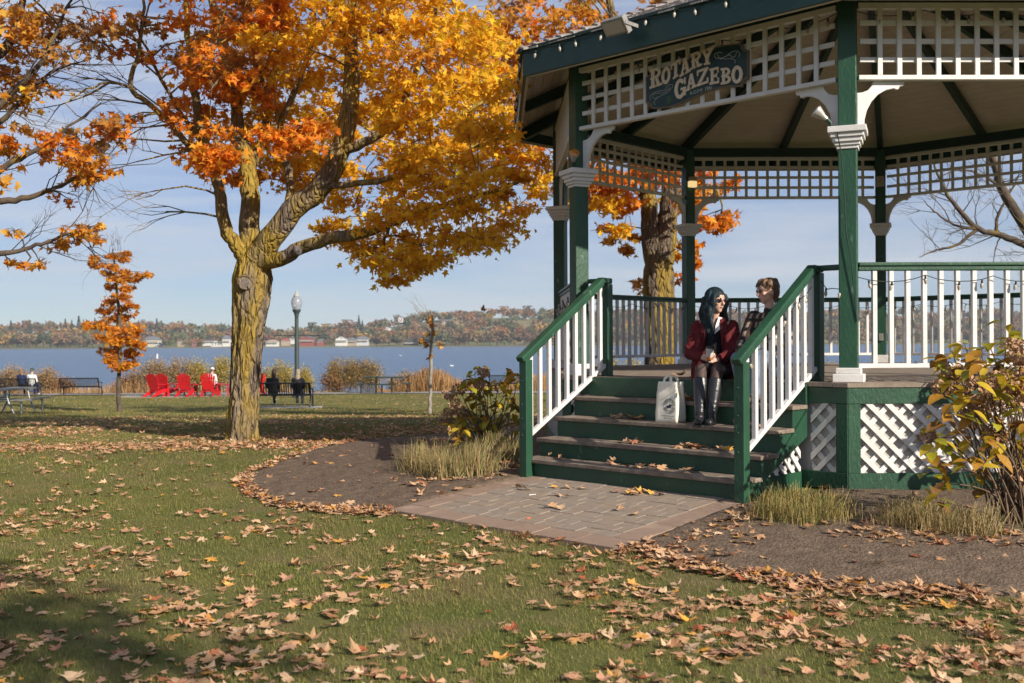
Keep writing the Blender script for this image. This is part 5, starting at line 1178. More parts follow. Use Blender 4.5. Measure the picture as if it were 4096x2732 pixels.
# low scrub at the waterline
# ------------------------------------------------------------------ houses across the lake
GLASSD = mat('house_glass', (.03, .04, .05), None, rough=.1, spec=.8)
TRIM = mat('house_trim', (.70, .69, .67), None, rough=.6)
def hm(c): return mat('house_wall', c, (c[0] * .85, c[1] * .85, c[2] * .85), .6, .8)
def house(px, py, w, h, wall, roof, label, gable=False, d=None, porch=False):
    d = d or SHORE + 30; s = d / FPX; x = px_dir(px, py).x * d; z = CAM_Z + px_dir(px, py).z * d; W, H = w * s, h * s; Dp = max(6, W * .6)
    r = thing('house', label, 'house', (x, d, z)); wh = H * .62; mw = hm(wall); mr = mat('house_roof', roof, None, rough=.85)
    wl = MB().box((0, 0, wh / 2 - 1.5), (W, Dp, wh + 3)).build('wall', mw, r)
    if gable:
        P = [(-W / 2, wh - .01), (W / 2, wh - .01), (0, H - .05)]; MB().prism(P, Dp - .1).build('gable_wall', mw, r)
        m = MB()
        for sg in (-1, 1): m.bar((sg * (W / 2 + .5), 0, wh - .3), (0, 0, H), Dp + .8, .25, (0, 0, 1)) if False else m.add([(sg * (W / 2 + .5), -Dp / 2 - .4, wh - .35), (0, -Dp / 2 - .4, H), (0, Dp / 2 + .4, H), (sg * (W / 2 + .5), Dp / 2 + .4, wh - .35), (sg * (W / 2 + .5), -Dp / 2 - .4, wh - .1), (0, -Dp / 2 - .4, H + .3), (0, Dp / 2 + .4, H + .3), (sg * (W / 2 + .5), Dp / 2 + .4, wh - .1)], [(0, 1, 2, 3), (7, 6, 5, 4), (0, 4, 5, 1), (2, 6, 7, 3), (0, 3, 7, 4)])
        m.build('roof', mr, r)
    else:
        q = W * .26; e_ = .5; MB().add([(-W / 2 - e_, -Dp / 2 - e_, wh), (W / 2 + e_, -Dp / 2 - e_, wh), (W / 2 + e_, Dp / 2 + e_, wh), (-W / 2 - e_, Dp / 2 + e_, wh), (-W / 2 + q, 0, H), (W / 2 - q, 0, H), (-W / 2 - e_, -Dp / 2 - e_, wh - .25), (W / 2 + e_, -Dp / 2 - e_, wh - .25), (W / 2 + e_, Dp / 2 + e_, wh - .25), (-W / 2 - e_, Dp / 2 + e_, wh - .25)],
            [(0, 1, 5, 4), (1, 2, 5), (2, 3, 4, 5), (3, 0, 4), (0, 6, 7, 1), (1, 7, 8, 2), (2, 8, 9, 3), (3, 9, 6, 0), (9, 8, 7, 6)]).build('roof', mr, r)
    rows = max(1, int(wh / 2.9)); cols = max(2, int(W / 2.8))
    for a in range(rows):
        for b_ in range(cols):
            cx = -W / 2 + W * (b_ + .5) / cols; cz = wh * (a + .5) / rows
            f = MB().box((cx, -Dp / 2 - .03, cz), (min(1.6, W / cols * .62), .12, min(1.5, wh / rows * .55))).build('window', TRIM, r); MB().box((cx, -Dp / 2 - .08, cz), (min(1.3, W / cols * .5), .06, min(1.25, wh / rows * .44))).build('pane', GLASSD, f)
    if gable: MB().box((0, -Dp / 2 - .02, wh + (H - wh) * .33), (1.1, .14, 1.2)).build('window', GLASSD, r)
    if porch:
        p = MB().box((0, -Dp / 2 - 1.0, wh * .48), (W * .95, 2.0, .25)).build('balcony', TRIM, r); MB().box((0, -Dp / 2 - 1.95, wh * .48 + .6), (W * .95, .08, .9)).build('balcony_rail', mat('deck_rail', (.22, .2, .18), None), p)
Wh, Cr, Gy, Dk, Rd, Tn, Br = (.62, .62, .60), (.55, .50, .40), (.13, .14, .16), (.05, .045, .042), (.24, .06, .045), (.36, .29, .21), (.20, .13, .09)
for a in ((350, 792, 36, 20, Cr, Gy, 'wide cream house with a grey hip roof on the far shore', 0, 0, 1), (367, 795, 13, 8, Wh, Gy, 'little white cottage beside the wide cream house', 1, 20, 0), (415, 790, 11, 10, Tn, Br, 'small tan house among pines on the far shore', 1, 36, 0), (444, 787, 13, 8, Rd, Rd, 'small brick house with red roof on the far slope', 0, 44, 0), (449, 794, 14, 8, Rd, Br, 'red boathouse at the far water edge', 1, 18, 0), (482, 787, 29, 10, Wh, Dk, 'long white house with a dark roof on the far shore', 0, 42, 1), (497, 794, 20, 8, Wh, Gy, 'low white waterside cottage near the maple trunk', 1, 22, 0), (521, 790, 18, 20, Wh, Gy, 'tall white two-storey house beside the maple trunk', 0, 34, 1),
          (626, 790, 27, 10, Wh, Tn, 'low white house with a tan roof beyond the lamp post', 0, 30, 1), (656, 787, 19, 10, Tn, (.33, .05, .035), 'tan house with a bright red roof across the lake', 0, 40, 0), (671, 783, 11, 8, Wh, Gy, 'small white gabled house behind the lamp post', 1, 60, 0), (706, 788, 34, 17, Rd, Gy, 'big red gabled house with white dormer trim across the lake', 1, 34, 1), (738, 788, 18, 10, Rd, Gy, 'small dark red house with white windows across the lake', 0, 34, 0), (759, 777, 16, 15, (.20, .08, .055), Br, 'tall brick house standing above its neighbours across the lake', 1, 90, 0), (785, 788, 27, 16, Wh, Gy, 'white gabled house with a balcony across the lake', 1, 34, 1), (808, 788, 20, 13, Tn, Gy, 'tan flat-fronted house between two pale houses across the lake', 0, 36, 1), (833, 787, 27, 15, (.5, .52, .54), Gy, 'pale grey two-storey house across the lake', 0, 38, 1),
          (890, 763, 26, 13, Wh, Gy, 'white steep-roofed farmhouse halfway up the far hill', 1, 150, 0), (920, 735, 11, 9, Wh, Gy, 'small white gabled house on the far hilltop', 1, 250, 0), (1035, 742, 38, 9, Tn, Gy, 'long low bungalow with a grey roof on the far hilltop', 0, 240, 0), (943, 793, 32, 17, (.07, .055, .05), Dk, 'dark brown glazed house at the far water edge', 0, 26, 1), (1207, 735, 15, 8, Wh, Wh, 'white barn on the far ridge', 1, 280, 0), (1232, 737, 16, 5, Wh, Wh, 'low white shed on the far ridge', 0, 280, 0)):
    house(a[0], a[1], a[2], a[3], a[4], a[5], a[6], bool(a[7]), SHORE + (a[8] or 28), bool(a[9]))
# radio mast seen over the trees
mz = at(1836, 650, 1500); mm = MB().tube([(0, 0, -70), (0, 0, 0)], [.8, .5], 5)
for k in range(5): mm.box((0, 0, -4 - 9 * k), (2.4, .5, .5))
tag(mm.build('radio_mast', mat('mast_grey', (.3, .31, .33), None), None, mz), 'thin distant radio mast beyond the far shore', 'mast')
# buoy and gulls
bp = at(361, 826, 318); bp.z = LAKE_Z; by = thing('buoy', 'white marker buoy with a red band floating on the lake', 'buoy', bp)
MB().lathe([(.28, -.3), (.30, .0), (.30, .35), (.22, .45), (.2, 1.35), (.1, 1.42)], (0, 0, 0), 14).build('body', mat('buoy_white', (.75, .75, .75), None), by)
MB().lathe([(.207, 1.0), (.207, 1.2)], (0, 0, 0), 14).build('band', mat('buoy_red', (.6, .1, .03), None), by)
for px_, py_, lb_ in ((1603, 1423, 'white gull floating on the open water beyond the picnic table'), (1807, 1465, 'white gull floating beyond the bare sapling'),):
    q = px_dir(px_ / 1.7423, py_ / 1.7423); d = (LAKE_Z - CAM_Z) / q.z; g_ = thing('gull', lb_, 'gull', (q.x * d, d, LAKE_Z))
    m = MB(); m.ball((0, 0, .1), (.32, .13, .11), 10, 7); m.tube([(-.22, 0, .14), (-.28, 0, .26)], [.07, .055], 8); m.ball((-.3, 0, .3), (.075, .06, .06), 8, 6); m.tube([(-.35, 0, .3), (-.46, 0, .285)], [.02, .004], 6); m.tube([(.2, 0, .14), (.45, 0, .18)], [.06, .01], 6); m.build('body', mat('gull_white', (.78, .78, .78), None), g_)

# ------------------------------------------------------------------ shore shrubs and dry reeds
SHR = {'tan': [(.36, .24, .11), (.30, .19, .085), (.44, .32, .17), (.22, .13, .055)], 'olive': [(.24, .19, .06), (.30, .17, .06), (.34, .26, .08), (.18, .085, .04)], 'goldenrod': [(.42, .29, .05), (.34, .27, .06), (.46, .34, .09), (.20, .18, .05)], 'red': [(.24, .11, .06), (.30, .17, .08), (.20, .09, .05), (.34, .24, .10)]}
LT = (np.array([(0, -.5, 0), (.22, 0, .05), (0, .5, 0), (-.22, 0, -.05)]), np.array([(0, 1, 2), (0, 2, 3)]))
def shrub(px, py, w, h, key, label, dens=1.0, d=57.5):
    s = d / FPX; x = px_dir(px, 784).x * d; z = gz(x, d) - .1; top = CAM_Z + px_dir(px, py - h).z * d; W = w * s; H = max(.5, top - z); t = Tree(); t.tm = [LT]
    b = Vector((x, d, z)); ns = int(14 + W * 10)
    for k in range(ns):
        a = random.uniform(-1, 1); e_ = Vector((x + a * W * .5, d + random.uniform(-.4, .4), z + H * (1 - .35 * a * a) * random.uniform(.72, 1.06))); g0 = Vector((x + a * W * .22, d + random.uniform(-.2, .2), z))
        P = t.twig(g0, e_, .012, .004, 3, .08)
        n = int(190 * dens); f = .25 + .75 * RNG.random(n) ** .7; q = np.array(g0)[None] * (1 - f[:, None]) + np.array(e_)[None] * f[:, None] + RNG.normal(0, .16, (n, 3)); t.leaves(q, SHR[key], (3, 3, 2, 2), .085, .2)
    return t.finish('shore_shrub', label, b, STEM, DRYM, cat='shrub', trunkname='stems')
for a in ((25, 905, 90, 62, 'tan', 'pale tan shrub behind the bench with two sitters'), (108, 905, 55, 60, 'tan', 'tan shrub rising between the two lakeside benches'), (140, 905, 60, 32, 'red', 'low reddish shrub behind the empty lakeside bench'), (352, 906, 95, 82, 'tan', 'tall tan seedhead shrub behind the first red chairs'), (415, 906, 90, 82, 'tan', 'broad tan shrub behind the middle red chairs'), (455, 906, 60, 78, 'goldenrod', 'yellowish shrub behind the occupied red chair'), (512, 906, 50, 90, 'goldenrod', 'tall goldenrod shrub beside the maple trunk'), (300, 906, 55, 45, 'red', 'short russet shrub near the orange sapling'), (640, 905, 80, 72, 'goldenrod', 'goldenrod shrub behind the bench with two women'), (702, 905, 24, 58, 'goldenrod', 'slim goldenrod beside the lamp post'), (790, 906, 85, 84, 'olive', 'large olive and russet shrub before the lake'), (840, 906, 90, 80, 'olive', 'rounded olive shrub next to the dark picnic table'), (765, 906, 50, 55, 'red', 'russet shrub edge beside the open water'), (990, 906, 70, 60, 'red', 'russet shrub behind the bare sapling'), (930, 906, 70, 48, 'tan', 'low tan shrub behind the dark picnic table')):
    shrub(*a)
for a in ((1395, 860, 60, 45, 'goldenrod', 'yellow-green shrub behind the rear railing by the maple trunk'), (1450, 860, 50, 35, 'goldenrod', 'low yellow shrub glimpsed under the rear railing'), (1900, 870, 90, 36, 'goldenrod', 'low golden shrub under the rear railing near the stair newel'), (2080, 870, 80, 34, 'tan', 'low tan shrub under the rear railing near the front post')): shrub(*a, d=40.0)
N = 9000; px_ = np.concatenate([RNG.uniform(860, 1260, 6200), RNG.uniform(-60, 520, 2200), RNG.uniform(590, 760, 600)]); d = RNG.uniform(55.8, 59.5, N); x = (px_ - 1175) / FPX * d; z = ground_z(x, d); h = RNG.uniform(.25, 1.0, N) * np.where(px_ > 860, 1.0, .5) * np.clip(2.6 * fbm(x * .45, d * .3, 60) - .55, .12, 1.3); a = RNG.uniform(0, 6.283, N)
P = np.stack([x, d, z], 1); tip = P + np.stack([np.cos(a) * .18 * h, np.sin(a) * .18 * h, h], 1); sd_ = np.stack([np.cos(a + 1.2), np.sin(a + 1.2), np.zeros(N)], 1) * .012
V = np.stack([P - sd_, P + sd_, tip + sd_ * .8, tip - sd_ * .8, ], 1).reshape(-1, 3); b_ = np.arange(N)[:, None] * 4
C = np.repeat(mixcol(N, [(.42, .25, .10), (.36, .20, .08), (.50, .34, .16), (.28, .13, .06)], (3, 3, 2, 2)), 4, 0)
tag(new_obj('dry_reeds', np_mesh('dry_reeds', V, b_ + np.array([[0, 1, 2, 3]]), C), GRASSM), 'dry russet grasses and reeds along the lake bank', 'reeds', kind='stuff')

# ------------------------------------------------------------------ benches
def make_bench():
    r = thing('park_bench', 'x', 'bench')
    W = 1.83
    for sx in (-1, 1):
        x = sx * W / 2; m = MB(); m.tube(smooth_pts([(x, -.22, 0), (x, -.17, .2), (x, -.15, .42)], 4), .026, 8); m.tube(smooth_pts([(x, .30, 0), (x, .24, .2), (x, .22, .42)], 4), .026, 8); m.tube([(x, -.15, .42), (x, .22, .42)], .026, 8); m.tube(smooth_pts([(x, -.15, .42), (x, -.20, .62), (x, -.30, .86)], 4), .028, 8); m.tube([(x, -.21, .10), (x, .28, .10)], .014, 6); m.build('end_frame', BLACK, r)
        m = MB(); m.tube(smooth_pts([(x, -.20, .64), (x, .05, .66), (x, .25, .62), (x, .29, .5), (x, .22, .42)], 4), .022, 8); m.build('armrest', BLACK, r)
    for z, y in ((.86, -.30), (.46, -.17)): MB().tube([(-W / 2, y, z), (W / 2, y, z)], .028, 8).build('back_rail', BLACK, r)
    MB().tube([(-W / 2, .25, .42), (W / 2, .25, .42)], .026, 8).build('seat_rail', BLACK, r); MB().tube([(-W / 2, .02, .10), (W / 2, .02, .10)], .014, 6).build('stretcher', BLACK, r)
    sl = MB(); sl.add([(0, 0, 0)] * 0, []); 
    P = smooth_pts([(0, .26, .44), (0, .05, .425), (0, -.10, .43), (0, -.17, .48), (0, -.22, .62), (0, -.30, .86)], 3)
    for k in range(len(P) - 1): sl.bar(P[k], P[k + 1], .030, .009, (0, 1, .6))
    me = sl.mesh('slat'); me.materials.append(BLACK); n = 26
    for k in range(n): new_obj('slat', me, None, r, (-W / 2 + W * (k + .5) / n, 0, 0))
    return r
bench0 = make_bench()
def put(proto, used, px, py, d, rz, label, group=None, lift=0.0):
    x = px_dir(px, py).x * d; o = proto if not used[0] else copy_tree(proto); used[0] = True
    o.location = (x, d, gz(x, d) + lift); o.rotation_euler = (0, 0, rz); o['label'] = label
    if group: o['group'] = group
    return o
ub = [False]; BG = 'black metal benches by the lake'
B1 = put(bench0, ub, 46, 911, 50.5, -.05, 'black slatted bench with two people sitting on it facing the lake', BG, .02)
B2 = put(bench0, ub, 186, 911, 50.5, .06, 'empty black slatted bench next to the path', BG, .02)
B3 = put(bench0, ub, 648, 944, 36.4, .0, 'black slatted bench with two women seen from behind', BG, .02)
B4 = put(bench0, ub, 1165, 905, 53, .0, 'black slatted bench half hidden behind the hydrangea', BG, .02)
B3.scale = (1.12, 1.0, 1.0)
for b_, w_, dp in ((B3, 2.4, 1.3),): pass
SLAB = mat('bench_slab', (.34, .32, .30), (.28, .26, .24), 6, .9, coord='World')
for b_, nm in ((B3, 'pale concrete slab under the bench with two women'),):
    o = MB().box((0, .05, -.05), (2.6, 1.2, .16)).build('concrete_slab', SLAB, None, b_.location - Vector((0, 0, .02))); tag(o, nm, 'slab')
xs_c = px_dir(470, 912).x * 49.2
o = MB().box((0, 0, -.06), (7.4, 1.9, .16)).build('concrete_slab', SLAB, None, (px_dir(452, 912).x * 49.2, 49.4, gz(px_dir(452, 912).x * 49.2, 49.4))); tag(o, 'pale concrete slab under the red chairs', 'slab')

# ------------------------------------------------------------------ red chairs
def make_adirondack():
    r = thing('adirondack_chair', 'x', 'chair')
    for k in range(7):      # fan back, slats rise to an arch; back leans towards -y
        f = (k - 3) / 3; h = 1.08 - .12 * f * f; a0 = Vector((f * .20, -.22, .30)); a1 = Vector((f * .30, -.22 - .30 * (h - .3) , h)); o = MB().bar(a0, a1, .078, .022, (0, -1, .3)).build('back_slat', RED, r)
    for z, w_, y in ((.50, .52, -.255), (.84, .64, -.355)): MB().bar((-w_ / 2, y, z), (w_ / 2, y, z), .03, .06).build('back_brace', RED, r)
    for sx in (-1, 1):
        MB().prism([(.42, .36), (.42, .26), (-.30, .08), (-.60, 0), (-.72, 0), (-.50, .14), (-.25, .27), (.1, .37)], .03, Matrix.Translation((sx * .27, 0, 0)) @ Matrix.Rotation(R_(90), 4, 'Z')).build('rear_leg', RED, r)
        MB().box((sx * .31, .34, .28), (.03, .11, .56)).build('front_leg', RED, r); bevel(MB().box((sx * .35, .05, .575), (.15, .80, .026)).build('armrest', RED, r), .01, 2)
    for k in range(6): MB().box((0, .36 - k * .11, .375 - .028 * k), (.52, .085, .022), Matrix.Rotation(R_(14), 3, 'X')).build('seat_slat', RED, r)
    return r
ad0 = make_adirondack(); ua = [False]; AG = 'red chairs by the lake'
for px_, rz, lab, d in ((362, -.42, 'red slatted garden chair at the end of the row, turned towards its neighbour', 49.0), (384, -.38, 'second red slatted garden chair standing close behind the end one', 49.8), (430, -.15, 'red slatted garden chair standing alone mid-row before tan shrubs', 49.2), (482, .02, 'red slatted garden chair with a person in white sitting in it', 49.2), (588, .55, 'red slatted garden chair mostly hidden behind the maple trunk', 49.2)):
    o = put(ad0, ua, px_, 912, d, rz, lab, AG, .02); o.scale = (1.02, 1.02, 1.02)
def red_table(px, label):
    d = 49.3; x = px_dir(px, 912).x * d; r = thing('side_table', label, 'table', (x, d, gz(x, d) + .02), 0, 'red side tables'); bevel(MB().box((0, 0, .55), (.62, .55, .03)).build('table_top', RED, r), .008, 1)
    for sx in (-1, 1):
        for sy in (-1, 1): MB().box((sx * .25, sy * .2, .27), (.06, .035, .54)).build('leg', RED, r)
        MB().box((sx * .25, 0, .3), (.025, .4, .05)).build('apron', RED, r)
red_table(456, 'small red side table between two red garden chairs'); red_table(514, 'small red side table beside the maple trunk')

# ------------------------------------------------------------------ picnic tables
def picnic(px, d, label, topm, legm, rz=0, seatgap=1.05, dark=False):
    x = px_dir(px, 784).x * d; r = thing('picnic_table', label, 'picnic table', (x, d, gz(x, d)), rz)
    W = 1.7 if dark else 1.9; r.scale = (1.12, 1.12, 1.12) if dark else (1, 1, 1)
    for k in range(5): MB().box((0, -.30 + k * .15, .74), (W, .142, .045)).build('table_plank', topm, r)
    if dark:
        for sx in (-1, 1):
            for q in (-.1, .1): MB().tube([(sx * .36, q, 0), (sx * .36, q, .72)], .028, 8).build('leg', legm, r)
            s = MB().box((sx * seatgap, 0, .44), (.36, .8, .045)).build('seat', topm, r); MB().tube([(sx * seatgap, 0, 0), (sx * seatgap, 0, .42)], .03, 8).build('seat_post', legm, s)
        s = MB().box((0, -.75, .44), (1.25, .28, .045)).build('seat', topm, r); MB().tube([(0, -.75, 0), (0, -.75, .42)], .03, 8).build('seat_post', legm, s)
    else:
        for sx in (-1, 1):
            for sy in (-1, 1):
                MB().tube(smooth_pts([(sx * .6, sy * .55, 0), (sx * .6, sy * .35, .4), (sx * .6, sy * .28, .72)], 4), .03, 8).build('leg', legm, r)
            MB().tube([(sx * .6, -.75, .40), (sx * .6, .75, .40)], .025, 8).build('cross_tube', legm, r)
        for sy in (-1, 1):
            for k in range(2): MB().box((0, sy * (.68 + k * .15), .44), (W, .142, .045)).build('seat_plank', topm, r)
            for sx in (-1, 1): MB().tube([(sx * .6, sy * .75, 0), (sx * .6, sy * .75, .42)], .03, 8).build('seat_leg', legm, r)
    return r
picnic(881, 53.0, 'small dark green picnic table with three seats beside the path', mat('dark_green_metal', (.012, .028, .018), None, rough=.5), BLACK, dark=True)
picnic(18, 31.5, 'weathered wood picnic table on grey steel legs on the lawn', GREY_W, STEEL, rz=1.5)

# ------------------------------------------------------------------ lamp post
d = 46.5; lx = px_dir(682, 905).x * d; lz = gz(lx, d); top = CAM_Z + px_dir(680, 665).z * d; H = top - lz; lp = thing('street_lamp', 'dark green lamp post with an acorn glass globe by the lake', 'street lamp', (lx, d, lz)); LPM = mat('lamp_post_paint', (.035, .05, .05), (.05, .065, .062), 6, .5, coord='Object')
sg = .28 / .28
MB().lathe([(.21, 0), (.21, .12), (.17, .18), (.16, .62), (.12, .66)], (0, 0, 0), 16).build('base', LPM, lp)
MB().lathe([(.118, .6), (.105, 1.5), (.088, H - 1.35), (.085, H - 1.18), (.12, H - 1.14), (.10, H - 1.10)], (0, 0, 0), 16).build('pole', LPM, lp)
MB().lathe([(.10, H - 1.13), (.12, H - 1.05), (.17, H - .98), (.19, H - .93), (.20, H - .90), (.16, H - .88)], (0, 0, 0), 18).build('collar', LPM, lp)
ar = MB().tube([(-1.0, 0, H - 1.95 - .1), (1.0, 0, H - 1.95 - .1)], .022, 8); ar.ball((-1.0, 0, H - 2.05), .045, 8, 6); ar.ball((1.0, 0, H - 2.05), .045, 8, 6); ar.build('banner_arm', LPM, lp)
GLOBE = bpy.data.materials.new('globe_glass'); GLOBE.use_nodes = True; gb = GLOBE.node_tree.nodes['Principled BSDF']; gb.inputs['Base Color'].default_value = (.40, .42, .47, 1); gb.inputs['Roughness'].default_value = .18; gb.inputs['Transmission Weight'].default_value = .35; gb.inputs['Alpha'].default_value = .7
MB().lathe([(.15, H - .90), (.20, H - .80), (.245, H - .65), (.25, H - .55), (.22, H - .42), (.17, H - .34), (.14, H - .31)], (0, 0, 0), 20).build('globe', GLOBE, lp)
MB().lathe([(.14, H - .31), (.155, H - .28), (.11, H - .22), (.06, H - .14), (.035, H - .10), (.045, H - .07), (.02, H - .03), (.004, H)], (0, 0, 0), 16).build('finial', mat('finial_glass', (.34, .35, .36), (.30, .28, .22), 20, .35), lp)
MB().lathe([(.04, H - .9), (.045, H - .62), (.03, H - .56)], (0, 0, 0), 10).build('bulb', mat('lamp_bulb', (.62, .64, .66), None), lp)
# litter bin glimpsed through the railing
d = 21; x = px_dir(1413, 784).x * d; lbn = thing('litter_bin', 'dark boxy litter bin behind the rear railing', 'litter bin', (x, d, gz(x, d))); DKW = mat('bin_wood', (.03, .024, .02), (.045, .036, .03), 10, .8)
for k in range(5): MB().box((-.22 + .11 * k, -.24, .55), (.10, .03, 1.15)).build('slat', DKW, lbn)
MB().box((0, 0, .55), (.54, .42, 1.1)).build('body', DKW, lbn); MB().box((0, 0, 1.13), (.62, .54, .05)).build('lid', DKW, lbn)

# ------------------------------------------------------------------ lawn blades
def blades(n, x0, x1, y0, y1, hmin, hmax, w, seed_cols):
    x = RNG.uniform(x0, x1, n); y = RNG.uniform(y0, y1, n); k = np.abs(x) < y * .56 + .6
    x, y = x[k], y[k]
    bad = in_poly(x, y, bed_left) | in_poly(x, y, bed_right) | in_poly(x, y, PAD2) | (np.hypot(x - CEN.x, y - CEN.y) < RAD + .2); x, y = x[~bad], y[~bad]; n = len(x)
    patch = fbm(x * .9, y * .9, 70); keep = RNG.random(n) < .55 + .9 * (patch - .3); x, y, patch = x[keep], y[keep], patch[keep]; n = len(x)
    z = ground_z(x, y); a = RNG.uniform(0, 6.283, n); h = RNG.uniform(hmin, hmax, n) * (.45 + 1.1 * fbm(x * 2.6, y * 2.6, 74)); l = RNG.uniform(.2, 1.0, n) * h
    P = np.stack([x, y, z - .004], 1); tip = P + np.stack([np.cos(a) * l, np.sin(a) * l, h], 1); s_ = np.stack([np.cos(a + 1.57), np.sin(a + 1.57), np.zeros(n)], 1) * (w / 2)
    V = np.stack([P - s_, P + s_, tip], 1).reshape(-1, 3); F = np.arange(n * 3).reshape(-1, 3)
    dry = np.clip((fbm(x * 1.7, y * 1.7, 72) - .46) / .16, 0, 1)[:, None] * (RNG.random((n, 1)) < .6)
    C = mixcol(n, seed_cols, (4, 3, 2, 1.1)) * (.75 + .5 * patch[:, None]); C = C * (1 - dry) + np.array([[.30, .235, .10]]) * RNG.uniform(.6, 1.1, (n, 1)) * dry; return V, F, np.repeat(C, 3, 0)
GC = [(.165, .170, .040), (.215, .20, .058), (.12, .132, .032), (.37, .28, .12)]
A1 = blades(560000, -6, 6.5, 3.9, 11.0, .014, .036, .0042, GC); A2 = blades(260000, -10.5, 3, 11.0, 21, .018, .04, .007, GC); A3 = blades(260000, -27, 8, 21, 51, .03, .055, .014, GC)
V = np.concatenate([A1[0], A2[0], A3[0]]); n1_, n2_ = len(A1[0]), len(A2[0]); F = np.concatenate([A1[1], A2[1] + n1_, A3[1] + n1_ + n2_])
lg = new_obj('grass', np_mesh('grass', V, F, np.concatenate([A1[2], A2[2], A3[2]])), GRASSM); tag(lg, 'short mown grass of the lawn', 'grass', kind='stuff')

# ------------------------------------------------------------------ fallen leaves
PALE = [(.50, .31, .175), (.42, .235, .12), (.56, .39, .245), (.46, .245, .155), (.36, .10, .045), (.56, .28, .05), (.26, .13, .06)]
PW = (5, 4, 3, 2.4, 1.0, 1.0, 1.0)
def edge_samples(poly, idx, n, spread):
    out = []
    for k in range(n):
        i = random.choice(idx); a, b = Vector(poly[i]), Vector(poly[i + 1]); p = a.lerp(b, random.random()); out.append((p.x + random.gauss(0, spread), p.y + random.gauss(0, spread)))
    return np.array(out)
def dens_sample(n, x0, x1, y0, y1, f):
    x = RNG.uniform(x0, x1, n); y = RNG.uniform(y0, y1, n); k = (RNG.random(n) < f(x, y)) & (np.abs(x) < y * .55 + .4); return np.stack([x[k], y[k]], 1)
def cl(x, y, s, lo, hi): return np.clip((fbm(x * s, y * s, 80) - lo) / (hi - lo), 0, 1)
near = dens_sample(14500, -5.2, 5.2, 4.2, 9.5, lambda x, y: (.10 + .75 * cl(x, y, 1.5, .42, .62)) * np.clip(1.2 - (y - 4.2) / 6.2, .18, 1))
mid = dens_sample(4200, -7, 2.5, 8.5, 14.0, lambda x, y: .10 + .30 * cl(x, y, 1.1, .45, .65))
band = dens_sample(9000, -8.5, -.2, 13.0, 15.6, lambda x, y: np.exp(-((y - 14.4 - .05 * x) / .5) ** 2) * .9)
shade = dens_sample(30000, -13, 3, 14.6, 27, lambda x, y: (.10 + .6 * cl(x, y, .6, .38, .62)) * np.clip(1.1 - (y - 15) / 16, .2, 1))
far = dens_sample(9000, -25, 9, 26, 51, lambda x, y: .18 + .25 * cl(x, y, .35, .4, .62))
el = edge_samples(bed_left, list(range(0, 12)), 760, .055); er = edge_samples(bed_right, list(range(1, 9)), 460, .055); soil = np.concatenate([dens_sample(500, -4, 1.2, 8, 14, lambda x, y: in_poly(x, y, bed_left) * .5), dens_sample(420, 0, 6, 6, 9, lambda x, y: in_poly(x, y, bed_right) * .4)])
by_clump = np.concatenate([np.array([[p.x + random.gauss(0, .16), p.y + random.gauss(0, .16)] for _ in range(k)]) for p, k in ((on_ground(1120, 1075), 60), (on_ground(1180, 1070), 50), (on_ground(1100, 1100), 40), (on_ground(980, 1110), 40), (on_ground(2010, 1235), 50), (on_ground(2100, 1240), 40), (on_ground(1720, 1185), 36), (on_ground(1640, 1225), 40), (on_ground(1560, 1262), 30), (on_ground(2300, 1245), 40), (on_ground(1000, 1018), 70), (on_ground(1060, 1030), 70))])
lawnp = np.concatenate([near, mid, band, shade, far]); lawnp = lawnp[~(in_poly(lawnp[:, 0], lawnp[:, 1], bed_left) | in_poly(lawnp[:, 0], lawnp[:, 1], bed_right))]
allp = np.concatenate([lawnp, el, er, soil, by_clump])
ok = ~(in_poly(allp[:, 0], allp[:, 1], [(CEN.x + (v.x - CEN.x) * .97, CEN.y + (v.y - CEN.y) * .97) for v in V8]) | in_poly(allp[:, 0], allp[:, 1], PAD2)); allp = allp[ok]
st_in = np.array([0.0]); tt = (allp[:, 0] - V8[1].x) * e01.x + (allp[:, 1] - V8[1].y) * e01.y; DD = (allp[:, 0] - V8[1].x) * n01.x + (allp[:, 1] - V8[1].y) * n01.y; allp = allp[~((tt > .2) & (tt < 2.9) & (DD > 0) & (DD < 1.35))]
n = len(allp); z = ground_z(allp[:, 0], allp[:, 1]) + RNG.uniform(.008, .030, n); inb = in_poly(allp[:, 0], allp[:, 1], bed_left) | in_poly(allp[:, 0], allp[:, 1], bed_right); z += inb * .012
P3 = np.stack([allp[:, 0], allp[:, 1], z], 1); sz = np.where(RNG.random(n) < .22, RNG.uniform(.025, .05, n), RNG.normal(.069, .018, n).clip(.035, .12))
rx, ry, rz = RNG.normal(0, .17, n), RNG.normal(0, .17, n), RNG.uniform(0, 6.283, n); colr = mixcol(n, PALE, PW)
order = np.argsort(allp[:, 1]); near_i = order[:236]; rest = order[236:]
o = new_obj('fallen_leaves', scatter('fallen_leaves', T_GROUND, P3[rest], rot_mats(rx[rest], ry[rest], rz[rest]), sz[rest], colr[rest]), DRYM); tag(o, 'litter of dry tan maple leaves over the lawn and soil', 'leaves', kind='stuff')
LV = []
for nm, c, c2 in (('tan', PALE[0], PALE[1]), ('pale', PALE[2], PALE[0]), ('pinkish', PALE[3], PALE[0]), ('red', PALE[4], PALE[3]), ('yellow', PALE[5], (.66, .40, .08)), ('brown', PALE[6], PALE[1])):
    m_ = mat('leaf_' + nm, c, c2, 8, .7, .4, 30, lo=.3, hi=.7); L8 = []
    for tv, tf in T_GROUND: me = np_mesh('leaf', tv, tf); me.materials.append(m_); L8.append(me)
    LV.append((nm, L8))
GRPL = 'single fallen leaves'
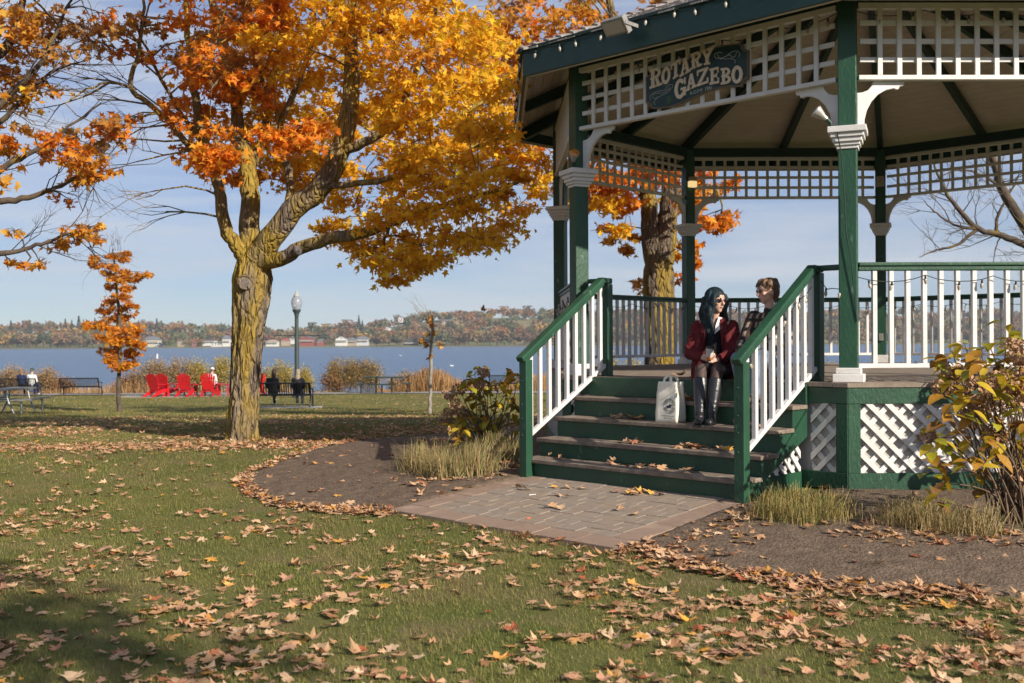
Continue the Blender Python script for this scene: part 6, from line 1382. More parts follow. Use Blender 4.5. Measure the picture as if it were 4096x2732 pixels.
def leaf_obj(p, s_, e, i, where):
    nm, L8 = LV[i]; k = random.randrange(len(L8)); o = new_obj('maple_leaf', L8[k], None, None, p, e); o.scale = (s_, s_, s_); c_, f_ = CURLS[k]
    look = ('cupped' if c_ > .7 else 'folded' if abs(f_) > .5 else 'arched' if c_ < 0 else 'flat'); size = ('small' if s_ < .062 else 'large' if s_ > .088 else 'middle-sized')
    tag(o, '%s %s %s maple leaf lying on the %s' % (size, look, nm, where), 'leaf', GRPL + ' on the ' + where)
for k in near_i: leaf_obj(P3[k], sz[k], (rx[k], ry[k], rz[k]), random.choices(range(6), (5, 3, 2.4, .8, .8, 1))[0], 'grass')
for t_, D_, n_ in ((1.35, 1.45, 7), (1.15, 1.5, 5), (1.95, 1.6, 3), (1.75, 1.9, 2), (.9, 2.1, 2), (2.35, 1.8, 2), (1.4, 2.4, 2)):
    for k in range(n_):
        D = D_ + random.gauss(0, .06); t = t_ + random.gauss(0, .09); p = ST(t, max(1.36, D), pad_z(D) + .018); leaf_obj(p, random.uniform(.07, .11), (random.gauss(0, .3), random.gauss(0, .3), random.uniform(0, 6)), random.choices(range(6), (5, 3, 2, 1, 2, 1))[0], 'brick pad')
for t_, k_, n_ in ((1.35, 4, 18), (1.62, 4, 9), (2.3, 3, 4), (1.95, 3, 8), (1.6, 3, 7), (1.75, 2, 7), (1.1, 2, 16), (2.4, 1, 2), (1.9, 1, 3), (1.45, 1, 6), (1.0, 1, 3), (.85, 2, 5), (2.1, 5, 3), (1.5, 5, 3), (.62, 3, 6)):
    for k in range(n_):
        t = t_ + random.gauss(0, .10); D = (RD[k_ + 1] + .10 + abs(random.gauss(0, .05))) if k_ < 5 else random.uniform(-1.2, .1); p = ST(t, D, ZK[k_] + random.uniform(.012, .035)); leaf_obj(p, random.uniform(.07, .11), (random.gauss(0, .3), random.gauss(0, .3), random.uniform(0, 6)), random.choices(range(6), (4, 2, 2, 1.4, 1.6, 2))[0], ('lowest stair tread', 'second lowest stair tread', 'stair tread level with the white bag', 'top stair tread')[k_ - 1] if k_ < 5 else 'gazebo deck')
# bits of litter on the pad
tag(MB().tube([(0, 0, 0), (.07, .01, 0)], .004, 6).build('cigarette_end', TRIM, None, ST(2.05, 2.02, pad_z(2.02) + .006), (0, 0, .4)), 'white cigarette end on the brick pad', 'litter')
tag(MB().tube([(0, 0, 0), (.03, .0, 0)], .006, 6).build('bottle_cap', mat('orange_plastic', (.7, .13, .03), None), None, ST(1.42, 2.72, pad_z(2.72) + .008), (0, 0, .4)), 'tiny orange plastic scrap on the brick pad', 'litter')
# ------------------------------------------------------------------ people
def union_mesh(mb, voxel, smooth=4):
    me = mb.mesh('tmp_union'); o = bpy.data.objects.new('tmp_union', me); COL.objects.link(o)
    r = o.modifiers.new('r', 'REMESH'); r.mode = 'VOXEL'; r.voxel_size = voxel; r.use_smooth_shade = True
    if smooth: s = o.modifiers.new('s', 'SMOOTH'); s.iterations = smooth; s.factor = .5
    dg = bpy.context.evaluated_depsgraph_get(); out = bpy.data.meshes.new_from_object(o.evaluated_get(dg)); bpy.data.objects.remove(o); bpy.data.meshes.remove(me)
    out.materials.clear(); out.polygons.foreach_set('use_smooth', [True] * len(out.polygons)); return out
def cap(m, a, b, ra, rb, n=10):
    a, b = Vector(a), Vector(b); m.tube([a, a.lerp(b, .5), b], [ra, (ra + rb) / 2, rb], n); m.ball(a, ra, n, 7); m.ball(b, rb, n, 7)
class Fig:
    """a figure in its own frame: x = its left, y = forward, z = up, origin at the hips"""
    def __init__(s, name, label, H, facing, group=None):
        f = Vector((facing[0], facing[1], 0)).normalized(); s.rz = math.atan2(f.y, f.x) - math.pi / 2
        s.root = None; s.name = name; s.label = label; s.H = Vector(H); s.group = group; s.kids = []
    def start(s, mesh, m):
        o = new_obj(s.name, mesh, m, None, s.H, (0, 0, s.rz)); tag(o, s.label, 'person', s.group); s.root = o; return o
    def part(s, name, mesh, m): return new_obj(name, mesh, m, s.root)
def J(**k):
    d = dict(chest=(0, .0, .30), neck=(0, .02, .50), head=(0, .05, .68), shL=(-.17, 0, .45), shR=(.17, 0, .45), elL=(-.22, .06, .18), elR=(.22, .06, .18), haL=(-.08, .30, .10), haR=(.08, .30, .10), knL=(-.10, .44, .03), knR=(.10, .44, .03), anL=(-.09, .46, -.40), anR=(.09, .46, -.40), face=(0, 1, 0)); d.update(k); return {a: Vector(b) for a, b in d.items()}
# note: image-left side of a figure facing the camera is its right; keys L/R here mean -x/+x
def head_prims(m, C, face, k=1.0, ears=True):
    f = Vector(face).normalized(); u = Vector((0, 0, 1)); s = u.cross(f).normalized() * -1; u = (s.cross(f)).normalized() * (1 if (s.cross(f)).z > 0 else -1)
    R = Matrix((s, f, u)).transposed()
    m.ball(C + u * .022 * k, Vector((.074, .094, .098)) * k, 16, 12, R); m.ball(C + f * .020 * k - u * .042 * k, Vector((.056, .066, .068)) * k, 14, 10, R); m.ball(C + f * .052 * k - u * .092 * k, Vector((.026, .022, .022)) * k, 10, 8, R)
    m.tube([C + f * .088 * k + u * .008 * k, C + f * .103 * k - u * .020 * k, C + f * .108 * k - u * .034 * k], [.008 * k, .011 * k, .013 * k], 8); m.ball(C + f * .100 * k - u * .034 * k, .014 * k, 8, 6)
    m.ball(C + f * .086 * k - u * .060 * k, Vector((.020, .010, .009)) * k, 8, 6, R)
    for sg in (-1, 1):
        m.ball(C + f * .06 * k + s * sg * .040 * k - u * .022 * k, Vector((.022, .022, .022)) * k, 8, 6)
        if ears: m.ball(C + s * sg * .076 * k - u * .012 * k, Vector((.010, .020, .031)) * k, 8, 6, R)
    return R, f, s, u
def hand_prims(m, wrist, tip, side, curl, k=1.0):
    """palm from the wrist towards tip, four curled fingers and a thumb at the side"""
    w, t_ = Vector(wrist), Vector(tip); d = (t_ - w).normalized(); sd = Vector(side); sd = (sd - d * sd.dot(d)).normalized(); cu = Vector(curl); cu = (cu - d * cu.dot(d)).normalized()
    R = Matrix((sd, d, cu)).transposed(); m.ball(w + d * .05 * k, Vector((.040, .052, .017)) * k, 10, 8, R)
    for i, (off, ln) in enumerate(((-.028, .068), (-.010, .078), (.010, .074), (.027, .058))):
        a = w + d * .085 * k + sd * off * k; b = a + (d * .8 + cu * .55) * ln * .5 * k; c = b + (d * .25 + cu * .95) * ln * .5 * k
        m.tube([a - d * .02 * k, a, b, c], [.010 * k, .0095 * k, .0088 * k, .0075 * k], 7); m.ball(c, .0075 * k, 7, 5); m.ball(b, .009 * k, 7, 5)
    a = w + d * .03 * k - sd * .034 * k; b = a - sd * .022 * k + d * .028 * k + cu * .012 * k; c = b + d * .026 * k + cu * .018 * k + sd * .004 * k; m.tube([a, b, c], [.013 * k, .011 * k, .008 * k], 7); m.ball(c, .008 * k, 7, 5)
def body_mesh(j, voxel=.009, k=1.0, hands=None, slim=1.0):
    m = MB(); cap(m, (0, 0, 0), j['chest'], .12 * slim, .12 * slim); cap(m, j['chest'], j['neck'] - Vector((0, 0, .05)), .12 * slim, .07 * slim); cap(m, j['neck'] - Vector((0, 0, .04)), j['head'] - Vector((0, 0, .06)), .050 * slim, .046 * slim)
    for s in 'LR':
        cap(m, j['sh' + s], j['el' + s], .048, .038); cap(m, j['el' + s], j['ha' + s], .038, .026); cap(m, j['chest'] + (j['sh' + s] - j['chest']) * .5 + Vector((0, 0, .05)), j['sh' + s], .06, .048)
        cap(m, (j['kn' + s].x * .9, 0, 0), j['kn' + s], .080 * slim, .056 * slim); cap(m, j['kn' + s], j['an' + s], .050 * slim, .024); cap(m, j['an' + s], j['an' + s] + Vector((0, .03, -.03)), .022, .020)
    fr = head_prims(m, j['head'], j['face'], k)
    for (w, t_, sd, cu) in hands or []: hand_prims(m, w, t_, sd, cu)
    return union_mesh(m, voxel, 3), fr
SKIN = mat('skin', (.60, .37, .28), (.55, .32, .24), 12, .5, spec=.35); SKIN.node_tree.nodes['Principled BSDF'].inputs['Subsurface Weight'].default_value = .08
SKIN2 = mat('pale_skin', (.56, .355, .275), (.51, .31, .235), 12, .5, spec=.35); SKIN2.node_tree.nodes['Principled BSDF'].inputs['Subsurface Weight'].default_value = .08
def cloth(name, c, c2=None, rough=.85, sc=30, bump=.5): return mat(name, c, c2 or tuple(x * .7 for x in c), sc, rough, bump, sc * 2, spec=.2)
LENS = mat('dark_lens', (.012, .010, .010), None, rough=.08, spec=.6)
LIP = mat('lips', (.42, .11, .10), None, rough=.4); TEETH = mat('teeth', (.72, .68, .62), None, rough=.3)

# ---- the woman on the stairs
F_ = Vector((-.335, -.94, 0))
W = Fig('person', 'young woman in a maroon corduroy jacket and tall black boots sitting on the stairs', ST(1.37, .05, 1.055), F_)
# own frame: x = image right when facing the camera is her left: x axis = rotate F by -90?  (frame built so that y=F, x = F rotated -90)
# with y=F=(-.335,-.94): x=(F.y,-F.x)=(-.94,.335) -> image left. So -x is image right.
head = Vector((-.015, .06, .675)); face = Vector((-.80, .60, -.03))
jw = J(chest=(0, .02, .29), neck=(0, .03, .50), head=head, shL=(-.165, .02, .44), shR=(.165, .02, .44), elL=(-.22, .10, .17), elR=(.23, .08, .16), haL=(-.055, .31, .095), haR=(.055, .315, .115), knL=(-.085, .46, .005), knR=(.065, .47, .01), anL=(-.05, .60, -.41), anR=(.055, .615, -.41), face=face)
hands = [(jw['haL'], Vector((.015, .385, .11)), (0, .3, -1), (.5, -.6, .3)), (jw['haR'], Vector((.0, .40, .13)), (0, .3, -1), (-.6, -.5, 0))]
bm_, fr = body_mesh(jw, .0075, 1.04, hands, .92); W.start(bm_, SKIN2)
Rh, ff, ss, uu = fr
JACK = mat('maroon_corduroy', (.13, .016, .019), (.085, .010, .013), 40, .85, .6, 60, stretch=(1, 1, .15), spec=.2)
m = MB()
cap(m, (0, -.04, .02), (0, -.035, .36), .155, .150); m.ball((0, -.03, .16), (.19, .13, .20), 14, 10); cap(m, (-.115, -.015, .43), (.115, -.015, .43), .060, .060)
for sx, s in ((-1, 'L'), (1, 'R')):
    cap(m, jw['sh' + s] + Vector((sx * .005, 0, -.015)), jw['el' + s], .064, .064); cap(m, jw['el' + s], jw['ha' + s] + (jw['el' + s] - jw['ha' + s]) * .2, .068, .046)
    cap(m, (sx * .125, .085, .36), (sx * .145, .12, .02), .05, .055); cap(m, (sx * .15, .02, .05), (sx * .17, .04, -.10), .085, .07); cap(m, (sx * .07, .07, .47), (sx * .12, .10, .33), .03, .035)
    for q in range(5):                         # folds on the sleeves
        a = jw['sh' + s].lerp(jw['el' + s], .25 + .17 * q); m.ball(a + Vector((sx * .02, .045, -.02)), (.06, .035, .017), 8, 6, Matrix.Rotation(random.uniform(-.6, .6), 3, 'Y'))
W.part('jacket', union_mesh(m, .010, 3), JACK)
for sx in (-1, 1):
    o = W.part('lapel', MB().add([(sx * .045, .075, .515), (sx * .095, .055, .525), (sx * .135, .105, .45), (sx * .115, .150, .36), (sx * .085, .158, .22), (sx * .075, .145, .36)], [(0, 1, 2, 3, 4, 5) if sx > 0 else (5, 4, 3, 2, 1, 0)]).mesh('lapel'), JACK); sl_ = o.modifiers.new('t', 'SOLIDIFY'); sl_.thickness = .012
m = MB(); m.ball((0, .03, .22), (.105, .118, .24), 14, 10); m.ball((0, .05, .02), (.15, .14, .11), 14, 10); cap(m, (0, .05, .10), (0, .04, .36), .10, .085)
W.part('vest', union_mesh(m, .010, 3), cloth('black_knit', (.012, .012, .014)))
m = MB()
for sx in (-1, 1):
    m.add([(sx * .010, .128, .345), (sx * .075, .115, .40), (sx * .085, .055, .500), (sx * .045, .085, .515), (sx * .022, .122, .43)], [(0, 1, 2, 3, 4) if sx > 0 else (4, 3, 2, 1, 0)])
o = W.part('shirt_collar', m.mesh('shirt_collar'), cloth('white_cotton', (.74, .73, .72), (.66, .65, .64))); sol = o.modifiers.new('t', 'SOLIDIFY'); sol.thickness = .010
m = MB(); m.ball((0, .121, .40), (.011, .006, .014), 8, 6); m.tube([(-.05, .085, .48), (-.02, .115, .43), (0, .122, .41), (.02, .115, .43), (.05, .085, .48)], .0022, 5, cap=False); W.part('pendant', m.mesh('pendant'), mat('red_stone', (.4, .02, .02), None, rough=.2))
m = MB(); cap(m, (-.07, .02, -.01), (jw['knL'] * .72), .098, .082); cap(m, (.07, .02, -.01), jw['knR'] * .72, .098, .082); m.ball((0, .05, .0), (.17, .15, .095), 14, 10); W.part('skirt', union_mesh(m, .010, 4), cloth('black_skirt', (.014, .014, .016)))
m = MB()
for s in 'LR': cap(m, (jw['kn' + s].x * .8, .15, .0), jw['kn' + s], .078, .060); cap(m, jw['kn' + s], jw['kn' + s].lerp(jw['an' + s], .5), .059, .054)
W.part('tights', union_mesh(m, .009, 3), cloth('sheer_black_tights', (.085, .055, .048), (.06, .04, .036), .55))
BOOT = mat('black_leather', (.012, .012, .016), (.018, .018, .022), 30, .36, .3, 30, spec=.5)
for s in 'LR':
    m = MB(); k_, a_ = jw['kn' + s], jw['an' + s]; top_ = k_.lerp(a_, .20); m.tube([top_, k_.lerp(a_, .45), k_.lerp(a_, .8), a_ + Vector((0, 0, .02)), a_ + Vector((0, .0, -.06))], [.070, .068, .054, .048, .046], 14); cap(m, a_ + Vector((0, -.005, -.045)), a_ + Vector((0, .125, -.062)), .045, .036); 
    for q in range(4): m.ball(k_.lerp(a_, .62 + .1 * q) + Vector((0, .045, 0)), (.04, .014, .010), 8, 5)
    bo = W.part('boot', union_mesh(m, .008, 3), BOOT); so = MB(); so.box(a_ + Vector((0, .055, -.0905)), (.078, .235, .016)); so.box(a_ + Vector((0, -.03, -.082)), (.066, .06, .03)); so.build('sole', BLACK, bo)
HAIR_W = mat('dark_teal_hair', (.005, .009, .011), (.010, .026, .034), 16, .6, .7, 40, stretch=(1, 1, .12), spec=.25)
m = MB(); C = head; m.ball(C - ff * .016 + uu * .040, (.092, .110, .098), 16, 12, Rh); m.ball(C - ff * .045 - uu * .05, (.092, .075, .115), 14, 10, Rh)
rr_ = random.Random(5)
for sg in (-1, 1):
    for q in range(9):
        a = C + ss * sg * (.064 + .003 * q) + ff * (.055 - .017 * q) + uu * (.062 - .004 * q); P = [a]; L_ = rr_.uniform(.30, .42)
        for i in range(1, 9): f_ = i / 8; P.append(a + ss * sg * (.035 * math.sin(f_ * 2.2) + .012 * math.sin(f_ * 11 + q)) + Vector((0, .05 * f_ * (1 if q < 5 else -1), 0)) + ff * .012 * math.sin(f_ * 9 + q * 1.7) - Vector((0, 0, L_ * f_)))
        m.tube(P, list(np.interp(np.linspace(0, 1, 9), [0, .3, 1], [.020, .026, .008])), 7)
for q in range(7):
    a = C - ff * .07 + ss * (-.07 + .023 * q) + uu * .0; m.tube([a, a - Vector((0, .035, .12)), a - Vector((0, .05, .24)), a - Vector((rr_.uniform(-.02, .02), .05, .34))], [.03, .032, .026, .01], 7)
W.part('hair', union_mesh(m, .0065, 1), HAIR_W)
m = MB(); HS = mat('teal_hair_strand', (.012, .030, .040), (.02, .06, .08), 20, .45, spec=.4)
for q in range(150):
    th = rr_.uniform(-2.6, 2.6); sg = 1 if th > 0 else -1; d_ = ss * math.sin(th) + ff * math.cos(th) * (.9 if math.cos(th) < 0 else .55)
    a = C + uu * .132 + ss * sg * .006 - ff * .01; b = C + d_ * .100 + uu * .045; c = C + d_ * .112 - uu * .06; L_ = rr_.uniform(.16, .34); w_ = rr_.uniform(0, 6.28)
    P = [a, (a + b) / 2 + uu * .014 + d_ * .016, b, c] + [c + d_ * (.012 * math.sin(k * 1.3 + w_)) + ss * .012 * math.sin(k * 1.1 + w_) - Vector((0, 0, L_ * k / 5)) for k in range(1, 6)]
    if abs(th) < .85: P = P[:3]
    P = smooth_pts([tuple(p) for p in P], 3); m.tube(P, list(np.linspace(.0032, .0012, len(P))), 4, cap=False)
W.part('hair_strands', m.mesh('hair_strands'), HS)
def shades(fig, C, ff, ss, uu, k=1.0, r=.024):
    m = MB(); R = Matrix((ss, ff, uu)).transposed()
    for sg in (-1, 1):
        m.ball(C + ff * .094 * k + ss * sg * .033 * k + uu * .004, (r, .006, r * .92), 12, 6, R); m.tube([C + ff * .088 * k + ss * sg * .055 * k + uu * .012, C + ff * .02 * k + ss * sg * .080 * k + uu * .008], .0028, 5)
    m.tube([C + ff * .100 * k - ss * .012, C + ff * .102 * k + uu * .004, C + ff * .100 * k + ss * .012], .0028, 5); fig.part('sunglasses', m.mesh('sunglasses'), LENS)
shades(W, C, ff, ss, uu, 1.04)
m = MB(); m.tube([C + ff * .086 + ss * x * .026 - uu * (.064 - .010 * x * x) - ff * .012 * x * x for x in (-1, -.5, 0, .5, 1)], [.002, .0052, .006, .0052, .002], 6); lp_ = W.part('lips', m.mesh('lips'), LIP)
m = MB(); m.tube([C + ff * .0915 + ss * x * .019 - uu * (.0635 - .008 * x * x) - ff * .010 * x * x for x in (-1, -.5, 0, .5, 1)], [.001, .0034, .004, .0034, .001], 6); new_obj('teeth', m.mesh('teeth'), TEETH, lp_)
fig_to_world = lambda fig, p: fig.H + Matrix.Rotation(fig.rz, 3, 'Z') @ Vector(p)
# paper cups
CUP = mat('cup_paper', (.50, .47, .43), (.42, .39, .36), 14, .7); LID = mat('cup_lid', (.02, .018, .018), None, rough=.35); CUPB = mat('cup_orange', (.62, .20, .04), None, rough=.6)
def cup(label, p, tilt=(0, 0, 0)):
    r = thing('paper_cup', label, 'cup', p); r.rotation_euler = tilt
    MB().lathe([(.030, 0), (.0405, .105)], (0, 0, 0), 18).build('cup_body', CUP, r); MB().lathe([(.0302, .0005), (.0335, .022)], (0, 0, 0), 18).build('cup_band', CUPB, r); MB().lathe([(.043, .104), (.043, .113), (.039, .116), (.038, .124), (.034, .126)], (0, 0, 0), 18).build('cup_lid', LID, r)
cup('pale paper coffee cup with a black lid in the woman\'s hands', fig_to_world(W, (0.0, .395, .105)), (.05, .08, 0))

# ---- the man beside her
Fm = Vector((-.78, -.63, 0))
Mn = Fig('person', 'young brown-haired man in a dark plaid shirt sitting by the stair railing', ST(.80, -.02, 1.06), Fm)
# own frame: y=F=(-.78,-.63); x=(F.y,-F.x)=(-.63,.78): away from camera, image left; -x is towards the camera
head = Vector((.0, .03, .745)); face = Vector((.494, .851, -.04))
jm = J(chest=(0, -.02, .32), neck=(0, -.01, .55), head=head, shL=(-.195, -.01, .49), shR=(.195, -.01, .49), elL=(-.27, .13, .26), elR=(.20, .18, .20), haL=(-.13, .40, .235), haR=(.06, .36, .14), knL=(-.12, .43, .19), knR=(.06, .40, .10), anL=(-.12, .40, -.20), anR=(-.04, .40, -.40), face=face)
hands = [(jm['haL'], jm['haL'] + Vector((.03, .09, -.02)), (1, 0, 0), (0, .3, -1)), (jm['haR'], jm['haR'] + Vector((-.04, .07, .0)), (0, 0, -1), (-.5, .5, 0))]
bm_, fr = body_mesh(jm, .008, 1.04, hands); Mn.start(bm_, SKIN); Rh, ff, ss, uu = fr
PL, tP, bP, oP = _nodes('plaid_flannel'); tcn = tP.nodes.new('ShaderNodeTexCoord'); outs = []
for ax, sc_, thr in (('X', 26, .62), ('Z', 22, .62)):
    w_ = tP.nodes.new('ShaderNodeTexWave'); w_.bands_direction = ax; w_.inputs['Scale'].default_value = sc_ / 6; w_.inputs['Distortion'].default_value = .6; tP.links.new(tcn.outputs['Object'], w_.inputs['Vector']); r_ = tP.nodes.new('ShaderNodeMapRange'); r_.inputs[1].default_value = .55; r_.inputs[2].default_value = .75; tP.links.new(w_.outputs['Fac'], r_.inputs[0]); outs.append(r_)
c1 = tP.nodes.new('ShaderNodeMix'); c1.data_type = 'RGBA'; c1.inputs['A'].default_value = (.045, .022, .016, 1); c1.inputs['B'].default_value = (.30, .24, .19, 1); tP.links.new(outs[0].outputs[0], c1.inputs['Factor'])
c2 = tP.nodes.new('ShaderNodeMix'); c2.data_type = 'RGBA'; c2.inputs['B'].default_value = (.02, .012, .010, 1); tP.links.new(outs[1].outputs[0], c2.inputs['Factor']); tP.links.new(c1.outputs['Result'], c2.inputs['A']); tP.links.new(c2.outputs['Result'], bP.inputs['Base Color']); bP.inputs['Roughness'].default_value = .9
m = MB(); cap(m, (0, -.02, .02), (0, -.02, .38), .150, .155); m.ball((0, -.01, .30), (.20, .135, .24), 14, 10); cap(m, (-.15, -.01, .47), (.15, -.01, .47), .08, .08); cap(m, (0, -.01, .50), (0, .0, .56), .085, .066)
for s in 'LR': cap(m, jm['sh' + s], jm['el' + s], .080, .066); cap(m, jm['el' + s], jm['el' + s].lerp(jm['ha' + s], .84), .066, .044)
Mn.part('shirt', union_mesh(m, .011, 4), PL)
m = MB(); cap(m, (0, -.01, .0), (0, -.01, .06), .15, .14)
for s in 'LR': cap(m, (jm['kn' + s].x * .8, 0, 0), jm['kn' + s], .105, .080); cap(m, jm['kn' + s], jm['an' + s], .078, .060)
Mn.part('jeans', union_mesh(m, .011, 4), mat('blue_denim', (.085, .14, .23), (.20, .27, .36), 9, .85, .5, 60, spec=.15))
for s in 'LR':
    m = MB(); a_ = jm['an' + s]; cap(m, a_ + Vector((0, -.02, -.03)), a_ + Vector((0, .02, -.045)), .052, .05); cap(m, a_ + Vector((0, .02, -.055)), a_ + Vector((0, .15, -.065)), .045, .042); Mn.part('shoe', union_mesh(m, .009, 3), cloth('tan_suede', (.20, .15, .11)))
m = MB(); C = head; m.ball(C - ff * .012 + uu * .040, (.086, .104, .092), 16, 12, Rh); m.ball(C - ff * .055 - uu * .005, (.078, .055, .085), 12, 9, Rh); rr_ = random.Random(9)
for q in range(60):
    th = rr_.uniform(0, 6.283); a = C + uu * (.085 + .03 * rr_.random()) + ss * math.cos(th) * .05 + ff * (math.sin(th) * .055 - .01); d_ = (ss * math.cos(th) * .7 + ff * (math.sin(th) * .8 + .25) - uu * rr_.uniform(.3, 1.0)); m.tube([a, a + d_ * .035 + uu * .012, a + d_ * .07 - uu * .012], [.015, .012, .004], 6)
Mn.part('hair', union_mesh(m, .006, 1), mat('brown_hair', (.085, .045, .022), (.15, .085, .045), 22, .5, .8, 50, stretch=(1, 1, .3)))
shades(Mn, C, ff, ss, uu, 1.04, .022)
m = MB(); m.ball(jm['haL'].lerp(jm['elL'], .12), (.034, .014, .034), 14, 8); Mn.part('watch', m.mesh('watch'), mat('watch_cream', (.45, .40, .32), None, rough=.4))
cup('coffee cup with dark lid in the man\'s hand behind the newel', fig_to_world(Mn, (.0, .41, .10)), (.1, 0, 0))

# ---- white shopping bag on the stairs
BAGM = mat('white_nonwoven', (.86, .81, .68), (.80, .75, .62), 8, .8, .3, 120, spec=.2)
bp_ = ST(1.515, .60, ZK[3] + .002); bag = thing('shopping_bag', 'white reusable shopping bag with a round dark print standing on the stairs', 'bag', bp_); bag.rotation_euler = (0, 0, math.atan2(-e01.y, -e01.x))
# local: x right along the stair (picture right), -y outwards
w2, d2, hB = .125, .075, .385; V = []; F = []; nz, nw = 14, 10
def bagpt(u, z):
    """u runs round the bag 0..4 (front, right, back, left side)"""
    sgm = int(u) % 4; f = u - int(u); C4 = [(-1, -1), (1, -1), (1, 1), (-1, 1)]; a, b = C4[sgm], C4[(sgm + 1) % 4]; x = (a[0] + (b[0] - a[0]) * f); y = (a[1] + (b[1] - a[1]) * f); t_ = z / hB
    pin = .0 if sgm % 2 == 0 else -.030 * math.sin(math.pi * f) * t_ ** 1.2
    x = x * w2 * (1 - .13 * t_ ** 2) + (pin if sgm == 1 else -pin if sgm == 3 else 0); y = y * d2 * (1 - .25 * t_)
    n_ = float(fbm(np.array(u * 2.2), np.array(z * 9), 91)) - .5; return Vector((x + .014 * n_ * t_, y + .022 * n_ * (.3 + t_), z + (.012 * n_ if z > hB * .9 else 0)))
NU = 4 * nw
for i in range(nz + 1):
    for k in range(NU): V.append(bagpt(4 * k / NU, hB * i / nz))
for i in range(nz):
    for k in range(NU): F.append((i * NU + k, i * NU + (k + 1) % NU, (i + 1) * NU + (k + 1) % NU, (i + 1) * NU + k))
F.append(tuple(range(NU - 1, -1, -1))); o = MB().add(V, F, True).build('bag_body', BAGM, bag); sl = o.modifiers.new('t', 'SOLIDIFY'); sl.thickness = .002
for sy, lean in ((-1, .02), (1, -.01)):
    y = sy * d2 * .72; P = smooth_pts([(-.04, y, hB - .03), (-.038, y + lean * .3, hB + .02), (-.01, y + lean, hB + .055), (.025, y + lean, hB + .05), (.042, y + lean * .3, hB + .01), (.045, y, hB - .03)], 5); m = MB()
    for i in range(len(P) - 1): m.bar(P[i], P[i + 1], .024, .003, (0, 1, .2))
    m.build('handle', BAGM, bag)
INK = mat('navy_print', (.02, .03, .07), None, rough=.8)
def on_front(x, z, lift=.004):
    u = (x / w2 + 1) / 2; p = bagpt(min(max(u, 0), .999), z); return p + Vector((0, -lift, 0))
cx, cz = .032, .155
def ringp(r, w_, nm):
    m = MB()
    for k in range(36):
        a, b = 2 * math.pi * k / 36, 2 * math.pi * (k + 1) / 36; q = [on_front(cx + rr * math.cos(t_), cz + rr * math.sin(t_)) for rr, t_ in ((r - w_, a), (r, a), (r, b), (r - w_, b))]; m.add(q, [(0, 1, 2, 3)])
    m.build(nm, INK, bag)
ringp(.072, .0035, 'print_ring'); ringp(.043, .003, 'print_ring')
def put_text(me, x, z, ang=0):
    c, s_ = math.cos(ang), math.sin(ang)
    for v in me.vertices: v.co = on_front(x + v.co.x * c - v.co.y * s_, z + v.co.x * s_ + v.co.y * c, .0045 + .0 * v.co.z)
    return me
def arc_text(txt, r, a0, a1, flip=False):
    for i, ch in enumerate(txt):
        if ch == ' ': continue
        a = R_(a0 + (a1 - a0) * i / (len(txt) - 1)); me = put_text(text_mesh(ch, .026, 'print_letter', 0), cx + r * math.cos(a), cz + r * math.sin(a), a - math.pi / 2 + (math.pi if flip else 0)); new_obj('print_letter', me, INK, bag)
arc_text('FARM MINAS', .057, 165, 15); arc_text('DAIRY PRODUCTS', .057, 200, 340, True)
m = MB(); an = [(-.030, -.018), (-.014, -.022), (-.002, -.012), (.010, -.020), (.020, -.014), (.018, -.002), (.034, .006), (.030, .014), (.016, .010), (.010, .022), (.004, .026), (.0, .016), (-.008, .008), (-.022, .006), (-.032, .0)]
m.add([on_front(cx + x, cz + z) for x, z in an], [tuple(range(len(an)))]); m.build('print_figure', INK, bag)
for tx, z, x, s_ in (('www.farmminas.com', .062, .012, .019), ('@farm.minas', .042, .022, .019)): new_obj('print_line', put_text(text_mesh(tx, s_, 'print_line', 0), x, z), INK, bag)

# ---- people by the lake
def sitter(label, px, d, seat, facing, top, bottom, hair, hairlen, skin=SKIN, cap_m=None, lean=0.0, cross=False, group='people sitting by the lake', dx=0):
    x = px_dir(px, 900).x * d; z = gz(x, d) + seat + .11; f = Fig('person', label, (x, d, z), facing, group); j = J(head=(lean, .04, .70), face=(lean * 2, 1, -.05))
    if cross: j['anR'] = Vector((-.16, .62, -.26)); j['knR'] = Vector((.04, .46, .07))
    bm_, fr = body_mesh(j, .014, 1.0); f.start(bm_, skin); Rh, ff, ss, uu = fr
    m = MB(); cap(m, (0, 0, 0), j['chest'], .145, .155); cap(m, (-.13, 0, .44), (.13, 0, .44), .075, .075)
    for s in 'LR': cap(m, j['sh' + s], j['el' + s], .062, .052); cap(m, j['el' + s], j['el' + s].lerp(j['ha' + s], .8), .052, .04)
    f.part('top', union_mesh(m, .018, 3), top)
    m = MB(); cap(m, (0, 0, 0), (0, 0, .04), .14, .13)
    for s in 'LR': cap(m, (j['kn' + s].x, 0, 0), j['kn' + s], .09, .07); cap(m, j['kn' + s], j['an' + s], .068, .05)
    f.part('trousers', union_mesh(m, .018, 3), bottom)
    m = MB()
    for s in 'LR': cap(m, j['an' + s] + Vector((0, 0, -.05)), j['an' + s] + Vector((0, .15, -.06)), .045, .04)
    f.part('shoes', union_mesh(m, .016, 2), TRIM)
    C = j['head']; m = MB(); m.ball(C - ff * .015 + uu * .03, (.088, .10, .095), 14, 10, Rh)
    if hairlen > 0:
        m.ball(C - ff * .04 - uu * .04, (.085, .07, .10), 12, 9, Rh); m.ball(C - ff * .06 - uu * (.08 + hairlen * .5), (.09, .045, .06 + hairlen * .5), 12, 9, Rh)
    f.part('hair', union_mesh(m, .012, 2), hair)
    if cap_m is not None:
        m = MB(); m.ball(C - ff * .005 + uu * .055, (.096, .108, .085), 14, 10, Rh); m.ball(C + ff * .11 + uu * .05, (.07, .06, .012), 12, 6, Rh); f.part('cap', union_mesh(m, .010, 2), cap_m)
    return f
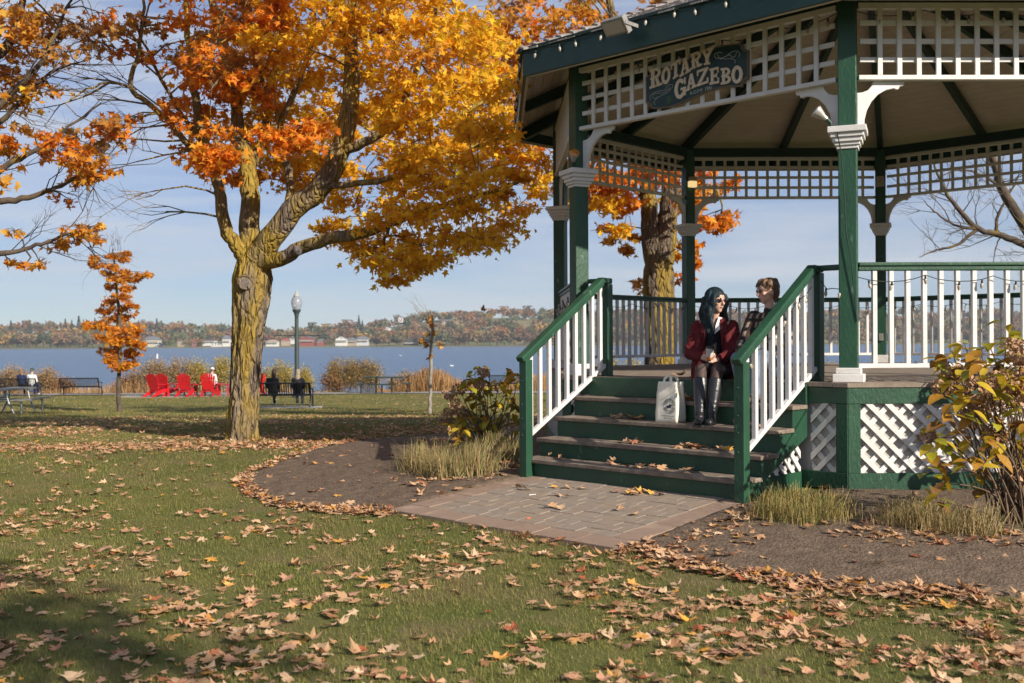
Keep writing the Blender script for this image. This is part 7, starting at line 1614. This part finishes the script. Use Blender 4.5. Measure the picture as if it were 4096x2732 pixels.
DK = cloth('dark_cloth', (.015, .015, .02)); NV = cloth('navy_cloth', (.02, .03, .09)); WT = cloth('white_cloth', (.70, .69, .68), (.62, .61, .6)); BRH = mat('light_brown_hair', (.20, .12, .065), (.13, .08, .045), 20, .6); BLH = mat('ash_blond_hair', (.30, .24, .18), (.20, .16, .12), 20, .55); DBH = mat('dark_brown_hair', (.05, .024, .016), (.03, .015, .01), 20, .5)
sitter('person with light brown hair in a navy top on the bench by the water', 50, 50.75, .44, (0, 1), NV, DK, BRH, .06, lean=-.04)
sitter('person in a white top and green cap on the bench by the water', 73, 50.75, .44, (.05, 1), WT, NV, BRH, 0, cap_m=cloth('green_cap', (.02, .09, .08)))
sitter('woman with long dark brown hair on the bench behind the maple trunk', 626, 36.65, .44, (.1, 1), DK, DK, DBH, .18, lean=.05, cross=True)
sitter('woman with long ash blond hair on the bench under the lamp post', 684, 36.65, .44, (-.05, 1), DK, mat('grey_knit', (.16, .16, .17), (.10, .10, .11), 30, .9), BLH, .20)
sitter('person in white with a white cap in the red garden chair', 486, 49.35, .44, (0, 1), WT, WT, BRH, 0, cap_m=WT, lean=.03)
# one leaf blowing through the air
q = at(1109, 709, 14); o = new_obj('maple_leaf', LV[5][1][0], None, None, q, (1.2, .3, .5)); o.scale = (.09,) * 3; tag(o, 'single dark leaf falling through the air before the far hill', 'leaf')

# ------------------------------------------------------------------ maple behind the photographer; its shade falls on the near lawn
t = Tree(); kb = Vector((4.9, -5.3, gz(4.9, -5.3)))
ktr = trunk_mesh('trunk', [kb - Vector((0, 0, .2)), kb + Vector((0, 0, 1.2)), kb + Vector((-.1, .1, 2.6)), kb + Vector((-.2, .2, 4))], [.30, .26, .24, .22, .2], nz=50, na=36)
for k in range(6):
    a = k * 1.05; t.limb([kb + Vector((-.15, .15, 3.2)), kb + Vector((math.cos(a) * 1.2, math.sin(a) * 1.2, 4.8)), kb + Vector((math.cos(a) * 2.4, math.sin(a) * 2.4, 6.2))], [.12, .07, .03], 7)
for k in range(70):
    a = random.uniform(0, 6.283); r_ = 2.6 * random.random() ** .5; t.clump(kb + Vector((math.cos(a) * r_, math.sin(a) * r_, random.uniform(4.6, 7.6))), .6, 60, GOLDC, (4, 3, 3, 1), .15, 5)
t.finish('maple_tree', 'golden maple standing on the lawn across from the gazebo stairs', kb, BARK2, LEAFM, (ktr, BARK2))
# ------------------------------------------------------------------ haze over the lake
hz = MB().box((0, 560, 60), (3400, 1800, 140)).build('haze', None)
HM = bpy.data.materials.new('haze_air'); HM.use_nodes = True; HM.node_tree.nodes.remove(HM.node_tree.nodes['Principled BSDF'])
pv_ = HM.node_tree.nodes.new('ShaderNodeVolumePrincipled'); pv_.inputs['Color'].default_value = (.80, .86, .95, 1); pv_.inputs['Density'].default_value = .00021; pv_.inputs['Anisotropy'].default_value = .2
HM.node_tree.links.new(pv_.outputs[0], HM.node_tree.nodes['Material Output'].inputs['Volume']); hz.data.materials.append(HM); tag(hz, 'thin pale autumn haze over the lake', 'haze', kind='stuff')
